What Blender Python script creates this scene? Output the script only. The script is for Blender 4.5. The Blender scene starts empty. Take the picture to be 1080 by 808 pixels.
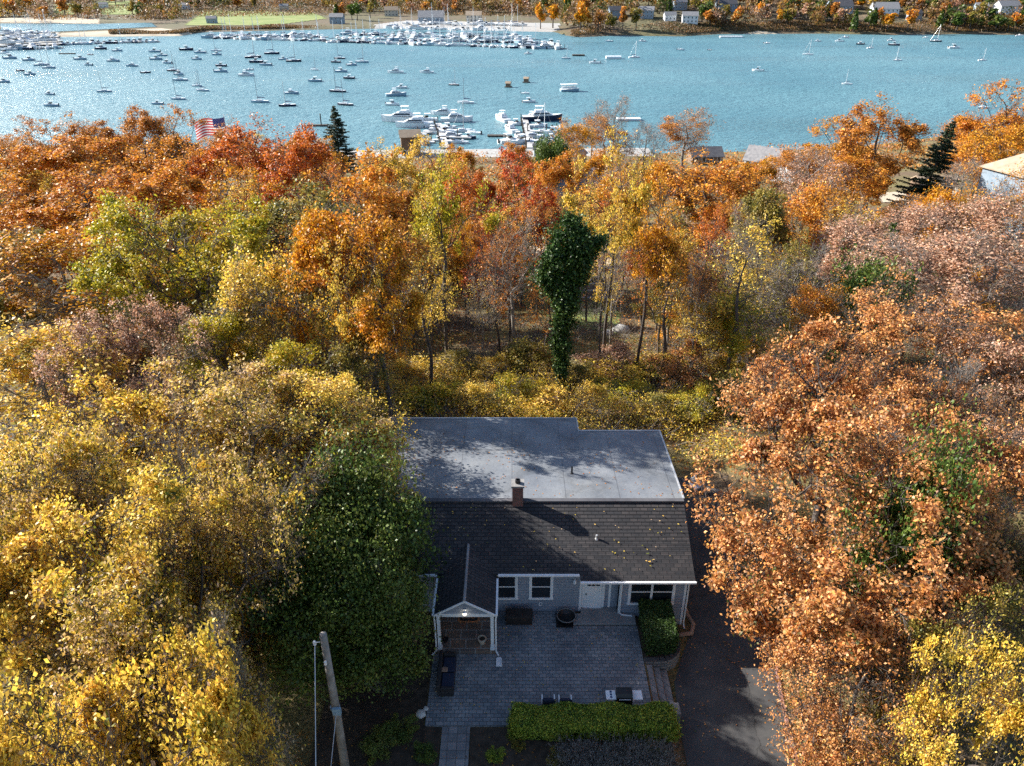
import bpy, bmesh, math, random
import numpy as np
from mathutils import Vector, Matrix

R = math.radians
random.seed(7)
SC = bpy.context.scene
COL = SC.collection

# ---------------------------------------------------------------- camera, world, sun, exposure
PITCH = R(29.0)
CH = 31.0
FPX = 808.0
cam = bpy.data.cameras.new('camera')
cam.sensor_width = 36.0
cam.lens = 36.0 * FPX / 1080.0
cam.clip_start = 0.5
cam.clip_end = 6000
cam_o = bpy.data.objects.new('camera', cam)
COL.objects.link(cam_o)
cam_o.location = (0, 0, CH)
cam_o.rotation_euler = (R(90) - PITCH, 0, 0)
SC.camera = cam_o

SUN_EL = R(29)
SUN_AZ = R(-66)              # measured from +Y towards +X
sun_dir = Vector((math.sin(SUN_AZ) * math.cos(SUN_EL), math.cos(SUN_AZ) * math.cos(SUN_EL), math.sin(SUN_EL)))
world = bpy.data.worlds.new('World')
SC.world = world
world.use_nodes = True
wn = world.node_tree.nodes
wl = world.node_tree.links
for n in list(wn):
    wn.remove(n)
sky = wn.new('ShaderNodeTexSky')
sky.sky_type = 'NISHITA'
sky.sun_disc = False
sky.sun_elevation = SUN_EL
sky.sun_rotation = SUN_AZ
sky.air_density = 1.0
sky.dust_density = 0.7
sky.ozone_density = 2.0
bg = wn.new('ShaderNodeBackground')
bg.inputs['Strength'].default_value = 0.08
wo = wn.new('ShaderNodeOutputWorld')
wl.new(sky.outputs[0], bg.inputs[0])
wl.new(bg.outputs[0], wo.inputs[0])

sl = bpy.data.lights.new('sun', 'SUN')
sl.energy = 5.0
sl.angle = R(0.5)
sl.color = (1.0, 0.95, 0.87)
so = bpy.data.objects.new('sun', sl)
COL.objects.link(so)
so.rotation_euler = sun_dir.to_track_quat('Z', 'Y').to_euler()
so.location = (-60, 60, 90)

SC.view_settings.view_transform = 'Standard'
SC.view_settings.look = 'None'
SC.view_settings.gamma = 1.0
SC.view_settings.exposure = 1.42
SC.render.engine = 'CYCLES'
SC.cycles.max_bounces = 6
SC.cycles.transmission_bounces = 3
SC.cycles.diffuse_bounces = 3
SC.cycles.glossy_bounces = 2
SC.cycles.use_denoising = False
SC.cycles.sample_clamp_indirect = 4.0

# ---------------------------------------------------------------- projection helpers
_c, _s = math.cos(PITCH), math.sin(PITCH)
def ray(u, v):
    a = (u - 540.0) / FPX
    b = -(v - 404.0) / FPX
    return Vector((a, _c + b * _s, -_s + b * _c))
def at_z(u, v, z):
    d = ray(u, v)
    return Vector((0, 0, CH)) + d * ((z - CH) / d.z)
def at_y(u, v, Y):
    d = ray(u, v)
    return Vector((0, 0, CH)) + d * (Y / d.y)
def depth(p):
    return p[1] * _c + (CH - p[2]) * _s
def proj(p):
    d = depth(p)
    up = p[1] * _s + (p[2] - CH) * _c
    return 540 + FPX * p[0] / d, 404 - FPX * up / d
WZ = -25.0                     # water level

# ---------------------------------------------------------------- scene helpers
def link(o, parent=None):
    COL.objects.link(o)
    if parent is not None:
        o.parent = parent
    return o
def tag(o, label=None, cat=None, group=None, kind=None):
    if label: o['label'] = label
    if cat: o['category'] = cat
    if group: o['group'] = group
    if kind: o['kind'] = kind
    return o
def empty(name, loc, label=None, cat=None, group=None, rz=0.0):
    o = bpy.data.objects.new(name, None)
    o.empty_display_size = 0.3
    link(o)
    o.location = loc
    o.rotation_euler = (0, 0, rz)
    return tag(o, label, cat, group)
def np_mesh(name, verts, quads=None, tris=None, attrs=None, smooth=False):
    me = bpy.data.meshes.new(name)
    verts = np.asarray(verts, dtype=np.float32).reshape(-1, 3)
    nq = 0 if quads is None else len(quads)
    nt = 0 if tris is None else len(tris)
    me.vertices.add(len(verts))
    me.vertices.foreach_set('co', verts.ravel())
    loops = []
    if nq: loops.append(np.asarray(quads, dtype=np.int32).ravel())
    if nt: loops.append(np.asarray(tris, dtype=np.int32).ravel())
    loops = np.concatenate(loops)
    me.loops.add(len(loops))
    me.loops.foreach_set('vertex_index', loops)
    me.polygons.add(nq + nt)
    starts = np.concatenate([np.arange(nq) * 4, nq * 4 + np.arange(nt) * 3]).astype(np.int32)
    me.polygons.foreach_set('loop_start', starts)
    if smooth:
        me.polygons.foreach_set('use_smooth', np.ones(nq + nt, dtype=bool))
    me.update(calc_edges=True)
    if attrs:
        for k, a in attrs.items():
            at = me.attributes.new(k, 'FLOAT', 'POINT')
            at.data.foreach_set('value', np.asarray(a, dtype=np.float32))
    return me
def bm_obj(name, bm, mat, parent=None, bevel=0.0, smooth=False, loc=None):
    me = bpy.data.meshes.new(name)
    bm.normal_update()
    bm.to_mesh(me)
    bm.free()
    if isinstance(mat, (list, tuple)):
        for m in mat: me.materials.append(m)
    else:
        me.materials.append(mat)
    if smooth:
        for p in me.polygons: p.use_smooth = True
    o = bpy.data.objects.new(name, me)
    link(o, parent)
    if loc is not None: o.location = loc
    if bevel > 0:
        md = o.modifiers.new('bevel', 'BEVEL')
        md.width = bevel
        md.segments = 1
        md.limit_method = 'ANGLE'
    return o
def box(bm, x0, x1, y0, y1, z0, z1, mi=0):
    vs = [bm.verts.new(p) for p in ((x0, y0, z0), (x1, y0, z0), (x1, y1, z0), (x0, y1, z0), (x0, y0, z1), (x1, y0, z1), (x1, y1, z1), (x0, y1, z1))]
    for f in ((0, 3, 2, 1), (4, 5, 6, 7), (0, 1, 5, 4), (1, 2, 6, 5), (2, 3, 7, 6), (3, 0, 4, 7)):
        fa = bm.faces.new([vs[i] for i in f])
        fa.material_index = mi
    return vs
def prism(bm, pts, z0, z1, mi=0):
    """pts counter-clockwise (x,y)."""
    a = [bm.verts.new((p[0], p[1], z0)) for p in pts]
    b = [bm.verts.new((p[0], p[1], z1)) for p in pts]
    n = len(pts)
    fs = [bm.faces.new(list(reversed(a))), bm.faces.new(b)]
    for i in range(n):
        fs.append(bm.faces.new([a[i], a[(i + 1) % n], b[(i + 1) % n], b[i]]))
    for f in fs: f.material_index = mi
def tube(bm, pts, rs, k=6, mi=0, cap=True):
    pts = [Vector(p) for p in pts]
    if not isinstance(rs, (list, tuple)): rs = [rs] * len(pts)
    rings = []
    for i, p in enumerate(pts):
        t = (pts[min(i + 1, len(pts) - 1)] - pts[max(i - 1, 0)])
        t.normalize()
        a = t.orthogonal().normalized() if abs(t.z) > 0.95 else t.cross(Vector((0, 0, 1))).normalized()
        b = t.cross(a)
        rings.append([bm.verts.new(p + (a * math.cos(q) + b * math.sin(q)) * rs[i]) for q in [2 * math.pi * j / k for j in range(k)]])
    for i in range(len(rings) - 1):
        for j in range(k):
            f = bm.faces.new([rings[i][j], rings[i][(j + 1) % k], rings[i + 1][(j + 1) % k], rings[i + 1][j]])
            f.material_index = mi
    if cap:
        f = bm.faces.new(list(reversed(rings[0]))); f.material_index = mi
        f = bm.faces.new(rings[-1]); f.material_index = mi
def lathe(bm, prof, k=20, c=(0, 0, 0), mi=0):
    rings = []
    for r, z in prof:
        rings.append([bm.verts.new((c[0] + r * math.cos(2 * math.pi * j / k), c[1] + r * math.sin(2 * math.pi * j / k), c[2] + z)) for j in range(k)])
    for i in range(len(rings) - 1):
        for j in range(k):
            f = bm.faces.new([rings[i][j], rings[i][(j + 1) % k], rings[i + 1][(j + 1) % k], rings[i + 1][j]])
            f.material_index = mi
    bm.faces.new(list(reversed(rings[0]))).material_index = mi
    bm.faces.new(rings[-1]).material_index = mi
def copy_tree(o, parent=None):
    c = o.copy()
    COL.objects.link(c)
    c.parent = parent
    for ch in o.children:
        copy_tree(ch, c)
    return c
ORD = ['first', 'second', 'third', 'fourth', 'fifth', 'sixth', 'seventh', 'eighth', 'ninth', 'tenth', 'eleventh', 'twelfth', 'thirteenth', 'fourteenth', 'fifteenth', 'sixteenth', 'seventeenth', 'eighteenth', 'nineteenth', 'twentieth']
def ordn(i):
    if i < 20: return ORD[i]
    s = str(i + 1)
    return s + ('th' if s[-2] == '1' else {'1': 'st', '2': 'nd', '3': 'rd'}.get(s[-1], 'th'))

# ---------------------------------------------------------------- materials
def new_mat(name):
    m = bpy.data.materials.new(name)
    m.use_nodes = True
    nt = m.node_tree
    for n in list(nt.nodes): nt.nodes.remove(n)
    out = nt.nodes.new('ShaderNodeOutputMaterial')
    return m, nt, out
def ramp(nt, stops, interp='LINEAR'):
    r = nt.nodes.new('ShaderNodeValToRGB')
    cr = r.color_ramp
    cr.interpolation = interp
    while len(cr.elements) < len(stops): cr.elements.new(0.5)
    for e, (p, c) in zip(cr.elements, stops):
        e.position = p
        e.color = (c[0], c[1], c[2], 1)
    return r
def noise(nt, scale, detail=4, rough=0.55, coord='Object', vec=None):
    n = nt.nodes.new('ShaderNodeTexNoise')
    n.inputs['Scale'].default_value = scale
    n.inputs['Detail'].default_value = detail
    n.inputs['Roughness'].default_value = rough
    if vec is None:
        tc = nt.nodes.new('ShaderNodeTexCoord')
        vec = tc.outputs[coord]
    nt.links.new(vec, n.inputs['Vector'])
    return n
def surf(name, c1, c2, scale=3.0, rough=0.8, metal=0.0, bump=0.15, bscale=None, c3=None, spec=0.4, detail=5):
    m, nt, out = new_mat(name)
    p = nt.nodes.new('ShaderNodeBsdfPrincipled')
    n = noise(nt, scale, detail)
    st = [(0.3, c1), (0.7, c2)] if c3 is None else [(0.28, c1), (0.5, c2), (0.72, c3)]
    r = ramp(nt, st)
    nt.links.new(n.outputs['Fac'], r.inputs[0])
    nt.links.new(r.outputs[0], p.inputs['Base Color'])
    p.inputs['Roughness'].default_value = rough
    p.inputs['Metallic'].default_value = metal
    p.inputs['Specular IOR Level'].default_value = spec
    if bump:
        n2 = noise(nt, bscale or scale * 6, 3)
        b = nt.nodes.new('ShaderNodeBump')
        b.inputs['Strength'].default_value = bump
        b.inputs['Distance'].default_value = 0.03
        nt.links.new(n2.outputs['Fac'], b.inputs['Height'])
        nt.links.new(b.outputs[0], p.inputs['Normal'])
    nt.links.new(p.outputs[0], out.inputs[0])
    return m
def leaf_mat(name, cols, transl=0.34, rough=0.5, nscale=0.35):
    m, nt, out = new_mat(name)
    at = nt.nodes.new('ShaderNodeAttribute')
    at.attribute_name = 'rnd'
    oi = nt.nodes.new('ShaderNodeObjectInfo')
    tc = nt.nodes.new('ShaderNodeTexCoord')
    va = nt.nodes.new('ShaderNodeVectorMath'); va.operation = 'ADD'
    cb = nt.nodes.new('ShaderNodeCombineXYZ')
    mm = nt.nodes.new('ShaderNodeMath'); mm.operation = 'MULTIPLY'; mm.inputs[1].default_value = 60
    nt.links.new(oi.outputs['Random'], mm.inputs[0])
    nt.links.new(mm.outputs[0], cb.inputs[0])
    nt.links.new(tc.outputs['Object'], va.inputs[0])
    nt.links.new(cb.outputs[0], va.inputs[1])
    n = noise(nt, nscale, 2, vec=va.outputs[0])
    mr = nt.nodes.new('ShaderNodeMapRange')
    mr.inputs[1].default_value = 0.3; mr.inputs[2].default_value = 0.7
    nt.links.new(n.outputs['Fac'], mr.inputs[0])
    mx = nt.nodes.new('ShaderNodeMix'); mx.data_type = 'FLOAT'
    mx.inputs[0].default_value = 0.68
    nt.links.new(mr.outputs[0], mx.inputs[2])
    nt.links.new(at.outputs['Fac'], mx.inputs[3])
    k = len(cols)
    r = ramp(nt, [(0.18 + 0.64 * i / (k - 1), c) for i, c in enumerate(cols)])
    nt.links.new(mx.outputs[0], r.inputs[0])
    # small leaf-to-leaf brightness variation
    at2 = nt.nodes.new('ShaderNodeAttribute'); at2.attribute_name = 'rnd2'
    mr2 = nt.nodes.new('ShaderNodeMapRange')
    mr2.inputs[3].default_value = 0.42; mr2.inputs[4].default_value = 1.38
    nt.links.new(at2.outputs['Fac'], mr2.inputs[0])
    hs = nt.nodes.new('ShaderNodeHueSaturation')
    nt.links.new(mr2.outputs[0], hs.inputs['Value'])
    nt.links.new(r.outputs[0], hs.inputs['Color'])
    p = nt.nodes.new('ShaderNodeBsdfPrincipled')
    p.inputs['Roughness'].default_value = rough
    p.inputs['Specular IOR Level'].default_value = 0.35
    nt.links.new(hs.outputs[0], p.inputs['Base Color'])
    t = nt.nodes.new('ShaderNodeBsdfTranslucent')
    nt.links.new(hs.outputs[0], t.inputs['Color'])
    ms = nt.nodes.new('ShaderNodeMixShader')
    ms.inputs[0].default_value = transl
    nt.links.new(p.outputs[0], ms.inputs[1])
    nt.links.new(t.outputs[0], ms.inputs[2])
    nt.links.new(ms.outputs[0], out.inputs[0])
    return m

PAL = {
 'yellow': leaf_mat('leaf_yellow', [(0.12, 0.14, 0.02), (0.58, 0.44, 0.05), (0.88, 0.62, 0.07), (0.90, 0.62, 0.12), (0.86, 0.50, 0.07), (0.28, 0.19, 0.13)]),
 'fade': leaf_mat('leaf_faded_yellow', [(0.10, 0.13, 0.02), (0.50, 0.38, 0.06), (0.88, 0.62, 0.08), (0.58, 0.42, 0.30), (0.84, 0.52, 0.08), (0.24, 0.18, 0.15)]),
 'gold': leaf_mat('leaf_gold', [(0.36, 0.20, 0.02), (0.68, 0.36, 0.02), (0.72, 0.30, 0.02), (0.50, 0.17, 0.02)]),
 'yellowgreen': leaf_mat('leaf_yellow_green', [(0.14, 0.19, 0.02), (0.46, 0.42, 0.03), (0.60, 0.46, 0.03), (0.66, 0.38, 0.04)]),
 'orange': leaf_mat('leaf_orange', [(0.30, 0.14, 0.03), (0.66, 0.28, 0.03), (0.78, 0.38, 0.04), (0.72, 0.26, 0.03), (0.40, 0.11, 0.03)]),
 'brownorange': leaf_mat('leaf_brown_orange', [(0.26, 0.11, 0.03), (0.54, 0.21, 0.03), (0.70, 0.33, 0.05), (0.42, 0.13, 0.04)]),
 'redorange': leaf_mat('leaf_red_orange', [(0.34, 0.07, 0.02), (0.60, 0.14, 0.02), (0.72, 0.26, 0.03), (0.36, 0.08, 0.03)]),
 'red': leaf_mat('leaf_red', [(0.28, 0.03, 0.015), (0.58, 0.07, 0.015), (0.66, 0.16, 0.02), (0.40, 0.04, 0.03)]),
 'copper': leaf_mat('leaf_copper', [(0.10, 0.12, 0.03), (0.32, 0.12, 0.05), (0.66, 0.26, 0.07), (0.76, 0.40, 0.17), (0.74, 0.32, 0.06), (0.54, 0.27, 0.12), (0.24, 0.18, 0.06)]),
 'pink': leaf_mat('leaf_pink_grey', [(0.26, 0.20, 0.12), (0.56, 0.33, 0.22), (0.66, 0.42, 0.29), (0.50, 0.22, 0.10), (0.20, 0.17, 0.08)]),
 'olive': leaf_mat('leaf_olive', [(0.08, 0.10, 0.02), (0.22, 0.20, 0.04), (0.42, 0.31, 0.05), (0.28, 0.16, 0.05)]),
 'green': leaf_mat('leaf_green', [(0.03, 0.07, 0.012), (0.07, 0.13, 0.02), (0.15, 0.20, 0.03), (0.05, 0.10, 0.02)], transl=0.25),
 'darkgreen': leaf_mat('leaf_dark_green', [(0.035, 0.07, 0.014), (0.075, 0.13, 0.022), (0.14, 0.18, 0.03), (0.20, 0.20, 0.035)], transl=0.2),
 'ivy': leaf_mat('leaf_ivy', [(0.015, 0.045, 0.008), (0.035, 0.09, 0.012), (0.09, 0.15, 0.025), (0.035, 0.07, 0.012)], transl=0.15),
 'spruce': leaf_mat('needle_spruce', [(0.015, 0.035, 0.016), (0.03, 0.055, 0.025), (0.05, 0.075, 0.03), (0.03, 0.05, 0.02)], transl=0.1),
 'lavender': leaf_mat('leaf_grey_stem', [(0.12, 0.12, 0.11), (0.22, 0.21, 0.21), (0.30, 0.28, 0.27), (0.16, 0.17, 0.12)], transl=0.1),
}
M = {
 'bark': surf('bark', (0.045, 0.035, 0.03), (0.13, 0.11, 0.095), 4, 0.9, bump=0.5, bscale=14),
 'bark_pale': surf('bark_pale', (0.14, 0.12, 0.10), (0.30, 0.27, 0.24), 4, 0.9, bump=0.4, bscale=14),
 'white': surf('white_paint', (0.68, 0.70, 0.72), (0.80, 0.81, 0.82), 2, 0.5, bump=0.03),
 'gel_white': surf('gelcoat_white', (0.66, 0.67, 0.68), (0.8, 0.8, 0.8), 1, 0.3, bump=0),
 'gel_navy': surf('gelcoat_navy', (0.01, 0.015, 0.04), (0.02, 0.03, 0.07), 1, 0.3, bump=0),
 'gel_blue': surf('gelcoat_pale_blue', (0.22, 0.34, 0.44), (0.3, 0.42, 0.5), 1, 0.3, bump=0),
 'spar': surf('spar_grey', (0.22, 0.23, 0.25), (0.32, 0.33, 0.35), 1, 0.5, bump=0),
 'deck_tan': surf('deck_tan', (0.40, 0.33, 0.24), (0.55, 0.47, 0.36), 2, 0.7, bump=0),
 'canvas': surf('canvas_blue', (0.03, 0.06, 0.14), (0.05, 0.10, 0.2), 3, 0.9, bump=0),
 'glass': surf('dark_glass', (0.012, 0.015, 0.02), (0.02, 0.025, 0.03), 1, 0.08, bump=0, spec=0.8),
 'alu': surf('aluminium', (0.5, 0.5, 0.5), (0.65, 0.65, 0.65), 2, 0.35, metal=0.5, bump=0),
 'black': surf('black_metal', (0.008, 0.008, 0.009), (0.02, 0.02, 0.022), 4, 0.45, bump=0),
 'brown_plastic': surf('dark_brown_resin', (0.018, 0.013, 0.011), (0.035, 0.026, 0.022), 4, 0.6, bump=0.1),
 'wicker': surf('black_wicker', (0.012, 0.011, 0.012), (0.03, 0.028, 0.03), 30, 0.7, bump=0.5, bscale=50),
 'navy_fabric': surf('navy_fabric', (0.012, 0.018, 0.04), (0.025, 0.035, 0.07), 8, 0.9, bump=0.1),
 'wood_pole': surf('weathered_pole', (0.16, 0.14, 0.12), (0.34, 0.31, 0.28), 2.5, 0.9, bump=0.3, bscale=20),
 'dock_wood': surf('dock_wood', (0.34, 0.33, 0.32), (0.50, 0.48, 0.46), 1.5, 0.9, bump=0),
 'pile': surf('pile_wood', (0.05, 0.04, 0.035), (0.10, 0.085, 0.07), 2, 0.9, bump=0),
 'concrete': surf('concrete', (0.28, 0.27, 0.25), (0.42, 0.41, 0.39), 0.6, 0.85, bump=0.1),
 'slab': surf('stoop_slab', (0.17, 0.17, 0.17), (0.27, 0.27, 0.27), 1.2, 0.8, bump=0.1),
 'stone': surf('wall_stone', (0.16, 0.155, 0.15), (0.32, 0.31, 0.30), 2.2, 0.85, bump=0.4, bscale=9),
 'terracotta': surf('beige_pot', (0.42, 0.34, 0.26), (0.52, 0.43, 0.33), 6, 0.8, bump=0.05),
 'soil': surf('soil', (0.025, 0.018, 0.012), (0.07, 0.05, 0.035), 3, 0.95, bump=0.5, bscale=12),
 'roof_grey': surf('roof_grey_shingle', (0.17, 0.17, 0.18), (0.30, 0.29, 0.29), 1.2, 0.9, bump=0.2),
 'roof_tan': surf('roof_tan_shingle', (0.30, 0.22, 0.15), (0.42, 0.33, 0.24), 0.8, 0.9, bump=0.2),
 'roof_dark': surf('roof_dark_shingle', (0.05, 0.05, 0.06), (0.11, 0.11, 0.12), 0.8, 0.9, bump=0.2),
 'wall_white': surf('siding_white', (0.60, 0.61, 0.62), (0.76, 0.76, 0.75), 0.5, 0.7, bump=0),
 'wall_cream': surf('siding_cream', (0.48, 0.42, 0.33), (0.60, 0.54, 0.44), 0.5, 0.7, bump=0),
 'wall_bluegrey': surf('siding_blue_grey', (0.20, 0.26, 0.32), (0.28, 0.34, 0.40), 0.5, 0.7, bump=0),
 'wall_brown': surf('siding_brown', (0.14, 0.09, 0.06), (0.22, 0.15, 0.10), 0.5, 0.8, bump=0),
 'red_paint': surf('red_paint', (0.40, 0.03, 0.03), (0.5, 0.05, 0.04), 3, 0.6, bump=0),
 'orange_paint': surf('coir_orange', (0.40, 0.15, 0.06), (0.55, 0.24, 0.10), 20, 0.95, bump=0.2),
 'kerb': surf('kerb_brick_red', (0.20, 0.09, 0.07), (0.36, 0.19, 0.15), 3, 0.9, bump=0.3),
 'edging': surf('edging_tan', (0.22, 0.13, 0.09), (0.40, 0.26, 0.18), 3, 0.9, bump=0.3),
 'rock': surf('pale_rock', (0.35, 0.34, 0.31), (0.6, 0.58, 0.54), 3, 0.9, bump=0.4),
 'steel': surf('brushed_steel', (0.5, 0.51, 0.53), (0.64, 0.65, 0.68), 5, 0.35, metal=0.3, bump=0),
}
def lamp_glass():
    m, nt, out = new_mat('lamp_glass')
    e = nt.nodes.new('ShaderNodeEmission')
    n = noise(nt, 5)
    r = ramp(nt, [(0.3, (1.0, 0.85, 0.6)), (0.7, (1.0, 0.92, 0.75))])
    nt.links.new(n.outputs['Fac'], r.inputs[0])
    nt.links.new(r.outputs[0], e.inputs['Color'])
    e.inputs['Strength'].default_value = 1.6
    nt.links.new(e.outputs[0], out.inputs[0])
    return m
M['lamp'] = lamp_glass()

def brick_mat(name, c1, c2, mortar, scale, bw, bh, ms, rough=0.85, bump=0.4, mapping='xy', tint=None, offset=0.5, tscale=0.8, msm=0.1):
    m, nt, out = new_mat(name)
    p = nt.nodes.new('ShaderNodeBsdfPrincipled')
    tc = nt.nodes.new('ShaderNodeTexCoord')
    sep = nt.nodes.new('ShaderNodeSeparateXYZ')
    nt.links.new(tc.outputs['Object'], sep.inputs[0])
    cb = nt.nodes.new('ShaderNodeCombineXYZ')
    ax = {'x': 0, 'y': 1, 'z': 2}
    if mapping[0] == 'h':      # horizontal = x + y for vertical walls round a block
        ad = nt.nodes.new('ShaderNodeMath'); ad.operation = 'ADD'
        nt.links.new(sep.outputs[0], ad.inputs[0]); nt.links.new(sep.outputs[1], ad.inputs[1])
        nt.links.new(ad.outputs[0], cb.inputs[0])
    else:
        nt.links.new(sep.outputs[ax[mapping[0]]], cb.inputs[0])
    nt.links.new(sep.outputs[ax[mapping[1]]], cb.inputs[1])
    b = nt.nodes.new('ShaderNodeTexBrick')
    b.offset = offset
    b.inputs['Scale'].default_value = scale
    b.inputs['Brick Width'].default_value = bw
    b.inputs['Row Height'].default_value = bh
    b.inputs['Mortar Size'].default_value = ms
    b.inputs['Mortar Smooth'].default_value = msm
    b.inputs['Color1'].default_value = (*c1, 1)
    b.inputs['Color2'].default_value = (*c2, 1)
    b.inputs['Mortar'].default_value = (*mortar, 1)
    nt.links.new(cb.outputs[0], b.inputs['Vector'])
    n = noise(nt, tscale, 5, 0.6)
    r = ramp(nt, [(0.3, (0.62, 0.62, 0.64)), (0.7, (1.15, 1.12, 1.08))] if tint is None else tint)
    nt.links.new(n.outputs['Fac'], r.inputs[0])
    mx = nt.nodes.new('ShaderNodeMix'); mx.data_type = 'RGBA'; mx.blend_type = 'MULTIPLY'
    mx.inputs[0].default_value = 1.0
    nt.links.new(b.outputs['Color'], mx.inputs[6])
    nt.links.new(r.outputs[0], mx.inputs[7])
    nt.links.new(mx.outputs[2], p.inputs['Base Color'])
    p.inputs['Roughness'].default_value = rough
    bp = nt.nodes.new('ShaderNodeBump')
    bp.inputs['Strength'].default_value = bump
    bp.inputs['Distance'].default_value = 0.02
    bp.invert = True
    nt.links.new(b.outputs['Fac'], bp.inputs['Height'])
    nt.links.new(bp.outputs[0], p.inputs['Normal'])
    nt.links.new(p.outputs[0], out.inputs[0])
    return m
M['shingle'] = brick_mat('asphalt_shingle', (0.026, 0.027, 0.032), (0.058, 0.052, 0.053), (0.009, 0.009, 0.012), 1.0, 0.42, 0.20, 0.022, bump=0.9, rough=0.85, tscale=0.5)
M['paver'] = brick_mat('patio_paver', (0.15, 0.175, 0.20), (0.26, 0.275, 0.29), (0.06, 0.065, 0.07), 1.0, 0.34, 0.21, 0.013, tscale=0.5)
M['paver_walk'] = brick_mat('walk_paver', (0.16, 0.17, 0.18), (0.25, 0.25, 0.26), (0.08, 0.08, 0.085), 1.0, 0.42, 0.42, 0.014, offset=0.0, tscale=0.9)
M['flag'] = brick_mat('porch_flagstone', (0.21, 0.14, 0.10), (0.15, 0.13, 0.12), (0.32, 0.30, 0.28), 1.0, 0.8, 0.62, 0.03, bump=0.2, offset=0.35)
M['brick'] = brick_mat('red_brick', (0.26, 0.07, 0.05), (0.16, 0.045, 0.035), (0.22, 0.2, 0.18), 1.0, 0.22, 0.075, 0.012, mapping='hz', tscale=3)
M['siding'] = brick_mat('siding_grey', (0.26, 0.295, 0.36), (0.28, 0.315, 0.375), (0.15, 0.17, 0.21), 1.0, 9.0, 0.115, 0.010, mapping='hz', bump=0.8, tscale=0.4, msm=0.4,
                        tint=[(0.3, (0.9, 0.9, 0.9)), (0.7, (1.05, 1.05, 1.05))])
M['timber_wall'] = brick_mat('retaining_block', (0.20, 0.19, 0.185), (0.28, 0.27, 0.26), (0.06, 0.06, 0.06), 1.0, 0.4, 0.18, 0.015, mapping='hz', tscale=2)

def membrane():
    m, nt, out = new_mat('flat_roof_membrane')
    p = nt.nodes.new('ShaderNodeBsdfPrincipled')
    n = noise(nt, 0.45, 6, 0.62)
    r = ramp(nt, [(0.3, (0.12, 0.135, 0.16)), (0.55, (0.19, 0.205, 0.225)), (0.72, (0.26, 0.27, 0.28))])
    nt.links.new(n.outputs['Fac'], r.inputs[0])
    tc = nt.nodes.new('ShaderNodeTexCoord')
    sep = nt.nodes.new('ShaderNodeSeparateXYZ'); nt.links.new(tc.outputs['Object'], sep.inputs[0])
    cb = nt.nodes.new('ShaderNodeCombineXYZ')
    nt.links.new(sep.outputs[1], cb.inputs[0]); nt.links.new(sep.outputs[0], cb.inputs[1])
    b = nt.nodes.new('ShaderNodeTexBrick')
    b.inputs['Scale'].default_value = 1; b.inputs['Brick Width'].default_value = 40; b.inputs['Row Height'].default_value = 3.05
    b.inputs['Mortar Size'].default_value = 0.03; b.inputs['Mortar Smooth'].default_value = 0.3
    b.inputs['Color1'].default_value = (1, 1, 1, 1); b.inputs['Color2'].default_value = (0.93, 0.93, 0.94, 1); b.inputs['Mortar'].default_value = (0.62, 0.62, 0.64, 1)
    nt.links.new(cb.outputs[0], b.inputs['Vector'])
    mx = nt.nodes.new('ShaderNodeMix'); mx.data_type = 'RGBA'; mx.blend_type = 'MULTIPLY'; mx.inputs[0].default_value = 1
    nt.links.new(r.outputs[0], mx.inputs[6]); nt.links.new(b.outputs['Color'], mx.inputs[7])
    n5 = noise(nt, 0.22, 3, 0.5)
    r5 = ramp(nt, [(0.40, (1, 1, 1)), (0.455, (0.74, 0.73, 0.71)), (0.47, (0.90, 0.89, 0.87)), (0.60, (1, 1, 1))])
    nt.links.new(n5.outputs['Fac'], r5.inputs[0])
    n6 = noise(nt, 9.0, 4, 0.7)
    r6 = ramp(nt, [(0.30, (0.80, 0.79, 0.78)), (0.55, (1.03, 1.03, 1.03))])
    nt.links.new(n6.outputs['Fac'], r6.inputs[0])
    m5 = nt.nodes.new('ShaderNodeMix'); m5.data_type = 'RGBA'; m5.blend_type = 'MULTIPLY'; m5.inputs[0].default_value = 1
    m6 = nt.nodes.new('ShaderNodeMix'); m6.data_type = 'RGBA'; m6.blend_type = 'MULTIPLY'; m6.inputs[0].default_value = 1
    nt.links.new(mx.outputs[2], m5.inputs[6]); nt.links.new(r5.outputs[0], m5.inputs[7])
    nt.links.new(m5.outputs[2], m6.inputs[6]); nt.links.new(r6.outputs[0], m6.inputs[7])
    nt.links.new(m6.outputs[2], p.inputs['Base Color'])
    p.inputs['Roughness'].default_value = 0.6
    nt.links.new(p.outputs[0], out.inputs[0])
    return m
M['membrane'] = membrane()

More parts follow.
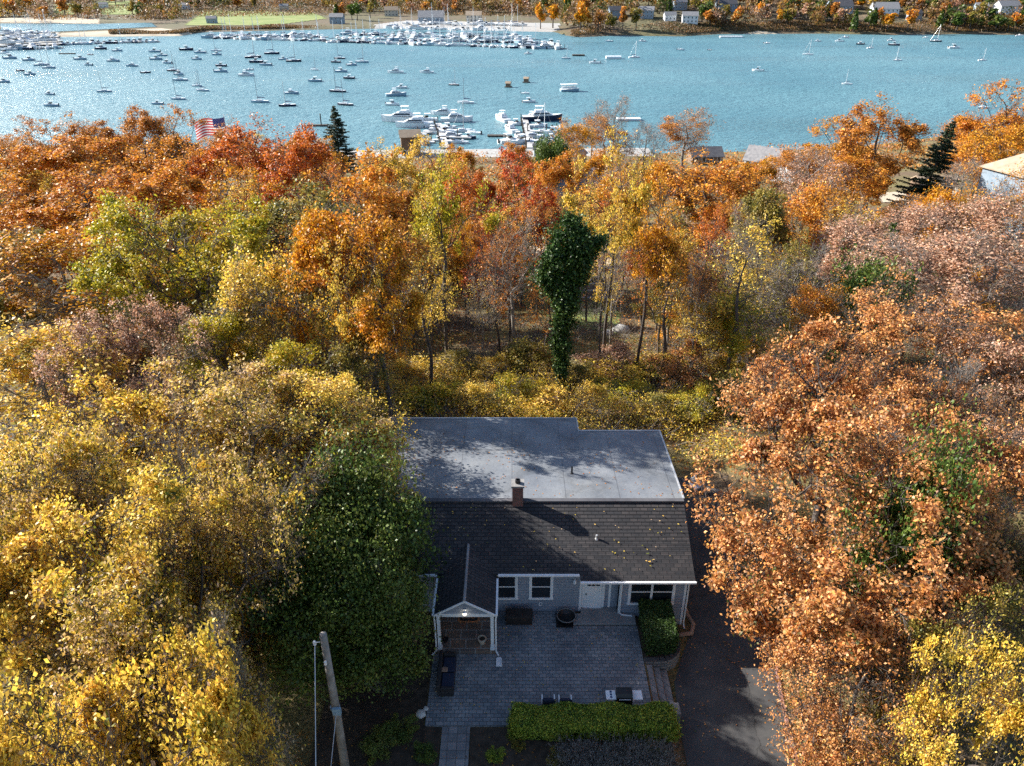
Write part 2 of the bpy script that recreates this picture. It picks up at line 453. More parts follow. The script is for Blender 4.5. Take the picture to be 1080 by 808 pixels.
def asphalt():
    m, nt, out = new_mat('driveway_asphalt')
    p = nt.nodes.new('ShaderNodeBsdfPrincipled')
    n = noise(nt, 0.6, 6, 0.65)
    r = ramp(nt, [(0.3, (0.035, 0.035, 0.038)), (0.7, (0.085, 0.082, 0.078))])
    nt.links.new(n.outputs['Fac'], r.inputs[0])
    v = nt.nodes.new('ShaderNodeTexVoronoi'); v.feature = 'DISTANCE_TO_EDGE'
    v.inputs['Scale'].default_value = 0.16
    tc = nt.nodes.new('ShaderNodeTexCoord')
    n3 = noise(nt, 1.2, 4)
    vm = nt.nodes.new('ShaderNodeVectorMath'); vm.operation = 'MULTIPLY_ADD'
    vm.inputs[1].default_value = (1.2, 1.2, 0)
    nt.links.new(n3.outputs['Color'], vm.inputs[0]); nt.links.new(tc.outputs['Object'], vm.inputs[2])
    nt.links.new(vm.outputs[0], v.inputs['Vector'])
    rc = ramp(nt, [(0.0, (0.4, 0.4, 0.4)), (0.006, (1, 1, 1))])
    nt.links.new(v.outputs['Distance'], rc.inputs[0])
    mx = nt.nodes.new('ShaderNodeMix'); mx.data_type = 'RGBA'; mx.blend_type = 'MULTIPLY'; mx.inputs[0].default_value = 1
    nt.links.new(r.outputs[0], mx.inputs[6]); nt.links.new(rc.outputs[0], mx.inputs[7])
    nt.links.new(mx.outputs[2], p.inputs['Base Color'])
    p.inputs['Roughness'].default_value = 0.9
    n2 = noise(nt, 30, 2)
    b = nt.nodes.new('ShaderNodeBump'); b.inputs['Strength'].default_value = 0.3; b.inputs['Distance'].default_value = 0.01
    nt.links.new(n2.outputs['Fac'], b.inputs['Height']); nt.links.new(b.outputs[0], p.inputs['Normal'])
    nt.links.new(p.outputs[0], out.inputs[0])
    return m
M['asphalt'] = asphalt()

def litter_mat(name, a, b_, c, d, s1=0.12, s2=5.0):
    m, nt, out = new_mat(name)
    p = nt.nodes.new('ShaderNodeBsdfPrincipled')
    n1 = noise(nt, s1, 5, 0.6)
    n2 = noise(nt, s2, 5, 0.75)
    r1 = ramp(nt, [(0.36, a), (0.62, b_)])
    r2 = ramp(nt, [(0.36, c), (0.62, d)])
    nt.links.new(n2.outputs['Fac'], r1.inputs[0]); nt.links.new(n2.outputs['Fac'], r2.inputs[0])
    rr = ramp(nt, [(0.42, (0, 0, 0)), (0.58, (1, 1, 1))])
    nt.links.new(n1.outputs['Fac'], rr.inputs[0])
    mx = nt.nodes.new('ShaderNodeMix'); mx.data_type = 'RGBA'
    nt.links.new(rr.outputs[0], mx.inputs[0])
    nt.links.new(r1.outputs[0], mx.inputs[6]); nt.links.new(r2.outputs[0], mx.inputs[7])
    nt.links.new(mx.outputs[2], p.inputs['Base Color'])
    p.inputs['Roughness'].default_value = 0.95
    b = nt.nodes.new('ShaderNodeBump'); b.inputs['Strength'].default_value = 0.8; b.inputs['Distance'].default_value = 0.15
    nt.links.new(n2.outputs['Fac'], b.inputs['Height']); nt.links.new(b.outputs[0], p.inputs['Normal'])
    nt.links.new(p.outputs[0], out.inputs[0])
    return m
M['litter'] = litter_mat('leaf_litter', (0.05, 0.035, 0.018), (0.22, 0.14, 0.07), (0.05, 0.055, 0.018), (0.26, 0.20, 0.06))
M['lawn'] = litter_mat('lawn_grass', (0.10, 0.16, 0.03), (0.22, 0.27, 0.06), (0.16, 0.19, 0.05), (0.30, 0.32, 0.10), 0.05, 2.0)
M['sand'] = surf('sand', (0.34, 0.28, 0.20), (0.52, 0.44, 0.33), 0.08, 0.95, bump=0)
M['farland'] = litter_mat('far_ground', (0.06, 0.045, 0.025), (0.16, 0.11, 0.06), (0.05, 0.05, 0.02), (0.14, 0.12, 0.05), 0.02, 0.3)

def water_mat():
    m, nt, out = new_mat('harbour_water')
    p = nt.nodes.new('ShaderNodeBsdfPrincipled')
    n0 = noise(nt, 0.006, 4, 0.6)
    r = ramp(nt, [(0.35, (0.07, 0.18, 0.22)), (0.65, (0.12, 0.245, 0.28))])
    nt.links.new(n0.outputs['Fac'], r.inputs[0])
    nt.links.new(r.outputs[0], p.inputs['Base Color'])
    tcw = nt.nodes.new('ShaderNodeTexCoord'); mw = nt.nodes.new('ShaderNodeMapping')
    mw.inputs['Scale'].default_value = (0.004, 0.022, 1); mw.inputs['Rotation'].default_value = (0, 0, R(8))
    nt.links.new(tcw.outputs['Object'], mw.inputs[0])
    nw = noise(nt, 1.0, 5, 0.6, vec=mw.outputs[0])
    rw = nt.nodes.new('ShaderNodeMapRange'); rw.inputs[1].default_value = .35; rw.inputs[2].default_value = .65
    rw.inputs[3].default_value = 0.22; rw.inputs[4].default_value = 0.52
    nt.links.new(nw.outputs['Fac'], rw.inputs[0]); nt.links.new(rw.outputs[0], p.inputs['Roughness'])
    p.inputs['IOR'].default_value = 1.33
    p.inputs['Specular IOR Level'].default_value = 0.9
    tc = nt.nodes.new('ShaderNodeTexCoord')
    mp = nt.nodes.new('ShaderNodeMapping')
    mp.inputs['Scale'].default_value = (0.55, 1.1, 1)
    mp.inputs['Rotation'].default_value = (0, 0, R(20))
    nt.links.new(tc.outputs['Object'], mp.inputs[0])
    n1 = noise(nt, 0.9, 4, 0.6, vec=mp.outputs[0])
    n2 = noise(nt, 0.22, 3, 0.55, vec=mp.outputs[0])
    ad = nt.nodes.new('ShaderNodeMath'); ad.operation = 'MULTIPLY_ADD'; ad.inputs[1].default_value = 1.2
    nt.links.new(n2.outputs['Fac'], ad.inputs[0]); nt.links.new(n1.outputs['Fac'], ad.inputs[2])
    b = nt.nodes.new('ShaderNodeBump'); b.inputs['Strength'].default_value = 1.0; b.inputs['Distance'].default_value = 0.95
    nt.links.new(ad.outputs[0], b.inputs['Height']); nt.links.new(b.outputs[0], p.inputs['Normal'])
    nt.links.new(p.outputs[0], out.inputs[0])
    return m
M['water'] = water_mat()

# ---------------------------------------------------------------- terrain
def sstep(a, b, x):
    t = np.clip((x - a) / (b - a), 0, 1)
    return t * t * (3 - 2 * t)
_hx = np.random.RandomState(3)
_wav = [(_hx.uniform(0.02, 0.12), _hx.uniform(0, 6.28), _hx.uniform(0, 6.28)) for _ in range(10)]
def wob(x, y):
    s = 0
    for f, a, ph in _wav:
        s = s + np.sin(f * (x * math.cos(a) + y * math.sin(a)) + ph) * 0.03 / f * 0.35
    return s
def near_shore(x):
    return np.interp(x, [-260, -120, -60, 60, 110, 160, 300], [262, 258, 252, 256, 262, 285, 300])
def ground_z(x, y):
    x = np.asarray(x, dtype=float); y = np.asarray(y, dtype=float)
    b = np.interp(y, [-60, 22, 50, 58, 70, 90, 130, 180, 235, 252, 262, 400], [0.5, -0.1, -0.5, -1.8, -4.2, -8, -13.5, -18, -22.6, -24.2, -25.6, -31])
    ys = y - (near_shore(x) - 254) * sstep(180, 235, y)
    b = np.interp(ys, [-60, 22, 50, 58, 70, 90, 130, 180, 235, 250, 258, 400], [0.5, -0.1, -0.5, -1.8, -4.2, -8, -13.5, -18, -22.6, -24.2, -25.4, -31])
    side = 4.0 * sstep(22, 75, -x) * sstep(15, 70, y) * (1 - sstep(120, 215, y))
    side = side + 3.0 * sstep(18, 60, x) * (1 - sstep(120, 215, y))
    w = wob(x, y) * sstep(50, 80, y) * (1 - sstep(200, 245, y))
    z = b + side + w
    # level pad of house and yard
    pad = (1 - sstep(16, 20, np.abs(x))) * (1 - sstep(48, 54, y))
    padz = np.where(y < 22.9, -0.44, -0.40)
    # driveway side lower
    dz = -1.06 + 0.4 * sstep(28, 42, y)
    padz = padz + (dz - padz) * sstep(6.9, 7.7, x)
    bank = sstep(13.2, 17, x) * 0.9
    z = z * (1 - pad) + (padz + bank * (x > 13)) * pad
    return z
def gz(x, y): return float(ground_z(x, y))

def grid_mesh(name, xs, ys, zf, mat, cut=None):
    X, Y = np.meshgrid(xs, ys)
    Z = zf(X, Y)
    V = np.stack([X, Y, Z], -1).reshape(-1, 3)
    nx, ny = len(xs), len(ys)
    i, j = np.meshgrid(np.arange(nx - 1), np.arange(ny - 1))
    a = (j * nx + i).ravel()
    Q = np.stack([a, a + 1, a + nx + 1, a + nx], -1)
    if cut is not None:
        c = V[Q].mean(1)
        Q = Q[cut(c)]
    me = np_mesh(name, V, quads=Q, smooth=True)
    me.materials.append(mat)
    o = bpy.data.objects.new(name, me)
    link(o)
    return o
xs = np.concatenate([np.arange(-330, -32, 6.0), np.arange(-32, 32, 0.4), np.arange(32, 331, 6.0)])
ys = np.concatenate([np.arange(-60, 14, 4.0), np.arange(14, 56, 0.5), np.arange(56, 330, 3.0)])
g = grid_mesh('ground', xs, ys, ground_z, M['litter'])
tag(g, kind='structure')

# water
bm = bmesh.new()
vs = [bm.verts.new(p) for p in ((-1800, 215, WZ), (1800, 215, WZ), (1800, 3500, WZ), (-1800, 3500, WZ))]
bm.faces.new(vs)
tag(bm_obj('water', bm, M['water']), kind='structure')

# far shore: shoreline given in photo pixels, put on the water plane
fs_px = [(-120, 33), (0, 31), (60, 39), (130, 38.5), (190, 38), (215, 34), (350, 31), (420, 30), (590, 34), (600, 40), (650, 37.5), (720, 38.5), (760, 36), (870, 35.5), (940, 37), (1010, 36), (1090, 37), (1200, 38)]
fs = [at_z(u, v, WZ) for u, v in fs_px]
_fa = np.array([p.x / p.y for p in fs]); _fy = np.array([p.y for p in fs])
def far_d(x, y):
    return y - np.interp(x / np.maximum(y, 1), _fa, _fy)
def far_z(x, y):
    d = far_d(x, y)
    a = x / np.maximum(y, 1)
    z = WZ - 1.2 + np.interp(d, [-30, -8, 0, 4, 14, 2000], [-4, -1.0, 1.2, 2.0, 2.9, 2.9])
    right = sstep(0.05, 0.16, a)
    z = z + right * np.interp(d, [0, 12, 60, 140, 500, 2000], [0, 1.5, 9, 21, 42, 80])
    left = 1 - right
    z = z + left * np.interp(d, [0, 200, 420, 800, 2000], [0, 1.0, 8, 30, 80])
    return z
fxs = np.arange(-1300, 1300, 12.0)
fys = np.concatenate([np.arange(520, 1000, 6.0), np.arange(1000, 2600, 30.0)])
tag(grid_mesh('far_hills', fxs, fys, far_z, M['farland'], cut=lambda c: far_d(c[:, 0], c[:, 1]) > -25), kind='structure')
def fz(x, y): return float(far_z(np.array([x]), np.array([y]))[0])

def drape_px(name, poly, mat, zf, off, kind='structure', n=26):
    """sheet following the ground inside a world polygon (list of (x,y))."""
    P = np.array(poly)
    x0, y0 = P.min(0); x1, y1 = P.max(0)
    xs = np.linspace(x0, x1, n); ys = np.linspace(y0, y1, n)
    X, Y = np.meshgrid(xs, ys)
    Z = zf(X, Y) + off
    V = np.stack([X, Y, Z], -1).reshape(-1, 3)
    i, j = np.meshgrid(np.arange(n - 1), np.arange(n - 1))
    a = (j * n + i).ravel()
    Q = np.stack([a, a + 1, a + n + 1, a + n], -1)
    c = V[Q].mean(1)
    ins = np.zeros(len(c), bool)
    k = len(P)
    for q in range(k):
        xa, ya = P[q]; xb, yb = P[(q + 1) % k]
        cond = ((ya > c[:, 1]) != (yb > c[:, 1])) & (c[:, 0] < (xb - xa) * (c[:, 1] - ya) / (yb - ya + 1e-9) + xa)
        ins ^= cond
    me = np_mesh(name, V, quads=Q[ins], smooth=True)
    me.materials.append(mat)
    o = bpy.data.objects.new(name, me)
    link(o)
    return tag(o, kind=kind)
def pxp(pts, z=WZ + 2):
    return [(at_z(u, v, z).x, at_z(u, v, z).y) for u, v in pts]
drape_px('lawn', pxp([(195, 27), (290, 26.5), (345, 20), (330, 14.5), (215, 13), (205, 20)]), M['lawn'], far_z, 0.25, n=60)
drape_px('lawn', pxp([(58, 17), (82, 17), (82, 10), (60, 9)]), M['lawn'], far_z, 0.25)
drape_px('lawn', pxp([(108, 17), (145, 17), (140, 7.5), (105, 8)]), M['lawn'], far_z, 0.25)
drape_px('sand', pxp([(60, 38.5), (215, 37.2), (215, 34.5), (170, 30), (60, 35)]), M['sand'], far_z, 0.2, n=50)
drape_px('sand', pxp([(0, 24), (105, 26), (105, 20), (30, 19), (0, 20)]), M['sand'], far_z, 0.3, n=50)
drape_px('tidal_water', pxp([(0, 31), (60, 33.5), (165, 28.5), (160, 24.5), (90, 26), (0, 25)]), M['water'], lambda x, y: np.maximum(far_z(x, y), WZ) , 0.28, n=60)
drape_px('sand', pxp([(770, 36.4), (868, 35.8), (868, 34), (800, 32.5), (770, 34)]), M['sand'], far_z, 0.35, n=40)

# ================================================================ HOUSE
PZ = -0.30                     # patio top
RW = 30.40                     # right front wall
LW = 30.72                     # left front wall
DW = 30.86                     # wall behind the door recess
XL, XR = -8.1, 9.3
RY, RZ = 34.4, 4.40            # ridge
SL = (RZ - 2.43) / (RY - 30.1)
def rz_(y): return 2.43 + SL * (y - 30.1)

house = empty('grey_house', (0.5, 30.4, 0), 'grey clapboard single storey house with dark shingle front roof and flat rear roof', 'house')
HO = Vector(house.location)
def hobj(name, bm, mat, parent=None, bevel=0.0, smooth=False):
    o = bm_obj(name, bm, mat, house if parent is None else parent, bevel, smooth)
    if parent is None:
        o.location = -HO
    return o
# walls
bm = bmesh.new(); prism(bm, [(XL, LW), (3.73, LW), (3.73, LW + .2), (XL, LW + .2)], -0.4, 2.62); hobj('wall', bm, M['siding'])
bm = bmesh.new(); prism(bm, [(3.735, DW), (5.75, DW), (5.75, DW + .2), (3.735, DW + .2)], -0.4, 2.72); hobj('wall', bm, M['siding'])
bm = bmesh.new(); prism(bm, [(5.755, RW), (XR, RW), (XR, RY), (XR - .2, RY), (XR - .2, RW + .2), (5.755, RW + .2)], -1.2, 2.48); hobj('wall', bm, M['siding'])
bm = bmesh.new(); prism(bm, [(4.0, 34.42), (XR + .001, 34.42), (XR, 42.1), (4.0, 42.1)], -2.4, 3.72); hobj('wall', bm, M['siding'])
bm = bmesh.new(); prism(bm, [(XL, 34.42), (3.99, 34.42), (3.99, 43.8), (XL, 43.8)], -2.6, 3.62); hobj('wall', bm, M['siding'])
bm = bmesh.new()
for x, y0, y1 in ((XL + .1, LW + .21, 34.4), (XR - .1, RW + .21, 34.4)):
    bm = bmesh.new()
    a = [bm.verts.new((x - .08, y0, 0)), bm.verts.new((x - .08, y1, 0)), bm.verts.new((x - .08, y1, RZ - .15)), bm.verts.new((x - .08, y0, rz_(y0) - .15))]
    b = [bm.verts.new(v.co + Vector((.16, 0, 0))) for v in a]
    bm.faces.new(list(reversed(a))); bm.faces.new(b)
    for i in range(4): bm.faces.new([a[i], a[(i + 1) % 4], b[(i + 1) % 4], b[i]])
    hobj('gable_wall', bm, M['siding'])
# foundation of the right front corner
bm = bmesh.new(); box(bm, 5.8, XR + .004, RW - .004, RW + .19, -1.25, -0.62); hobj('foundation', bm, M['concrete'])

def slope_slab(bm, x0, x1, y0, z0, y1, z1, t=0.12):
    p = [(x0, y0, z0), (x1, y0, z0), (x1, y1, z1), (x0, y1, z1)]
    top = [bm.verts.new(q) for q in p]
    bot = [bm.verts.new((q[0], q[1], q[2] - t)) for q in p]
    bm.faces.new(top); bm.faces.new(list(reversed(bot)))
    for i in range(4): bm.faces.new([bot[i], bot[(i + 1) % 4], top[(i + 1) % 4], top[i]])
# pitched front roof: the courses are real steps, in two widths (the right part reaches further out)
def shingle_roof(name, x0, x1, ye):
    bm = bmesh.new()
    n = max(4, int((RY - ye) / 0.2))
    rnd = random.Random(5)
    for i in range(n):
        ya = ye + (RY - ye) * i / n
        yb = ye + (RY - ye) * (i + 1) / n + .03
        za, zb = rz_(ya) + .012, rz_(yb) - .002
        slope_slab(bm, x0, x1, ya, za, min(yb, RY), zb, .1)
    return hobj(name, bm, M['shingle'])
r1 = shingle_roof('pitched_roof', XL - .35, 3.60, 30.47)
r2 = shingle_roof('pitched_roof', 3.60, 9.62, 30.10)
bm = bmesh.new(); box(bm, XL - .36, 9.63, RY - .13, RY + .15, RZ - .03, RZ + .05); hobj('ridge_cap', bm, M['roof_dark'])
# flat roof
bm = bmesh.new()
pts = [(XL - .2, RY + .12, RZ), (9.62, RY + .12, RZ), (9.62, 42.35, 3.92), (4.3, 42.35, 3.92), (4.3, 44.1, 3.80), (XL - .2, 44.1, 3.80)]
top = [bm.verts.new(p) for p in pts]; bot = [bm.verts.new((p[0], p[1], p[2] - .18)) for p in pts]
bm.faces.new(top); bm.faces.new(list(reversed(bot)))
for i in range(6): bm.faces.new([bot[i], bot[(i + 1) % 6], top[(i + 1) % 6], top[i]])
flat = hobj('flat_roof', bm, M['membrane'])
bm = bmesh.new()
def rail(bm, a, b, w=.09, h=.10):
    a = Vector(a); b = Vector(b); d = (b - a).normalized(); s = d.cross(Vector((0, 0, 1))).normalized() * w
    for q in (0,):
        vs = [bm.verts.new(p) for p in (a - s * .5, b - s * .5, b + s * .5, a + s * .5)]
        vt = [bm.verts.new(v.co + Vector((0, 0, h))) for v in vs]
        bm.faces.new(list(reversed(vs))); bm.faces.new(vt)
        for i in range(4): bm.faces.new([vs[i], vs[(i + 1) % 4], vt[(i + 1) % 4], vt[i]])
e = [(9.67, RY + .16, RZ - .06), (9.67, 42.40, 3.86), (4.35, 42.40, 3.86), (4.35, 44.15, 3.74), (XL - .25, 44.15, 3.74), (XL - .25, RY + .16, RZ - .06)]
for i in range(5): rail(bm, e[i], e[i + 1])
hobj('roof_edge', bm, M['alu'], None)
# gutters and downspouts
def gutter(pts):
    bm = bmesh.new()
    for i in range(len(pts) - 1): rail(bm, pts[i], pts[i + 1], .12, .10)
    return hobj('gutter', bm, M['white'])
gutter([(-0.72, 30.40, 2.50), (3.56, 30.40, 2.50)])
gutter([(3.60, 30.03, 2.33), (9.66, 30.03, 2.33)])
gutter([(-8.4, 30.40, 2.50), (-3.95, 30.40, 2.50)])
def spout(pts, r=.045):
    bm = bmesh.new(); tube(bm, pts, r, 6); return hobj('downspout', bm, M['white'])
spout([(5.83, 30.03, 2.33), (5.83, 30.32, 2.1), (5.83, 30.32, -.05), (5.95, 30.2, -.1), (6.5, 30.15, -.12)])
spout([(9.35, 30.03, 2.33), (9.38, 30.30, 2.1), (9.38, 30.30, -.85), (9.40, 30.05, -1.0)])
# corner boards
for x, y, zb, zt in ((3.70, LW, -.3, 2.5), (5.80, RW, -.3, 2.35), (XR - .05, RW, -1.15, 2.35), (5.30, DW, -.15, 2.5)):
    bm = bmesh.new(); box(bm, x - .06, x + .06, y - .03, y + .03, zb, zt); hobj('corner_board', bm, M['white'])
bm = bmesh.new(); box(bm, -.7, 3.64, LW - .035, LW - .003, 2.36, 2.48); hobj('frieze_board', bm, M['white'])

def window(x0, x1, z0, z1, y, sashes=1, parent=None):
    f = bmesh.new(); w = .11
    box(f, x0 - w, x1 + w, y - .05, y - .004, z1, z1 + w); box(f, x0 - w - .03, x1 + w + .03, y - .08, y - .004, z0 - w, z0)
    box(f, x0 - w, x0, y - .05, y - .004, z0, z1); box(f, x1, x1 + w, y - .05, y - .004, z0, z1)
    fo = hobj('window', f, M['white'])
    g = bmesh.new(); box(g, x0, x1, y - .018, y - .008, z0, z1)
    p_ = bm_obj('pane', g, M['glass'], fo)
    s = bmesh.new(); zm = (z0 + z1) / 2
    box(s, x0, x1, y - .038, y - .019, zm - .03, zm + .03)
    if sashes == 2:
        xm = (x0 + x1) / 2; box(s, xm - .06, xm + .06, y - .045, y - .0395, z0, z1)
    for a, b in ((x0, x0 + .04), (x1 - .04, x1)): box(s, a, b, y - .036, y - .019, z0, zm - .03); box(s, a, b, y - .036, y - .019, zm + .03, z1)
    bm_obj('sash', s, M['white'], fo)
    return fo
window(1.03, 2.10, .68, 2.25, LW)
window(-0.95, 0.20, .68, 2.25, LW)
window(-6.4, -5.2, .68, 2.25, LW)
window(6.32, 8.60, .62, 2.20, RW, 2)
# side window, right wall
# entry door
bm = bmesh.new(); box(bm, 3.93, 4.87, DW - .05, DW - .004, -.14, 1.95)
dr = hobj('door', bm, M['white'], bevel=.01)
bm = bmesh.new()
for a in range(3): box(bm, 4.06 + a * .235, 4.06 + a * .235 + .20, DW - .062, DW - .052, 1.42, 1.80)
bm_obj('door_light', bm, M['glass'], dr)
bm = bmesh.new()
for (xa, xb, za, zb) in ((4.05, 4.75, .0, .60), (4.05, 4.75, .68, 1.32)):
    box(bm, xa, xb, DW - .060, DW - .052, za, za + .03); box(bm, xa, xb, DW - .060, DW - .052, zb - .03, zb)
    box(bm, xa, xa + .03, DW - .060, DW - .052, za + .03, zb - .03); box(bm, xb - .03, xb, DW - .060, DW - .052, za + .03, zb - .03)
bm_obj('door_moulding', bm, M['white'], dr)
bm = bmesh.new(); tube(bm, [(4.02, DW - .055, .86), (4.02, DW - .12, .86)], .035, 8); bm_obj('handle', bm, M['black'], dr)
bm = bmesh.new(); box(bm, 3.78, 3.925, DW - .06, DW - .004, -.14, 2.12); box(bm, 4.875, 5.02, DW - .06, DW - .004, -.14, 2.12); box(bm, 3.925, 4.875, DW - .06, DW - .004, 1.955, 2.12); box(bm, 3.925, 4.875, DW - .12, DW - .004, -.2, -.145)
hobj('door_frame', bm, M['white'])
# chimney
bm = bmesh.new(); box(bm, .02, .62, 34.05, 34.65, 4.1, 5.55); ch = hobj('chimney', bm, M['brick'])
bm = bmesh.new()
box(bm, -.04, .68, 33.99, 34.71, 5.55, 5.66)
bm_obj('cap', bm, M['stone'], ch)
bm = bmesh.new(); lathe(bm, [(.13, 5.66), (.15, 5.68), (.15, 5.86), (.10, 5.87), (.09, 5.72)], 14, (.32, 34.35, 0)); bm_obj('flue', bm, M['black'], ch)
# vents
bm = bmesh.new(); lathe(bm, [(.16, 4.18), (.10, 4.24), (.055, 4.3), (.055, 4.72), (.04, 4.73)], 12, (3.55, 37.2, 0)); hobj('vent_pipe', bm, M['black'])
bm = bmesh.new(); lathe(bm, [(.12, 3.4), (.06, 3.5), (.06, 3.68), (.03, 3.69)], 10, (4.6, 32.3, 0)); hobj('vent_pipe', bm, M['alu'])
# porch: gable roof, posts, floor
PX = -2.35; HWd = 1.55; PF = 27.75; PE = 2.42; PK = 3.36
bm = bmesh.new()
PB = 32.1
for sgn in (-1, 1):
    n = 8
    for i in range(n):
        fa = i / n; fb = (i + 1) / n
        xa = PX + sgn * HWd * (1 - fa); xb = PX + sgn * HWd * (1 - fb)
        za = PE + (PK - PE) * fa; zb = PE + (PK - PE) * fb
        ya = PF
        v = [bm.verts.new(q) for q in ((xa, ya, za + .012), (xb, ya, zb - .004), (xb, PB, zb - .004), (xa, PB, za + .012))]
        w = [bm.verts.new(q.co - Vector((0, 0, .07))) for q in v]
        bm.faces.new(v if sgn < 0 else list(reversed(v)))
        bm.faces.new(list(reversed(w)) if sgn < 0 else w)
        for k in range(4): bm.faces.new([w[k], w[(k + 1) % 4], v[(k + 1) % 4], v[k]])
pr = hobj('porch_roof', bm, M['shingle'])
bm = bmesh.new(); tube(bm, [(PX, PF - .02, PK + .01), (PX, 31.9, PK + .01)], .075, 6); bm_obj('ridge_cap', bm, M['roof_grey'], pr)
bm = bmesh.new()
v = [bm.verts.new(q) for q in ((PX - HWd + .12, PF + .1, PE), (PX + HWd - .12, PF + .1, PE), (PX, PF + .1, PK - .08))]
w = [bm.verts.new(q.co + Vector((0, .1, 0))) for q in v]
bm.faces.new(v); bm.faces.new(list(reversed(w)))
for k in range(3): bm.faces.new([v[k], w[k], w[(k + 1) % 3], v[(k + 1) % 3]])
hobj('porch_gable', bm, M['siding'])
bm = bmesh.new(); rail(bm, (PX - HWd, PF - .02, PE - .10), (PX, PF - .02, PK - .10), .05, .12); rail(bm, (PX + HWd, PF - .02, PE - .10), (PX, PF - .02, PK - .10), .05, .12)
hobj('rake_board', bm, M['white'])
bm = bmesh.new(); box(bm, PX - HWd + .1, PX + HWd - .1, PF + .06, PF + .22, PE - .2, PE - .003); hobj('porch_beam', bm, M['white'])
for x in (PX - HWd + .2, PX + HWd - .2):
    bm = bmesh.new(); box(bm, x - .08, x + .08, PF + .06, PF + .22, -.1, PE - .203); box(bm, x - .12, x + .12, PF + .02, PF + .26, -.1, .06)
    hobj('porch_post', bm, M['white'])
gutter([(PX + HWd + .03, PF, PE - .08), (PX + HWd + .03, 30.3, PE - .08)])
gutter([(PX - HWd - .03, PF, PE - .08), (PX - HWd - .03, 30.3, PE - .08)])
spout([(PX + HWd + .03, PF + .1, PE - .05), (PX + HWd - .02, PF + .02, PE - .35), (PX + HWd - .02, PF + .02, -.12), (PX + HWd + .12, PF - .25, -.2)])
spout([(PX - HWd - .03, PF + .1, PE - .05), (PX - HWd + .02, PF + .02, PE - .35), (PX - HWd + .02, PF + .02, -.12), (PX - HWd - .2, PF - .2, -.2)])
bm = bmesh.new(); box(bm, PX - HWd + .02, PX + HWd - .02, PF - .02, LW - .01, PZ - .1, -.104); hobj('porch_floor', bm, M['flag'])
bm = bmesh.new(); box(bm, PX - .48, PX + .48, LW - .06, LW - .004, -.1, 2.0); pd = hobj('front_door', bm, M['white'], bevel=.01)
bm = bmesh.new(); box(bm, PX - .3, PX + .3, LW - .072, LW - .062, 1.1, 1.8); bm_obj('door_light', bm, M['glass'], pd)
# stoop
bm = bmesh.new(); box(bm, 3.28, 6.65, 29.62, 30.38, PZ, -.15); box(bm, 3.74, 5.74, 30.381, DW - .01, PZ, -.152); hobj('stoop', bm, M['slab'], bevel=.02)

def lantern(name, x, y, z, label, on=False):
    t = empty(name, (x, y, z), label, 'wall lamp')
    bm = bmesh.new(); box(bm, -.07, .07, -.02, 0, -.1, .12); bm_obj('back_plate', bm, M['white'], t)
    bm = bmesh.new(); tube(bm, [(0, -.02, .08), (0, -.12, .16), (0, -.16, .12)], .015, 6); bm_obj('bracket', bm, M['white'], t)
    bm = bmesh.new(); lathe(bm, [(.02, .13), (.11, .06), (.10, .05)], 10, (0, -.16, 0)); bm_obj('lamp_cap', bm, M['white'], t)
    bm = bmesh.new(); lathe(bm, [(.05, -.14), (.09, -.1), (.09, .05), (.05, .055)], 10, (0, -.16, 0)); bm_obj('lamp_glass', bm, M['lamp'] if on else M['gel_white'], t)
    return t
lantern('wall_lamp', 3.35, LW - .01, 1.95, 'white wall lantern on the siding left of the white entry door')
lantern('wall_lamp', PX, PF + .09, 2.62, 'small lit white lantern on the porch gable', True)
t = empty('floodlight', (XR + .01, 31.5, 2.1), 'small pale lamp on the right side wall beside the driveway', 'wall lamp')
bm = bmesh.new(); box(bm, 0, .05, -.08, .08, -.1, .1); bm_obj('back_plate', bm, M['white'], t)
bm = bmesh.new(); lathe(bm, [(.03, -.12), (.10, -.05), (.08, .1), (.03, .12)], 10, (.16, 0, 0)); bm_obj('lamp_glass', bm, M['gel_white'], t)

# ================================================================ YARD
def slab(name, pts, z0, z1, mat, label=None, cat=None, kind=None, bevel=0):
    bm = bmesh.new(); prism(bm, pts, z0, z1)
    return tag(bm_obj(name, bm, mat, None, bevel), label, cat, None, kind)
slab('patio', [(-4.05, 23.5), (0.0, 23.5), (0.0, 24.05), (6.7, 24.05), (6.7, 29.61), (3.27, 29.61), (3.27, LW - .012), (-0.9, LW - .012), (-0.9, 27.72), (-4.05, 27.72)], -.75, PZ, M['paver'], kind='structure')
slab('footpath', [(-3.25, 8.0), (-1.95, 8.0), (-1.95, 23.48), (-3.25, 23.48)], -.6, -.335, M['paver_walk'], kind='structure')
# garden bed left and right of the path
slab('garden_bed', [(-1.9, 12.0), (7.3, 12.0), (7.3, 23.4), (-1.9, 23.4)], -.7, -.345, M['soil'], kind='structure')
slab('garden_bed', [(-9.0, 12.0), (-3.3, 12.0), (-3.3, 23.4), (-4.15, 23.6), (-4.15, 29.0), (-9.0, 29.0)], -.7, -.34, M['soil'], kind='structure')

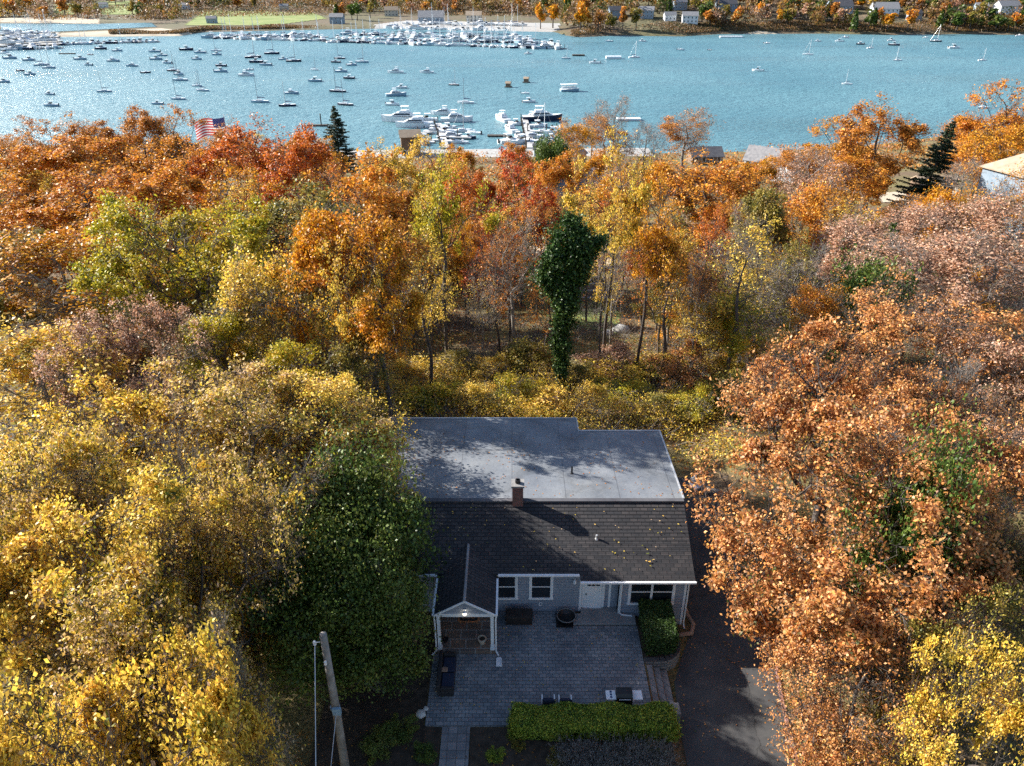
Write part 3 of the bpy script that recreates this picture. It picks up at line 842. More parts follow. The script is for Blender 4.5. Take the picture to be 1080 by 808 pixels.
# driveway draped over the ground
dl = [(5, 7.9), (20, 7.9), (24, 8.0), (26.5, 8.2), (28.3, 8.95), (30.2, 9.9), (34, 10.0), (40, 10.2), (43.5, 10.8)]
drr = [(43.5, 15.5), (38, 15.2), (32, 14.4), (26, 13.3), (20, 12.6), (5, 12.2)]
def drv_z(y): return gz(10.5, y)
dn = 60
V = []; Q = []
yy = np.linspace(5, 43.5, dn)
xl = np.interp(yy, [a for a, b in dl], [b for a, b in dl]); xr = np.interp(yy, [a for a, b in reversed(drr)], [b for a, b in reversed(drr)])
for i in range(dn):
    for k in range(9):
        x = xl[i] + (xr[i] - xl[i]) * k / 8
        V.append((x, yy[i], max(drv_z(yy[i]), gz(min(x, 12.9), yy[i])) + .035))
for i in range(dn - 1):
    for k in range(8):
        a = i * 9 + k
        Q.append((a, a + 1, a + 10, a + 9))
me = np_mesh('driveway', V, quads=Q, smooth=True); me.materials.append(M['asphalt'])
tag(link(bpy.data.objects.new('driveway', me)), kind='structure')
# red kerb on the right edge of the driveway
bm = bmesh.new()
rk = random.Random(4)
y = 6.0
while y < 29:
    L = rk.uniform(.5, .8)
    x0 = float(np.interp(y, [a for a, b in reversed(drr)], [b for a, b in reversed(drr)])); x1 = float(np.interp(y + L, [a for a, b in reversed(drr)], [b for a, b in reversed(drr)]))
    z = drv_z(y)
    j = rk.uniform(-.02, .02)
    vs = [bm.verts.new(p) for p in ((x0 + j, y, z - .1), (x0 + .17 + j, y, z - .1), (x1 + .17 + j, y + L - .02, z - .1), (x1 + j, y + L - .02, z - .1))]
    vt = [bm.verts.new(v.co + Vector((0, 0, .25 + j))) for v in vs]
    bm.faces.new(list(reversed(vs))); bm.faces.new(vt)
    for i in range(4): bm.faces.new([vs[i], vs[(i + 1) % 4], vt[(i + 1) % 4], vt[i]])
    y += L
tag(bm_obj('kerb', bm, M['kerb'], None, .015), 'weathered red kerb along the right edge of the driveway', 'kerb')

# raised planter with a curved block wall, steps beside it
t = empty('raised_planter', (7.7, 28.6, -1.0), 'raised planter with curved grey block wall at the driveway corner', 'planter')
outer = [(8.75, 30.36)] + [(7.55 + 1.25 * math.cos(a), 28.45 + 1.25 * math.sin(a)) for a in [R(q) for q in range(0, -91, -15)]] + [(6.75, 27.2)]
bm = bmesh.new()
for i in range(len(outer) - 1):
    a = Vector((*outer[i], 0)); b = Vector((*outer[i + 1], 0)); d = (b - a).normalized(); nn = Vector((d.y, -d.x, 0)) * -.28
    prism(bm, [(a.x, a.y), (a.x + nn.x * -1, a.y + nn.y * -1), (b.x + nn.x * -1, b.y + nn.y * -1), (b.x, b.y)][::1], -.2, .72)
bmesh.ops.recalc_face_normals(bm, faces=bm.faces)
o = bm_obj('block_wall', bm, M['timber_wall'], t); o.location = (-7.7, -28.6, 0)
bm = bmesh.new(); prism(bm, [(6.76, 27.45), (7.6, 27.45), (8.35, 27.9), (8.6, 28.6), (8.6, 30.36), (6.76, 30.36)], -.2, .62); o = bm_obj('soil', bm, M['soil'], t); o.location = (-7.7, -28.6, 0)
t = empty('garden_steps', (7.2, 25.8, -1.0), 'grey block steps from the patio down to the driveway', 'steps')
for i in range(3):
    bm = bmesh.new(); box(bm, 6.72 + i * .40, 6.72 + (i + 1) * .40 - .005, 24.75, 27.15, -1.1, -.42 - i * .2)
    o = bm_obj('step', bm, M['timber_wall'], t, .012); o.location = (-7.2, -25.8, 1.0)
bm = bmesh.new(); box(bm, 6.72, 8.0, 24.1, 24.74, -1.15, -.25); o = bm_obj('side_wall', bm, M['timber_wall'], t, .012); o.location = (-7.2, -25.8, 1.0)
# edging at the house corner
ep = [at_z(u, v, -1.0) for u, v in ((721, 638), (725, 650), (731, 659), (729, 669), (713, 671))]
bm = bmesh.new(); tube(bm, [p + Vector((0, 0, .06)) for p in ep], .13, 6); tag(bm_obj('bed_edging', bm, M['edging'], smooth=True), 'tan curved edging round the small bed at the house corner', 'edging')

# storage box
def rel(o, t):  # part built in world coordinates
    o.location = -Vector(t.location); return o
t = empty('deck_box', (.38, 29.95, PZ), 'long black storage box against the wall under the window', 'storage box')
bm = bmesh.new(); box(bm, -.32, 1.08, 29.66, 30.28, PZ, .22); rel(bm_obj('box_body', bm, M['brown_plastic'], t, .02), t)
bm = bmesh.new(); box(bm, -.35, 1.11, 29.63, 30.30, .225, .29)
for k in range(3): box(bm, -.3 + k * .47, .1 + k * .47, 29.68, 30.25, .291, .31)
rel(bm_obj('lid', bm, M['brown_plastic'], t, .02), t)
# fire bowl
t = empty('fire_pit', (2.92, 30.0, PZ), 'round black fire bowl on the patio left of the stoop', 'fire pit')
bm = bmesh.new(); lathe(bm, [(.30, .0), (.34, .05), (.5, .3), (.52, .34), (.46, .33), (.3, .18), (.05, .14)], 24); bm_obj('bowl', bm, M['black'], t)
bm = bmesh.new()
for a in range(24):
    q = 2 * math.pi * a / 24; q2 = 2 * math.pi * (a + 1) / 24
    tube(bm, [(.50 * math.cos(q), .50 * math.sin(q), .36), (.50 * math.cos(q2), .50 * math.sin(q2), .36)], .02, 5)
bm_obj('rim', bm, M['stone'], t)
bm = bmesh.new(); box(bm, -.55, .35, -.52, .5, 0.002, .03); bm_obj('mat', bm, M['black'], t)
# loveseat
t = empty('loveseat', (-3.2, 26.2, PZ), 'black wicker loveseat on the left edge of the patio', 'sofa')
bm = bmesh.new(); box(bm, -.38, .38, -1.12, 1.12, .05, .34); bm_obj('seat_frame', bm, M['wicker'], t, .02)
bm = bmesh.new(); box(bm, -.44, -.27, -1.12, 1.12, .345, .78); bm_obj('backrest', bm, M['wicker'], t, .03)
for s in (-1, 1):
    bm = bmesh.new(); box(bm, -.26, .38, s * 1.04 - .08, s * 1.04 + .08, .345, .6); bm_obj('armrest', bm, M['wicker'], t, .03)
    bm = bmesh.new(); box(bm, -.24, .37, s * .48 - .45, s * .48 + .45, .345, .46); bm_obj('cushion', bm, M['navy_fabric'], t, .04)
    for sx in (-.33, .33):
        bm = bmesh.new(); box(bm, sx - .03, sx + .03, s * 1.05 - .03, s * 1.05 + .03, 0, .05); bm_obj('leg', bm, M['black'], t)
bm = bmesh.new(); box(bm, -.2, .1, -.15, .15, .465, .56); tag(rel(bm_obj('throw_pillow', bm, M['edging'], None, .04), t), 'tan cushion lying on the black wicker loveseat', 'cushion').location = (-3.28, 26.3, PZ)
# two patio chairs behind the hedge
def chair(x, y, rz, label):
    t = empty('patio_chair', (x, y, PZ), label, 'chair', 'dark patio chairs behind the hedge', rz)
    bm = bmesh.new(); box(bm, -.27, .27, -.27, .25, .38, .43); bm_obj('seat', bm, M['navy_fabric'], t, .02)
    bm = bmesh.new(); box(bm, -.27, .27, .24, .30, .44, .98); bm_obj('backrest', bm, M['navy_fabric'], t, .02)
    for sx in (-1, 1):
        for sy in (-.24, .27):
            bm = bmesh.new(); tube(bm, [(sx * .29, sy, 0), (sx * .29, sy, .62 if sy < 0 else .98)], .018, 6); bm_obj('leg', bm, M['black'], t)
        bm = bmesh.new(); box(bm, sx * .29 - .03, sx * .29 + .03, -.27, .27, .62, .65); bm_obj('armrest', bm, M['alu'], t)
    return t
chair(1.72, 24.45, math.pi, 'dark patio chair behind the hedge, left of the pair')
chair(2.52, 24.43, math.pi, 'dark patio chair behind the hedge, right of the pair')
# grill
t = empty('gas_grill', (5.3, 24.55, PZ), 'black lidded gas grill with pale side shelves beside the hedge', 'grill')
bm = bmesh.new(); box(bm, -.38, .38, -.26, .26, .08, .78); bm_obj('cabinet', bm, M['black'], t, .01)
bm = bmesh.new()
pf = [(-.28, .79), (-.30, .95), (-.18, 1.12), (.05, 1.18), (.22, 1.1), (.28, .9), (.28, .79)]
a = [bm.verts.new((-.36, y, z)) for y, z in pf]; b = [bm.verts.new((.36, y, z)) for y, z in pf]
bm.faces.new(a); bm.faces.new(list(reversed(b)))
for i in range(len(pf)): bm.faces.new([a[i], b[i], b[(i + 1) % len(pf)], a[(i + 1) % len(pf)]])
bmesh.ops.recalc_face_normals(bm, faces=bm.faces)
ld = bm_obj('lid', bm, M['black'], t, .01)
bm = bmesh.new(); tube(bm, [(-.28, -.36, .92), (.28, -.36, .92)], .018, 8); bm_obj('handle', bm, M['steel'], ld)
for s in (-1, 1):
    bm = bmesh.new(); box(bm, min(s * .39, s * .86), max(s * .39, s * .86), -.27, .25, .80, .84); sh = bm_obj('side_shelf', bm, M['white'], t, .01)
bm = bmesh.new()
for k in range(3): lathe(bm, [(.055, .842), (.055, .86), (.03, .862)], 12, (-.62, -.14 + k * .15, 0))
bm_obj('side_burner', bm, M['canvas'], t)
for sx in (-.3, .3):
    for sy in (-.2, .2):
        bm = bmesh.new(); tube(bm, [(sx - .02, sy, .045), (sx + .02, sy, .045)], .045, 10); bm_obj('wheel', bm, M['black'], t)
# porch pot, doormat, splash blocks, hose bib
t = empty('flower_pot', (-1.55, 28.25, -.1), 'round beige pot on the porch floor by the right post', 'flower pot')
bm = bmesh.new(); lathe(bm, [(.14, 0), (.2, .28), (.235, .29), (.235, .36), (.17, .36), (.165, .28)], 20); bm_obj('pot_body', bm, M['terracotta'], t)
bm = bmesh.new(); lathe(bm, [(.16, .26), (.16, .30)], 16); bm_obj('soil', bm, M['soil'], t)
t = empty('flower_pot', (-3.45, 28.35, -.1), 'small dark pot with yellow flowers by the left porch post', 'flower pot')
bm = bmesh.new(); lathe(bm, [(.10, 0), (.15, .2), (.16, .22), (.12, .22)], 14); bm_obj('pot_body', bm, M['black'], t)
t = empty('doormat', (-2.33, 30.0, -.1), 'octagonal orange doormat with a dark centre on the porch floor', 'doormat')
def octo(bm, a, b, z0, z1):
    prism(bm, [(-a + .2 * a, -b), (a - .2 * a, -b), (a, -b + .35 * b), (a, b - .35 * b), (a - .2 * a, b), (-a + .2 * a, b), (-a, b - .35 * b), (-a, -b + .35 * b)], z0, z1)
bm = bmesh.new(); octo(bm, .58, .34, .0, .02); bm_obj('mat_border', bm, M['orange_paint'], t)
bm = bmesh.new(); octo(bm, .48, .25, .02, .026); bm_obj('mat_field', bm, M['black'], t)
bm = bmesh.new()
for k in range(9): box(bm, -.36 + k * .08, -.32 + k * .08, -.06 - .03 * (k % 2), .07 + .03 * ((k + 1) % 2), .026, .030)
bm_obj('mat_pattern', bm, M['orange_paint'], t)
def splash(x, y, label):
    bm = bmesh.new(); prism(bm, [(-.10, .28), (-.17, -.3), (.17, -.3), (.10, .28)], 0, .05)
    for s in (-1, 1): box(bm, s * .13 - .02, s * .13 + .02, -.28, .2, .051, .1)
    o = bm_obj('splash_block', bm, M['white'], None, .01, loc=(x, y, PZ)); tag(o, label, 'splash block')
splash(-.66, 27.2, 'pale splash block under the downspout at the right porch post')
bm = bmesh.new()
for a in range(14):
    q = 2 * math.pi * a / 14; q2 = 2 * math.pi * (a + 1) / 14
    tube(bm, [(.09 * math.cos(q), 0, .11 * math.sin(q)), (.09 * math.cos(q2), 0, .11 * math.sin(q2))], .022, 5)
tag(bm_obj('hose_holder', bm, M['white'], None, loc=(1.55, LW - .04, .22)), 'small white ring holder on the siding under the right window of the pair', 'hose holder')
# pale stones at the left patio corner
for (u, v, r_, lb) in ((444, 754, .24, 'larger pale round stone by the left patio corner'), (449, 748, .13, 'smaller pale stone beside the round one at the patio corner')):
    p = at_z(u, v, -.3)
    bm = bmesh.new(); bmesh.ops.create_icosphere(bm, subdivisions=3, radius=r_)
    for vv in bm.verts: vv.co = Vector((vv.co.x, vv.co.y, vv.co.z * .6)) * (1 + .08 * math.sin(vv.co.x * 17 + vv.co.y * 23))
    tag(bm_obj('rock', bm, M['rock'], smooth=True, loc=(p.x, p.y, -.3 + r_ * .3)), lb, 'rock')

# white garden chair and a fallen wooden thing behind the house
p = at_z(733, 519, -.75)
t = empty('garden_chair', (p.x, p.y, gz(p.x, p.y) + .03), 'white garden chair on the driveway behind the right house corner', 'chair', rz=R(35))
bm = bmesh.new(); box(bm, -.28, .28, -.28, .28, .36, .40); bm_obj('seat', bm, M['white'], t, .01)
bm = bmesh.new()
for k in range(5): box(bm, -.27 + k * .112, -.18 + k * .112, .26, .30, .41, 1.0)
bm_obj('backrest', bm, M['white'], t)
for sx in (-1, 1):
    bm = bmesh.new(); box(bm, sx * .33 - .07, sx * .33 + .07, -.38, .3, .58, .61); bm_obj('armrest', bm, M['white'], t)
    for sy in (-.3, .24):
        bm = bmesh.new(); box(bm, sx * .31 - .03, sx * .31 + .03, sy - .03, sy + .03, 0, .579); bm_obj('leg', bm, M['white'], t)
t = empty('wooden_bench', (p.x + 1.3, p.y - .7, gz(p.x + 1.3, p.y - .7) + .03), 'weathered low wooden bench beside the white garden chair', 'bench', rz=R(-28))
bm = bmesh.new()
for k in range(3): box(bm, -.8, .8, -.2 + k * .14, -.08 + k * .14, .4, .44)
bm_obj('seat', bm, M['wood_pole'], t)
for s in (-1, 1):
    bm = bmesh.new(); box(bm, s * .65 - .05, s * .65 + .05, -.18, .2, 0, .395); bm_obj('leg', bm, M['wood_pole'], t)

# utility pole with hardware, and its guy wire
PLX, PLY = -7.1, 20.6
t = empty('utility_pole', (PLX, PLY, -.35), 'weathered grey utility pole with hardware near its top', 'utility pole')
bm = bmesh.new(); tube(bm, [(0, 0, 0), (.02, 0, 4.6), (0, 0, 9.15)], [.19, .165, .135], 14); bm_obj('pole', bm, M['wood_pole'], t, smooth=True)
bm = bmesh.new(); tube(bm, [(-.16, -.02, 8.75), (-.34, -.05, 8.75)], .02, 6); lathe(bm, [(.03, 8.6), (.07, 8.66), (.05, 8.72), (.07, 8.78), (.03, 8.84)], 10, (-.36, -.05, 0)); bm_obj('insulator', bm, M['gel_white'], t)
bm = bmesh.new(); tube(bm, [(.0, -.14, 7.9), (.0, -.24, 7.9)], .02, 6); lathe(bm, [(.03, 7.78), (.06, 7.84), (.04, 7.9), (.06, 7.96), (.03, 8.0)], 10, (.0, -.28, 0)); bm_obj('insulator', bm, M['gel_white'], t)
bm = bmesh.new(); lathe(bm, [(.20, 5.0), (.20, 5.1)], 14, (0, 0, 0)); box(bm, -.05, .28, -.28, -.16, 4.9, 5.25); bm_obj('bracket', bm, M['gel_blue'], t)
a = Vector((PLX - .36, PLY - .05, 8.3)); b = at_y(333, 808, 17.3); c = b + (b - a) * 1.35
bm = bmesh.new(); tube(bm, [a, b, c], .022, 5); tag(bm_obj('service_cable', bm, M['alu']), 'white cable slanting down from the top of the utility pole', 'cable')
a = Vector((PLX + .1, PLY - .2, 4.75)); b = at_y(349, 808, 18.4); c = b + (b - a) * .5
bm = bmesh.new(); tube(bm, [a, b, c], .016, 5); tag(bm_obj('guy_wire', bm, M['alu']), 'thin dark wire hanging from the bracket halfway down the pole', 'cable')

# ================================================================ TREES
def unit(v):
    return v / np.maximum(np.linalg.norm(v, axis=-1, keepdims=True), 1e-9)
def skeleton(seed, H, RAD, cb, wobble=.35, lump=.30, gate=.55, nattr=420, step=0.6, blobs=12, trunk_r=0.3, tipr=0.018, lean=0.0, flat=0.85, minb=0.28, fork=0):
    """space colonisation inside a lumpy crown; returns nodes, parents, radii"""
    rs = np.random.RandomState(seed)
    cz = H * (cb + 1) / 2; hz = H * (1 - cb) / 2
    W = [(unit(rs.normal(size=3)), rs.uniform(1.5, 4.5), rs.uniform(0, 6.28)) for _ in range(7)]
    K = [(unit(rs.normal(size=3)) * rs.uniform(2.2, 5.0) / RAD, rs.uniform(0, 6.28)) for _ in range(6)]
    A = []
    while len(A) < nattr:
        d = unit(rs.normal(size=3))
        rr = 0.82 + lump * sum(math.sin(f * float(d @ w) * 1.6 + p) for w, f, p in W) / 2.6
        q = rs.uniform(0.25, 1) ** 0.6 * rr
        zz = d[2] * q
        # egg shape: widest below the middle, rounded top
        wide = 1.0 - 0.28 * max(zz, 0) ** 2
        pnt = np.array([d[0] * q * RAD * wide, d[1] * q * RAD * wide, cz + zz * hz])
        g_ = sum(math.sin(float(pnt @ k) + p) for k, p in K)
        if g_ < -gate: continue
        if pnt[2] > H * cb * .9 and pnt[2] < H * 1.02: A.append(pnt)
    A = np.array(A)
    nodes = [np.array([0.0, 0, 0])]; par = [-1]
    z = 0
    ph = rs.uniform(0, 6.28)
    while z < H * cb:
        z += step * 1.3
        q = z / H
        nodes.append(np.array([lean * z + wobble * math.sin(q * 7 + ph) * q, wobble * math.cos(q * 6 + ph) * q, z])); par.append(len(nodes) - 2)
    nodes = [n for n in nodes]
    N = np.array(nodes)
    dist = np.full(len(A), 1e9); near = np.zeros(len(A), int)
    def upd(start):
        nonlocal dist, near
        D = np.linalg.norm(A[:, None] - N[None, start:], axis=2)
        m = D.argmin(1); dm = D[np.arange(len(A)), m]
        b = dm < dist
        dist = np.where(b, dm, dist); near = np.where(b, m + start, near)
    upd(0)
    kill = step * 1.2
    for it in range(90):
        if len(A) == 0: break
        start = len(N)
        new = []; np_ = []
        for i in np.unique(near):
            s = near == i
            d = unit((unit(A[s] - N[i])).mean(0) + rs.normal(size=3) * 0.12 + np.array([0, 0, 0.06]))
            q = N[i] + d * step
            new.append(q); np_.append(i)
        new = np.array(new)
        # drop duplicates very near existing nodes
        D = np.linalg.norm(new[:, None] - N[None], axis=2).min(1)
        keep = D > step * 0.35
        if not keep.any(): break
        N = np.vstack([N, new[keep]]); par += [np_[i] for i in range(len(new)) if keep[i]]
        upd(start)
        alive = dist > kill
        A = A[alive]; dist = dist[alive]; near = near[alive]
        if len(N) > 4000: break
    par = np.array(par)
    n = len(N)
    acc = np.zeros(n); rad = np.zeros(n)
    kids = np.bincount(par[par >= 0], minlength=n)
    E = 2.35
    for i in range(n - 1, -1, -1):
        if kids[i] == 0: acc[i] = tipr ** E
        rad[i] = acc[i] ** (1 / E)
        if par[i] >= 0: acc[par[i]] += acc[i]
    rad *= np.interp(rad, [tipr, rad.max()], [1.0, trunk_r / rad.max()])
    return N, par, rad, kids
def tubes(P0, P1, R0, R1, k=4):
    d = unit(P1 - P0)
    ref = np.where(np.abs(d[:, 2:3]) > 0.9, np.array([[1.0, 0, 0]]), np.array([[0, 0, 1.0]]))
    a = unit(np.cross(d, ref)); b = np.cross(d, a)
    V = []
    for P, RR in ((P0, R0), (P1, R1)):
        for j in range(k):
            q = 2 * math.pi * j / k
            V.append(P + (a * math.cos(q) + b * math.sin(q)) * RR[:, None])
    V = np.stack(V, 1)            # n, 2k, 3
    n = len(P0)
    base = (np.arange(n) * 2 * k)[:, None]
    Q = []
    for j in range(k):
        Q.append(np.concatenate([base + j, base + (j + 1) % k, base + k + (j + 1) % k, base + k + j], 1))
    return V.reshape(-1, 3), np.concatenate(Q)
def leaf_quads(C, size, rs, out=None, upb=0.55, asp=0.62, jit=0.9):
    n = len(C)
    nrm = rs.normal(size=(n, 3)) * jit + np.array([0, 0, upb])
    if out is not None: nrm = nrm + out * 0.5
    nrm = unit(nrm)
    t = unit(np.cross(nrm, rs.normal(size=(n, 3))))
    b = np.cross(nrm, t)
    s = size * rs.uniform(0.65, 1.35, (n, 1))
    w = s * asp
    V = np.stack([C - t * s * .5, C + b * w * .5 + nrm * s * .08, C + t * s * .5 - nrm * s * .05, C - b * w * .5 + nrm * s * .08], 1)
    Q = np.arange(n * 4).reshape(n, 4)
    return V.reshape(-1, 3), Q
PROTO = {}
def make_proto(name, seed, H, RAD, cb, leaves, lsize, twigs=2, twig_len=0.8, spread=0.35, bark='bark', clump=1.0, tuft=1.0, **kw):
    N, par, rad, kids = skeleton(seed, H, RAD, cb, **kw)
    rs = np.random.RandomState(seed + 99)
    e = np.where(par >= 0)[0]
    big = e[rad[e] > 0.06]; small = e[rad[e] <= 0.06]
    V1, Q1 = tubes(N[par[big]], N[big] + (N[big] - N[par[big]]) * .08, np.minimum(rad[par[big]], rad[big] * 1.35), rad[big], 7)
    V2, Q2 = tubes(N[par[small]], N[small] + (N[small] - N[par[small]]) * .05, np.minimum(rad[par[small]], rad[small] * 1.4), rad[small], 3)
    Vs = [V1, V2]; Qs = [Q1, Q2 + len(V1)]
    off = len(V1) + len(V2)
    thin = e[rad[e] < 0.045]
    cen = np.array([0, 0, H * (cb + 1) / 2 * 0.9])
    tips = N[thin]
    if twigs:
        src = np.repeat(thin, twigs)
        dirn = unit(unit(N[src] - N[par[src]]) * 0.8 + rs.normal(size=(len(src), 3)) * 0.65 + unit(N[src] - cen) * 0.5 + np.array([0, 0, .15]))
        L = twig_len * rs.uniform(0.5, 1.2, (len(src), 1))
        P1 = N[src] + dirn * L
        v, q = tubes(N[src], P1, np.full(len(src), .013), np.full(len(src), .006), 3)
        Vs.append(v); Qs.append(q + off); off += len(v)
        s2 = rs.randint(len(src), size=len(src))
        Pm = N[src][s2] + dirn[s2] * L[s2] * .5
        P2 = Pm + unit(dirn[s2] + rs.normal(size=(len(src), 3)) * .6) * L[s2] * .5
        v, q = tubes(Pm, P2, np.full(len(src), .009), np.full(len(src), .005), 3)
        Vs.append(v); Qs.append(q + off); off += len(v)
        tips = np.concatenate([tips, P1, P1, P2])
    tm = np_mesh(name + '_trunk', np.concatenate(Vs), quads=np.concatenate(Qs))
    tm.materials.append(M[bark])
    cm = None
    if leaves:
        w = rs.uniform(0.0, 1, len(tips)) ** clump
        for _ in range(3):
            kv = unit(rs.normal(size=3)) * rs.uniform(.5, 1.3); w = w * (0.62 + 0.38 * np.sin(tips @ kv + rs.uniform(0, 6.28)))
        for _ in range(3):
            kv = unit(rs.normal(size=3)) * rs.uniform(2.2, 4.2); w = w * (0.52 + 0.48 * np.sin(tips @ kv + rs.uniform(0, 6.28))) ** tuft
        w /= w.sum()
        idx = rs.choice(len(tips), leaves, p=w)
        C = tips[idx] + rs.normal(size=(leaves, 3)) * spread * np.array([1, 1, .8])
        v, q = leaf_quads(C, lsize, rs, out=unit(C - cen))
        cl = np.random.RandomState(seed).uniform(0, 1, len(tips))[idx]
        rnd = np.clip(rs.uniform(0, 1, leaves) * .6 + cl * .4, 0, 1)
        cm = np_mesh(name + '_crown', v, quads=q, attrs={'rnd': np.repeat(rnd, 4), 'rnd2': np.repeat(rs.uniform(0, 1, leaves), 4)})
        cm.materials.append(PAL['yellow'])
    # real extent, so that instances can be fitted to a wanted height and radius
    ext = np.concatenate([C, N]) if leaves else N
    PROTO[name] = (tm, cm, float(np.percentile(ext[:, 2], 99.8)), float(np.percentile(np.linalg.norm(ext[:, :2], axis=1), 97)))
def spruce_proto(name, seed, H, RAD, density=1.0, pine=False):
    rs = np.random.RandomState(seed)
    P0 = []; P1 = []; R0 = []; R1 = []; C = []
    P0.append([0, 0, 0]); P1.append([0, 0, H]); R0.append(.24); R1.append(.02)
    z = H * (.30 if pine else .10)
    while z < H * .985:
        f = (z - H * .08) / (H * .92)
        L = RAD * (1 - f) ** (0.8 if not pine else .55) * rs.uniform(.75, 1.1)
        for a in range(rs.randint(5, 8)):
            q = rs.uniform(0, 6.28); l = max(L * rs.uniform(.55, 1.15), .25)
            d = np.array([math.cos(q), math.sin(q), rs.uniform(-.05, .30) - .22 * (1 - f)])
            p0 = np.array([0, 0, z]); p1 = p0 + d * l
            P0.append(p0); P1.append(p1); R0.append(.045); R1.append(.01)
            m = int(l * 60 * density)
            t = rs.uniform(.15, 1, m) ** .8
            side = np.array([-math.sin(q), math.cos(q), 0])
            wid = (.10 + .28 * l * (1 - t) * .6)
            c = p0 + d * l * t[:, None] + side * (rs.normal(size=m) * wid)[:, None] * .8 + np.array([0, 0, -1]) * np.abs(rs.normal(size=m))[:, None] * .10
            C.append(c)
        z += rs.uniform(.22, .42) * (1.3 if pine else 1)
    C = np.concatenate(C)
    V, Q = tubes(np.array(P0, float), np.array(P1, float), np.array(R0), np.array(R1), 5)
    tm = np_mesh(name + '_trunk', V, quads=Q); tm.materials.append(M['bark'])
    v, q = leaf_quads(C, .30, rs, upb=.4, asp=.35)
    cm = np_mesh(name + '_crown', v, quads=q, attrs={'rnd': np.repeat(rs.uniform(0, 1, len(C)), 4), 'rnd2': np.repeat(rs.uniform(0, 1, len(C)), 4)})
    cm.materials.append(PAL['spruce'])
    PROTO[name] = (tm, cm, H, RAD * .95)
def dense_proto(name, seed, H, RAD, z0, n, lsize, lumps=26, noise_amp=.25, stems=6):
    """a leafy bush or evergreen filled from near the ground"""
    rs = np.random.RandomState(seed)
    cen = np.array([0, 0, (H + z0) / 2]); hz = (H - z0) / 2
    B = []
    for i in range(lumps):
        d = unit(rs.normal(size=3))
        B.append((cen + d * np.array([RAD, RAD, hz]) * rs.uniform(.35, .92), rs.uniform(.12, .34) * min(RAD, hz * 1.2)))
    B.append((cen, min(RAD, hz) * .7))
    C = []; O = []; cl = []
    per = n // len(B)
    for i, (c, r) in enumerate(B):
        d = unit(rs.normal(size=(per, 3)))
        sp = unit(rs.normal(size=(9, 3)) + np.array([0, 0, .3]))
        r = r * (1 + .75 * np.clip((d @ sp.T).max(1, keepdims=True), 0, 1) ** 22 - .12)
        rr = r * (1 + rs.normal(size=(per, 1)) * .22) * np.where(rs.uniform(size=(per, 1)) < .25, rs.uniform(.4, 1, (per, 1)), 1)
        C.append(c + d * rr); O.append(d); cl.append(np.full(per, rs.uniform()))
    C = np.concatenate(C); O = np.concatenate(O); cl = np.concatenate(cl)
    k = C[:, 2] > z0 * .5
    C = C[k]; O = O[k]; cl = cl[k]
    v, q = leaf_quads(C, lsize, rs, out=O * 1.2, upb=.3)
    m = len(C)
    cm = np_mesh(name + '_crown', v, quads=q, attrs={'rnd': np.repeat(np.clip(rs.uniform(0, 1, m) * .6 + cl * .4, 0, 1), 4), 'rnd2': np.repeat(rs.uniform(0, 1, m), 4)})
    cm.materials.append(PAL['green'])
    P0 = []; P1 = []; R0 = []; R1 = []
    for c, r in B:
        P0.append([0, 0, 0]); P1.append(np.array([0, 0, H * .4]) if stems == 1 else c * np.array([.5, .5, .6])); R0.append(.05 * H / 5); R1.append(.035 * H / 5)
        P0.append(P1[-1]); P1.append(c); R0.append(.035 * H / 5); R1.append(.012)
        for _ in range(5):
            P0.append(c); P1.append(c + unit(rs.normal(size=3)) * r * 1.12); R0.append(.014); R1.append(.006)
    V, Q = tubes(np.array(P0, float), np.array(P1, float), np.array(R0), np.array(R1), 4)
    tm = np_mesh(name + '_trunk', V, quads=Q); tm.materials.append(M['bark'])
    PROTO[name] = (tm, cm, float(np.percentile(C[:, 2], 99.5)), float(np.percentile(np.linalg.norm(C[:, :2], axis=1), 96)))

# near oaks and maples seen from above
make_proto('neara', 11, 15, 6.6, .20, 48000, .175, tuft=1.5, twigs=4, twig_len=.95, nattr=1300, spread=.21, trunk_r=.34, clump=1.3, step=.55, lump=.14, gate=1.3)
make_proto('nearb', 12, 15, 6.6, .22, 48000, .18, tuft=1.5, twigs=4, twig_len=.95, nattr=1300, spread=.23, trunk_r=.34, clump=1.3, step=.55, lump=.14, gate=1.3)
make_proto('nearc', 13, 15, 6.6, .20, 36000, .18, twigs=5, twig_len=1.15, nattr=1200, spread=.24, trunk_r=.34, clump=1.8, step=.55)
make_proto('neard', 14, 15, 6.2, .18, 40000, .17, twigs=5, twig_len=1.1, nattr=1200, spread=.22, trunk_r=.32, clump=1.5, step=.55, lump=.14, gate=1.3)
make_proto('grand', 15, 15, 8.6, .16, 100000, .175, tuft=1.5, twigs=4, twig_len=.95, nattr=2100, spread=.24, trunk_r=.42, clump=1.1, step=.6, lump=.13, gate=1.5)
# mid distance
make_proto('mida', 21, 18, 5.6, .22, 24000, .27, twigs=3, nattr=760, spread=.30, trunk_r=.30, clump=1.4, wobble=.8)
make_proto('midb', 22, 18, 5.6, .24, 22000, .27, twigs=3, nattr=760, spread=.30, trunk_r=.30, clump=1.6, wobble=.8)
make_proto('midc', 23, 18, 5.4, .26, 17000, .27, twigs=4, nattr=700, spread=.32, trunk_r=.28, clump=1.8, wobble=.8)
make_proto('tall', 24, 21, 5.6, .44, 13000, .27, twigs=4, nattr=560, spread=.32, trunk_r=.27, clump=2.0, wobble=1.1)
make_proto('tallb', 25, 21, 5.2, .48, 8500, .26, twigs=5, nattr=520, spread=.30, trunk_r=.25, clump=2.4, wobble=1.3)
make_proto('opena', 31, 18, 5.4, .28, 6500, .25, twigs=5, twig_len=1.2, nattr=620, wobble=1.1, spread=.36, trunk_r=.24, bark='bark_pale', clump=2.6)
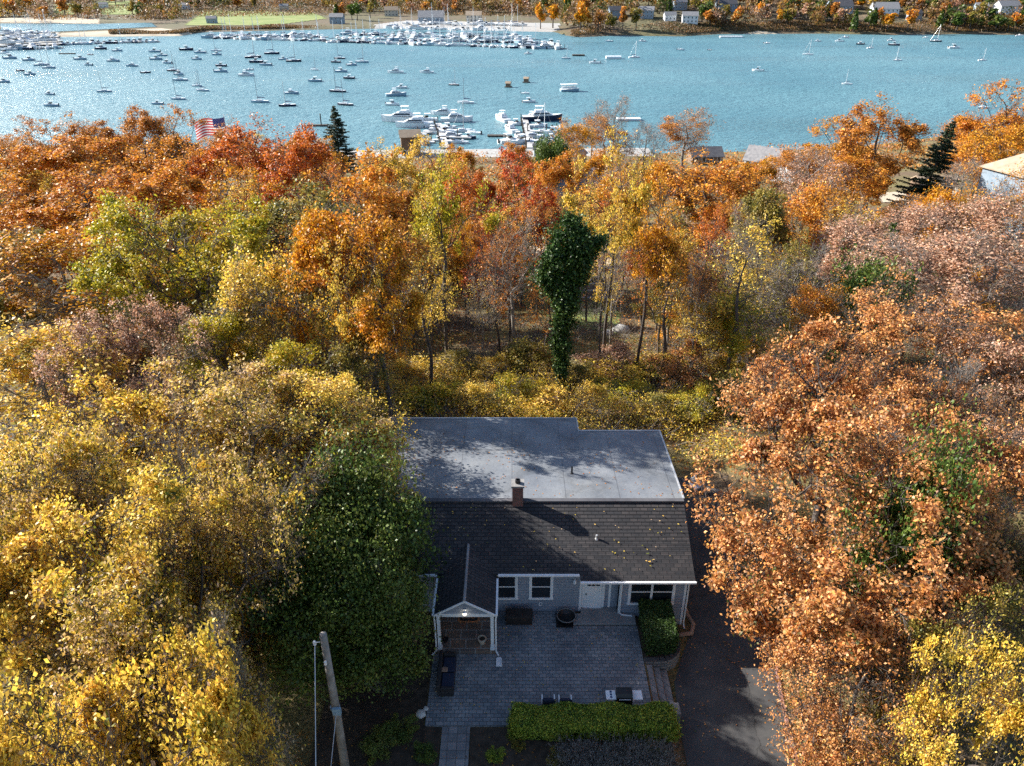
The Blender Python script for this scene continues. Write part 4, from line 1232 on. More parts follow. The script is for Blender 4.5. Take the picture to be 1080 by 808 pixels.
make_proto('openb', 32, 18, 5.4, .24, 9500, .25, twigs=5, twig_len=1.2, nattr=620, wobble=1.1, spread=.38, trunk_r=.22, bark='bark_pale', clump=2.2)
make_proto('openc', 35, 18, 5.2, .34, 8000, .25, twigs=5, twig_len=1.2, nattr=620, wobble=1.3, spread=.34, trunk_r=.24, bark='bark', clump=2.4)
make_proto('bare', 33, 18, 5.6, .24, 1200, .24, twigs=6, twig_len=1.3, nattr=620, spread=.35, trunk_r=.22, bark='bark_pale', clump=2.5)
make_proto('bareb', 34, 18, 4.6, .32, 500, .24, twigs=6, twig_len=1.2, nattr=460, spread=.35, trunk_r=.20, bark='bark_pale', clump=2.5)
make_proto('slim', 36, 18, 2.8, .46, 1500, .24, twigs=5, twig_len=1.1, nattr=240, wobble=1.3, spread=.34, trunk_r=.19, bark='bark', clump=2.2)
make_proto('slimb', 37, 18, 3.2, .40, 2600, .24, twigs=4, twig_len=1.1, nattr=280, wobble=1.6, spread=.34, trunk_r=.21, bark='bark', clump=2.4)
spruce_proto('spruce', 41, 17, 4.2)
spruce_proto('pine', 42, 17, 4.8, 1.2, pine=True)
dense_proto('evergreen', 51, 9.5, 3.9, .6, 52000, .17, 90)
dense_proto('bigbush', 52, 5.0, 3.2, .2, 15000, .19, 44)
dense_proto('bush', 53, 2.6, 1.9, .1, 6500, .15, 34)
dense_proto('hedgebush', 54, 1.8, 1.3, .0, 9000, .085, 22)
make_proto('thicket', 55, 5.0, 3.2, .08, 5200, .20, twigs=5, twig_len=.8, nattr=300, step=.4, blobs=10, spread=.30, trunk_r=.08, bark='bark_pale', clump=1.4)

def place(proto, x, y, top=None, rpx=None, r=None, h=None, pal='yellow', label='', group=None, name='tree', rz=None, base=None, cat='tree', lean=0.0):
    tm, cm, H0, R0 = PROTO[proto]
    zb = gz(x, y) if base is None else base
    if h is None: h = top - zb
    if r is None: r = rpx * depth((x, y, zb + h * .75)) / FPX
    t = empty(name, (x, y, zb - .1), label, cat, group, rz=random.uniform(0, 6.28) if rz is None else rz)
    sz = h / H0; sx = r / R0
    t.scale = (sx, sx, sz)
    if lean: t.rotation_euler = (0, lean, 0)
    o = bpy.data.objects.new('trunk', tm); link(o, t)
    if cm is not None:
        c = bpy.data.objects.new('crown', cm); link(c, t)
        c.material_slots[0].link = 'OBJECT'; c.material_slots[0].material = PAL[pal]
    return t
def T(u, v, Y, rpx, proto, pal, label, name='deciduous_tree', group=None, **kw):
    p = at_y(u, v, Y)
    return place(proto, p.x, Y, top=p.z, rpx=rpx, pal=pal, label=label, name=name, group=group, **kw)
GL = 'trees on the left slope'; GC = 'trees in the wooded hollow behind the house'; GR = 'trees on the right slope'; GS = 'trees near the waterfront'
# --- left foreground canopy
T(95, 700, 13, 150, 'neara', 'yellow', 'yellow leaved tree filling the bottom left corner of the picture', 'maple_tree', GL)
T(118, 610, 17.5, 120, 'neard', 'fade', 'yellow tree with bare twigs between the corner tree and the two behind it', 'maple_tree', GL)
T(-5, 480, 25, 110, 'nearc', 'fade', 'yellow tree cut by the left edge, third from the bottom', 'maple_tree', GL)
T(150, 700, 15.5, 90, 'nearb', 'yellow', 'dense yellow tree just left of the utility pole', 'maple_tree', GL)
T(30, 560, 20, 140, 'nearb', 'yellow', 'bright yellow tree at the left picture edge, second from the bottom', 'maple_tree', GL)
T(125, 520, 22, 190, 'grand', 'yellow', 'largest golden yellow crown, middle of the left canopy', 'maple_tree', GL)
T(228, 512, 24, 95, 'nearc', 'fade', 'thin yellow tree with twigs showing beside the dark evergreen', 'maple_tree', GL)
T(70, 425, 30, 130, 'neara', 'yellow', 'pale yellow tree on the left edge level with the flat roof', 'maple_tree', GL)
T(225, 400, 32.5, 160, 'grand', 'fade', 'broad yellow and brown tree left of the flat roof', 'maple_tree', GL)
T(325, 395, 35, 100, 'neard', 'yellow', 'olive and yellow tree reaching over the left edge of the flat roof', 'maple_tree', GL)
T(25, 340, 41, 110, 'openb', 'yellow', 'thin yellow tree with dark spreading branches at the left edge', 'oak_tree', GL)
T(140, 322, 43, 90, 'nearc', 'pink', 'pinkish fading tree between the yellow crowns on the left', 'maple_tree', GL)
T(255, 335, 44, 90, 'nearb', 'yellowgreen', 'yellow-green tree right of the pinkish one', 'maple_tree', GL)
T(348, 335, 45, 55, 'openb', 'olive', 'thin olive tree behind the left end of the flat roof', 'oak_tree', GL)
T(335, 218, 54, 62, 'opena', 'olive', 'dark branched sparse tree behind the left rear roof corner', 'oak_tree', GL)
T(275, 250, 50, 66, 'openb', 'yellow', 'sparse yellow and brown tree left of the dark branched one', 'oak_tree', GL)
T(392, 235, 46.8, 54, 'tall', 'gold', 'sparse golden tree between the long dark trunk and the flat roof', 'oak_tree', GL)
T(225, 300, 50, 66, 'opena', 'olive', 'sparse olive tree among the yellow crowns on the left', 'oak_tree', GL)
T(215, 640, 18.0, 60, 'bare', 'fade', 'nearly bare pale twiggy tree poking out of the lower left canopy', 'maple_tree', GL)
T(60, 470, 27, 70, 'bare', 'fade', 'pale bare twiggy tree among the yellow crowns near the left edge', 'maple_tree', GL)
T(180, 455, 28.5, 70, 'bare', 'yellow', 'bare topped tree between the two broadest yellow crowns', 'maple_tree', GL)
T(300, 470, 29, 60, 'bareb', 'yellowgreen', 'bare topped tree above the dark evergreens', 'maple_tree', GL)
T(90, 590, 19.5, 70, 'openb', 'yellowgreen', 'sparse green and yellow tree low in the left canopy', 'maple_tree', GL)
# --- left middle
T(190, 208, 62, 105, 'neara', 'yellowgreen', 'rounded bright yellow-green tree on the left slope below the orange ones', 'maple_tree', GL)
T(60, 235, 62, 100, 'openb', 'gold', 'open golden tree with many dark branches at the far left', 'oak_tree', GL)
T(300, 265, 60, 70, 'openc', 'olive', 'open olive tree with crooked dark limbs right of the rounded yellow-green one', 'oak_tree', GL)
T(-15, 190, 84, 75, 'mida', 'orange', 'orange oak cut by the left picture edge, middle row', 'oak_tree', GL)
T(70, 178, 86, 75, 'midb', 'orange', 'orange oak with rusty shading, second from the left in the middle row', 'oak_tree', GL)
T(155, 175, 88, 70, 'midc', 'orange', 'bright orange oak directly behind the rounded yellow-green tree', 'oak_tree', GL)
T(245, 175, 84, 70, 'mida', 'gold', 'golden orange oak above the open olive tree', 'oak_tree', GL)
T(310, 190, 76, 65, 'midb', 'olive', 'olive and yellow oak left of the tall orange-red tree', 'oak_tree', GL)
T(10, 146, 112, 62, 'midb', 'orange', 'amber oak at the left end of the upper tree line', 'oak_tree', GL)
T(95, 143, 115, 62, 'midc', 'orange', 'amber oak second along the upper tree line from the left', 'oak_tree', GL)
T(175, 142, 112, 60, 'mida', 'orange', 'amber oak in front of the flag', 'oak_tree', GL)
T(262, 133, 112, 60, 'midb', 'redorange', 'deep red-orange oak right of the flag', 'oak_tree', GL)
T(310, 136, 104, 50, 'midc', 'redorange', 'smaller red-orange oak left of the dark spruce', 'oak_tree', GL)
T(35, 124, 148, 42, 'mida', 'brownorange', 'brown-orange tree on the water side of the left tree line, leftmost', 'oak_tree', GL)
T(92, 122, 150, 40, 'midb', 'brownorange', 'brown-orange tree on the water side of the left tree line, second', 'oak_tree', GL)
T(140, 115, 150, 38, 'midc', 'brownorange', 'brown-orange tree on the water side of the left tree line, third', 'oak_tree', GL)
T(187, 113, 152, 40, 'mida', 'brownorange', 'thin brown-orange tree just left of the flag against the water', 'oak_tree', GL)
T(238, 124, 160, 26, 'openb', 'brownorange', 'thin brown-orange tree right of the flag against the water', 'oak_tree', GL)
# --- centre
T(374, 160, 52, 74, 'tall', 'orange', 'tall orange-brown tree with a dark leaning trunk, left of centre', 'oak_tree', GC)
T(362, 255, 45.8, 46, 'tallb', 'yellow', 'slender yellow tree hard against the left rear corner of the house', 'oak_tree', GL)
T(345, 215, 50, 60, 'midc', 'gold', 'thin golden tree in front of the tall orange-brown one', 'oak_tree', GC)
T(460, 160, 64, 50, 'tallb', 'yellowgreen', 'tall tree with a yellow-green top and long bare dark trunk', 'oak_tree', GC, lean=.05)
T(420, 195, 78, 38, 'midc', 'brownorange', 'rusty tree left of the yellow-green topped trunk', 'oak_tree', GC)
T(408, 150, 118, 34, 'midb', 'yellow', 'pale yellow tree in the upper centre left of the red one', 'maple_tree', GC)
T(450, 142, 126, 40, 'mida', 'yellow', 'straw yellow tree below the left yacht dock', 'maple_tree', GC)
T(545, 158, 96, 46, 'mida', 'red', 'vivid red maple in the upper centre', 'maple_tree', GC)
T(500, 172, 100, 36, 'midb', 'redorange', 'red-orange maple just left of the vivid red one', 'maple_tree', GC)
T(585, 160, 118, 30, 'midc', 'orange', 'orange maple right of the vivid red one, below the green pine', 'maple_tree', GC)
T(430, 205, 92, 36, 'tallb', 'yellow', 'yellow tree seen behind the long bare dark trunk', 'maple_tree', GC)
T(490, 212, 86, 36, 'tallb', 'brownorange', 'orange-brown tree right of the long bare dark trunk', 'oak_tree', GC)
T(525, 228, 84, 32, 'tallb', 'redorange', 'red-brown tree under the vivid red maple', 'maple_tree', GC)
T(475, 188, 106, 40, 'midc', 'gold', 'golden tree between the yellow-green top and the red maples', 'maple_tree', GC)
T(570, 196, 104, 32, 'tallb', 'orange', 'thin orange tree left of the ivy tree top', 'maple_tree', GC)
T(400, 215, 84, 40, 'midc', 'orange', 'orange tree behind the tall orange-brown one', 'oak_tree', GC)
T(612, 190, 118, 30, 'openb', 'gold', 'pale gold tree straight above the ivy tree top', 'maple_tree', GC)
T(700, 225, 84, 40, 'openb', 'gold', 'gold and brown tree under the large orange oak, left side', 'oak_tree', GC)
T(740, 300, 60, 40, 'openb', 'yellow', 'yellow bushy tree behind the right rear roof corner', 'maple_tree', GC)
T(515, 255, 78, 30, 'openb', 'red', 'small red understorey tree in the centre', 'maple_tree', GC)
T(400, 262, 74, 30, 'slimb', 'redorange', 'small red-orange tree between the two tall trunks', 'maple_tree', GC)
T(430, 280, 70, 26, 'slimb', 'yellow', 'small yellow tree beside the long bare dark trunk', 'maple_tree', GC)
T(545, 215, 66, 42, 'bareb', 'redorange', 'nearly bare tree with a crooked leaning trunk left of the ivy tower', 'oak_tree', GC, lean=-.08)
T(652, 138, 66, 48, 'tallb', 'yellow', 'tall pale tree with upright forks right of the ivy covered tree', 'oak_tree', GC)
T(690, 185, 62, 44, 'tallb', 'gold', 'thin golden tree with two bare trunks, right of the pale forked tree', 'oak_tree', GC)
T(625, 205, 82, 34, 'tallb', 'yellow', 'thin yellow tree behind the ivy covered tree', 'oak_tree', GC)
T(640, 165, 110, 40, 'opena', 'gold', 'thin gold tree below the gray roofs near the water', 'oak_tree', GC)
T(750, 162, 100, 62, 'midb', 'orange', 'large rounded orange oak right of centre', 'oak_tree', GC)
T(705, 168, 106, 42, 'midc', 'gold', 'golden oak joined to the left side of the large orange one', 'oak_tree', GC)
T(795, 172, 98, 44, 'mida', 'orange', 'orange oak joined to the right side of the large rounded one', 'oak_tree', GC)
T(815, 195, 84, 40, 'midc', 'olive', 'dark olive green tree right of the large orange oak', 'evergreen_tree', GC)
T(760, 240, 74, 48, 'bare', 'yellow', 'bare grey tree below the large orange oak', 'oak_tree', GC)
T(715, 260, 70, 34, 'openb', 'gold', 'small gold tree behind the right end of the flat roof', 'oak_tree', GC)
T(815, 262, 68, 48, 'bare', 'olive', 'bare pale twiggy tree left of the fallen looking white trunk', 'oak_tree', GC)
T(790, 300, 60, 48, 'openb', 'yellowgreen', 'yellow-green thin tree above the copper oak', 'oak_tree', GC)
# --- waterfront
T(352, 110, 200, 25, 'spruce', 'spruce', 'small dark spruce against the water on the left', 'spruce_tree', GS)
T(582, 143, 175, 22, 'bigbush', 'green', 'round green pine beside the waterfront roof', 'pine_tree', GS)
T(608, 125, 190, 30, 'openb', 'gold', 'thin gold tree between the green pine and the water', 'oak_tree', GS)
T(640, 120, 205, 32, 'opena', 'brownorange', 'thin orange-pink tree by the shore right of the yacht dock', 'oak_tree', GS)
T(627, 103, 218, 20, 'bareb', 'pink', 'bare tree standing up against the water, left one of the pair', 'oak_tree', GS)
T(650, 98, 220, 20, 'bareb', 'pink', 'bare tree standing up against the water, right one of the pair', 'oak_tree', GS)
T(683, 128, 200, 30, 'bare', 'pink', 'bare purplish tree left of the umbrella shaped brown tree', 'oak_tree', GS)
T(725, 112, 205, 32, 'opena', 'brownorange', 'umbrella shaped brown leaved tree alone against the water', 'oak_tree', GS)
T(625, 160, 150, 30, 'midc', 'gold', 'golden tree beside the gray roofs', 'maple_tree', GS)
T(668, 172, 130, 30, 'openb', 'gold', 'thin golden tree right of the gray roofs', 'maple_tree', GS)
T(848, 150, 150, 38, 'openb', 'brownorange', 'thin orange tree in front of the white waterfront house', 'oak_tree', GS)
T(885, 122, 148, 42, 'mida', 'gold', 'golden tree left of the tall red-brown one', 'maple_tree', GS)
T(938, 108, 140, 46, 'midb', 'brownorange', 'tall red-brown tree standing against the water on the right', 'oak_tree', GS)
T(905, 165, 128, 40, 'midc', 'orange', 'orange tree below the golden and the red-brown ones', 'oak_tree', GS)
T(865, 205, 104, 44, 'midb', 'gold', 'golden tree on the right slope below the white house', 'maple_tree', GS)
T(905, 215, 96, 40, 'openb', 'yellow', 'thin yellow tree left of the sandy path', 'maple_tree', GS)
T(990, 124, 140, 36, 'spruce', 'spruce', 'tall dark leaning spruce on the right', 'spruce_tree', GS, lean=.16)
T(1060, 84, 168, 46, 'mida', 'orange', 'orange tree at the upper right edge over the water', 'oak_tree', GS)
T(1030, 112, 178, 30, 'openb', 'brownorange', 'thin orange-brown tree between the spruce and the right edge', 'oak_tree', GS)
T(1065, 128, 150, 40, 'midb', 'gold', 'golden yellow tree behind the tan roof', 'maple_tree', GS)
T(1025, 165, 128, 34, 'bare', 'pink', 'bare purplish tree left of the tan roof', 'oak_tree', GS)
T(1000, 200, 112, 30, 'bigbush', 'gold', 'low golden tree in front of the tan roof', 'maple_tree', GS)
T(960, 205, 120, 26, 'opena', 'orange', 'small orange tree below the leaning spruce', 'maple_tree', GS)
# --- right slope
T(925, 222, 78, 60, 'openb', 'pink', 'pinkish grey tree on the right slope, left one of the far row', 'oak_tree', GR)
T(1000, 208, 84, 62, 'openb', 'pink', 'pinkish grey tree on the right slope, middle one of the far row', 'oak_tree', GR)
T(1075, 198, 84, 62, 'openb', 'pink', 'pinkish grey tree on the right slope at the right edge', 'oak_tree', GR)
T(1045, 235, 66, 80, 'openb', 'pink', 'wide pinkish tree on the right in front of the far row', 'oak_tree', GR)
T(965, 245, 68, 60, 'opena', 'pink', 'sparse pink-grey tree with pale limbs on the right slope', 'oak_tree', GR)
T(945, 232, 74, 24, 'pine', 'green', 'feathery light green conifer on the right slope', 'larch_tree', GR)
T(925, 275, 62, 42, 'bigbush', 'darkgreen', 'green bushy tree on the right slope above the copper oaks', 'evergreen_tree', GR)
T(870, 250, 64, 44, 'bareb', 'olive', 'bare tree with a whitish crooked trunk on the right slope', 'birch_tree', GR, lean=-.2)
T(870, 285, 60, 36, 'openb', 'orange', 'small orange tree under the whitish crooked trunk', 'maple_tree', GR)
T(990, 305, 46, 125, 'nearc', 'copper', 'wide copper oak farthest up the right slope', 'oak_tree', GR)
T(1085, 330, 42, 105, 'nearc', 'pink', 'faded brown-pink oak at the right edge', 'oak_tree', GR)
T(905, 370, 35, 125, 'neara', 'copper', 'copper orange oak right of the flat roof', 'oak_tree', GR)
T(930, 452, 27.5, 176, 'grand', 'copper', 'huge rounded orange-brown oak over the driveway, right of the house', 'oak_tree', GR)
T(1010, 620, 21, 90, 'nearc', 'olive', 'thin olive and brown tree above the yellow corner tree', 'oak_tree', GR)
T(1030, 500, 27, 90, 'neard', 'copper', 'copper oak right of the dark green holly', 'oak_tree', GR)
T(932, 650, 20.5, 92, 'neard', 'copper', 'lower copper oak at the front of the huge rounded one', 'oak_tree', GR)
T(1000, 400, 35, 95, 'nearc', 'copper', 'thin copper oak between the huge oak and the right edge', 'oak_tree', GR)
T(992, 470, 25.5, 66, 'evergreen', 'green', 'dark green holly among the copper oaks', 'holly_tree', GR)
T(1060, 560, 25, 85, 'nearc', 'olive', 'olive green tree at the right edge below the holly', 'oak_tree', GR)
T(1070, 455, 31, 80, 'openb', 'copper', 'thin copper tree with pale branches at the right edge', 'oak_tree', GR)
T(1100, 715, 16, 100, 'nearc', 'yellow', 'yellow tree in the bottom right corner', 'maple_tree', GR)
T(1020, 370, 37, 60, 'bare', 'copper', 'bare grey limbed tree rising from the copper crowns on the right', 'oak_tree', GR)
T(1055, 520, 27, 60, 'bare', 'olive', 'bare pale limbed tree at the right edge beside the holly', 'oak_tree', GR)
# --- dark evergreens by the utility pole
T(372, 482, 28.5, 74, 'evergreen', 'darkgreen', 'tall dark green evergreen shading the left end of the house', 'evergreen_tree', GL)
T(383, 585, 25.5, 62, 'evergreen', 'darkgreen', 'dark green evergreen between the utility pole and the patio', 'evergreen_tree', GL)
T(322, 560, 25.5, 70, 'evergreen', 'darkgreen', 'dark green evergreen right behind the utility pole', 'evergreen_tree', GL)

# --- the ivy covered tree
p = at_y(600, 222, 58)
zb = gz(p.x, 58)
t = empty('ivy_covered_tree', (p.x, 58, zb - .1), 'dark green ivy covered tree standing like a tower behind the house', 'tree', GC)
Hh = p.z - zb
rs = np.random.RandomState(5)
limbs = [[(.1, 0, Hh * .5), (.9, 0, Hh * .72), (1.1, 0, Hh * .92)], [(-.4, 0, Hh * .5), (-1.0, 0, Hh * .74), (-.8, 0, Hh * .9)], [(0, 0, 0), (-.3, 0, Hh * .3), (-.5, 0, Hh * .55), (-1.5, .2, Hh * .78)], [(-.3, 0, Hh * .3), (.5, .1, Hh * .55), (.3, 0, Hh * .8), (.2, 0, Hh * .98)], [(.4, .1, Hh * .6), (1.8, .2, Hh * .8), (2.7, .2, Hh * .86)], [(-.5, 0, Hh * .55), (-2.0, .3, Hh * .70)]]
P0 = []; P1 = []; R0 = []; R1 = []; C = []; O = []
for li, lb in enumerate(limbs):
    for a, b in zip(lb[:-1], lb[1:]):
        a = np.array(a); b = np.array(b)
        P0.append(a); P1.append(b); R0.append(.22 * (1 - a[2] / Hh * .7)); R1.append(.22 * (1 - b[2] / Hh * .7))
        L = np.linalg.norm(b - a); n = int(L * 1500)
        tt = rs.uniform(0, 1, n)[:, None]
        rr = (.60 + .28 * np.sin(tt * 5 + li * 2 + a[2]) + .28 * np.sin(tt * 13 + li) + .25 * rs.normal(size=(n, 1))) * np.clip(.62 + (a[2] + (b[2] - a[2]) * tt) / Hh * .6, .8, 1.15)
        d = unit(rs.normal(size=(n, 3)) * np.array([1, 1, .5]))
        an_ = np.arctan2(d[:, 1], d[:, 0])[:, None]; hz_ = (a[2] + (b[2] - a[2]) * tt)
        rr = rr * np.clip(.78 + .5 * np.sin(3 * an_ + hz_ * 1.1) * np.sin(hz_ * 2.3 + an_) + .3 * np.sin(hz_ * 5.1 + 2 * an_), .3, 1.5)
        C.append(a + (b - a) * tt + d * rr * (.62 + .5 * rs.uniform(size=(n, 1)))); O.append(d)
C = np.concatenate(C); O = np.concatenate(O)
V, Q = tubes(np.array(P0, float), np.array(P1, float), np.array(R0), np.array(R1), 8)
me = np_mesh('trunk', V, quads=Q); me.materials.append(M['bark']); link(bpy.data.objects.new('trunk', me), t)
v, q = leaf_quads(C, .22, rs, out=O * 1.2, upb=.2)
me = np_mesh('ivy', v, quads=q, attrs={'rnd': np.repeat(rs.uniform(0, 1, len(C)), 4), 'rnd2': np.repeat(rs.uniform(0, 1, len(C)), 4)})
me.materials.append(PAL['ivy']); link(bpy.data.objects.new('crown', me), t)

# --- bushes and thickets behind the house and on the slopes: one thing each
rb = random.Random(21)
bpos = [(425, 395), (455, 420), (500, 425), (540, 418), (575, 425), (625, 430), (660, 415), (650, 395), (700, 432), (735, 432), (770, 425), (760, 398), (720, 392), (800, 400), (825, 375), (785, 372), (748, 358), (690, 392), (610, 400), (560, 385), (520, 388), (480, 385), (395, 420), (380, 440), (400, 385), (350, 420)]
bpal = ['yellow', 'yellowgreen', 'yellow', 'yellowgreen', 'yellow', 'yellow', 'yellowgreen', 'yellow', 'olive', 'yellowgreen', 'olive', 'yellow', 'yellowgreen', 'yellow', 'olive', 'gold', 'yellow', 'yellowgreen', 'olive', 'olive', 'yellow', 'olive', 'yellow', 'yellowgreen', 'gold', 'olive']
word = {'yellow': 'yellow', 'yellowgreen': 'yellow-green', 'gold': 'golden', 'olive': 'olive', 'green': 'green', 'pink': 'pinkish', 'orange': 'orange', 'copper': 'copper', 'brownorange': 'brown-orange', 'redorange': 'red-orange', 'red': 'red', 'darkgreen': 'dark green'}
order = sorted(range(len(bpos)), key=lambda i: bpos[i][0])
for k, i in enumerate(order):
    u, v = bpos[i]
    z = -3.0
    for _ in range(8):
        p = at_z(u, v, z); z = gz(p.x, p.y) + .8
    if p.y < 46: p = at_y(u, v, 46.5)
    place('bush' if i % 3 == 1 else 'thicket', p.x, p.y, h=rb.uniform(1.8, 3.2), r=rb.uniform(2.0, 2.9), pal=bpal[i],
          label='%s bush in the undergrowth behind the house, %s from the left' % (word[bpal[i]], ordn(k)), name='bush', group='bushes behind the house', cat='bush')
mpos = []
for k in range(80):
    for _ in range(60):
        Y = rb.uniform(58, 150); X = rb.uniform(-.70, .70) * Y
        u, v = proj((X, Y, gz(X, Y)))
        if 530 < u < 600 and Y < 95: continue
        if 600 < u < 700 and 70 < Y < 100: continue
        if 370 < u < 610 and Y < 92 and rb.random() < .75: continue
        if all((X - a) ** 2 + (Y - b) ** 2 > 20 for a, b in mpos): break
    mpos.append((X, Y))
mpos.sort(key=lambda q: q[0] / q[1])
for k, (X, Y) in enumerate(mpos):
    u = proj((X, Y, 0))[0]
    pal = rb.choice(['olive', 'gold', 'brownorange', 'yellow', 'pink'] if u < 700 else ['pink', 'olive', 'gold', 'copper', 'pink'])
    place('thicket' if Y < 95 or rb.random() < .6 else 'bigbush', X, Y, h=rb.uniform(2.8, 5.5), r=rb.uniform(2.6, 4.2), pal=pal,
          label='%s understorey bush in the woods, %s from the left' % (word[pal], ordn(k)), name='understorey_bush', group='understorey bushes in the woods', cat='bush')

# --- saplings in the hollow
sap = []
for k in range(46):
    for _ in range(60):
        u = rb.uniform(380, 830); v = rb.uniform(300, 415)
        x_, y_ = None, None
        z = -5.0
        for _i in range(6):
            p = at_z(u, v, z); z = gz(p.x, p.y)
        if p.y < 50: continue
        if all((p.x - a) ** 2 + (p.y - b) ** 2 > 7 for a, b in sap): break
    sap.append((p.x, p.y))
sap.sort(key=lambda q: q[0] / q[1])
for k, (X, Y) in enumerate(sap):
    pal = rb.choice(['yellow', 'brownorange', 'gold', 'olive', 'yellow', 'redorange'])
    place(rb.choice(['slim', 'slimb', 'slim', 'openc', 'bareb', 'slimb']), X, Y, h=rb.uniform(9, 16), r=rb.uniform(1.6, 2.9), pal=pal,
          label='thin %s sapling in the hollow behind the house, %s from the left' % (word[pal], ordn(k)), name='sapling', group='saplings in the hollow')
def brush(name, n, region, seed, mat, l0=.8, l1=2.4):
    rs = np.random.RandomState(seed)
    x = rs.uniform(region[0], region[1], n); y = rs.uniform(region[2], region[3], n)
    m = np.sin(x * .35 + 2 * np.sin(y * .21)) + np.cos(y * .4 + x * .13) + rs.normal(size=n) * .5
    k = (m > -.1) & ~((x > XL - .5) & (x < XR + .5) & (y < 44.6))
    x = x[k]; y = y[k]; n = len(x)
    P = np.stack([x, y, ground_z(x, y)], 1)
    d = unit(np.stack([rs.normal(size=n) * .7, rs.normal(size=n) * .7, rs.uniform(.3, 1.2, n)], 1))
    L = rs.uniform(l0, l1, (n, 1))
    P1 = P + d * L * .6; P2 = P1 + unit(d + rs.normal(size=(n, 3)) * .5) * L * .5
    V1, Q1 = tubes(P, P1, np.full(n, .022), np.full(n, .014), 3)
    V2, Q2 = tubes(P1, P2, np.full(n, .014), np.full(n, .007), 3)
    me = np_mesh(name, np.concatenate([V1, V2]), quads=np.concatenate([Q1, Q2 + len(V1)])); me.materials.append(M[mat])
    return tag(link(bpy.data.objects.new(name, me)), 'tangle of bare twigs and brush on the slope', 'brush', kind='stuff')
brush('brush', 30000, (-40, 60, 47, 105), 71, 'bark_pale')
brush('brush', 16000, (-40, 60, 46, 90), 72, 'bark', .6, 1.8)

# --- extra woodland trees filling the slopes
occupied = [(o.location.x, o.location.y) for o in COL.objects if o.type == 'EMPTY' and o.get('category') == 'tree']
fill = []
for k in range(60):
    ok = False
    for _ in range(120):
        Y = rb.uniform(60, 215); X = rb.uniform(-.78, .82) * Y
        u, v = proj((X, Y, gz(X, Y) + 12))
        if 395 < u < 740 and Y < 120: continue
        if 560 < u < 650 and Y < 235: continue
        if 950 < u and Y > 100: continue
        if Y > 165 and u > 340: continue
        if all((X - a) ** 2 + (Y - b) ** 2 > 55 for a, b in occupied): ok = True; break
    if ok:
        occupied.append((X, Y)); fill.append((X, Y))
fill.sort(key=lambda q: q[0] / q[1])
for k, (X, Y) in enumerate(fill):
    u = proj((X, Y, 0))[0]
    if u < 395: pal = rb.choice(['orange', 'brownorange', 'gold', 'yellow', 'orange'] if Y > 80 else ['olive', 'yellow', 'gold']); pr_ = rb.choice(['mida', 'midb', 'midc'])
    elif u < 760: pal = rb.choice(['brownorange', 'gold', 'orange', 'redorange']); pr_ = rb.choice(['midc', 'openb', 'mida'])
    else: pal = rb.choice(['pink', 'gold', 'olive', 'orange']); pr_ = rb.choice(['openb', 'opena', 'midc', 'openb'])
    h = rb.uniform(12, 15.5) if Y > 130 else rb.uniform(12, 16)
    if Y > 170: h = 12
    place(pr_, X, Y, h=h, r=rb.uniform(4.2, 5.8), pal=pal, label='%s tree filling the woods, %s from the left among the lower crowns' % (word[pal], ordn(k)), name='deciduous_tree', group='lower trees filling the woods')

# --- ground cover behind the house, leaf litter, yellow vines (nobody could count it)
def scatter(name, n, region, size, pal, hgt, seed, kind='stuff', dens=None):
    rs = np.random.RandomState(seed)
    xs = rs.uniform(region[0], region[1], n); ys_ = rs.uniform(region[2], region[3], n)
    m = np.sin(xs * .55 + 1.3 * np.sin(ys_ * .4)) + np.cos(ys_ * .62 + 1.1 * np.sin(xs * .33)) + rs.normal(size=n) * .6
    keep = m > (dens if dens is not None else -.2)
    xs = xs[keep]; ys_ = ys_[keep]; m = m[keep]
    inside = (xs > XL - .3) & (xs < XR + .3) & (ys_ < 44.4) & (ys_ > 28)
    xs = xs[~inside]; ys_ = ys_[~inside]; m = m[~inside]
    z = ground_z(xs, ys_) + rs.uniform(0.02, 1, len(xs)) * hgt * np.clip(m + .3, .15, 1.6)
    C = np.stack([xs, ys_, z], 1)
    v, q = leaf_quads(C, size, rs, upb=.8)
    me = np_mesh(name, v, quads=q, attrs={'rnd': np.repeat(rs.uniform(0, 1, len(C)), 4), 'rnd2': np.repeat(rs.uniform(0, 1, len(C)), 4)})
    me.materials.append(PAL[pal])
    o = link(bpy.data.objects.new(name, me))
    return tag(o, kind=kind)
tag(scatter('yellow_vines', 110000, (-24, 24, 44.6, 66), .17, 'yellow', 1.1, 61), 'low yellow vines covering the ground behind the house', 'ground cover')
tag(scatter('green_ground_cover', 26000, (-24, 30, 45, 75), .20, 'olive', .7, 62, dens=.3), 'olive green weeds in patches behind the house', 'ground cover')
tag(scatter('fallen_leaves', 90000, (-60, 70, 44, 120), .22, 'brownorange', .3, 63, dens=-.9), 'fallen brown and orange leaves over the slope', 'leaves')
tag(scatter('fallen_leaves', 9000, (13.3, 24, 8, 40), .14, 'copper', .06, 64, dens=-1.5), 'fallen copper leaves beside the driveway', 'leaves')
tag(scatter('fallen_leaves', 5000, (-12, 7.2, 14, 23.3), .10, 'brownorange', .10, 65, dens=-1.5), 'fallen leaves on the dark beds before the patio', 'leaves')

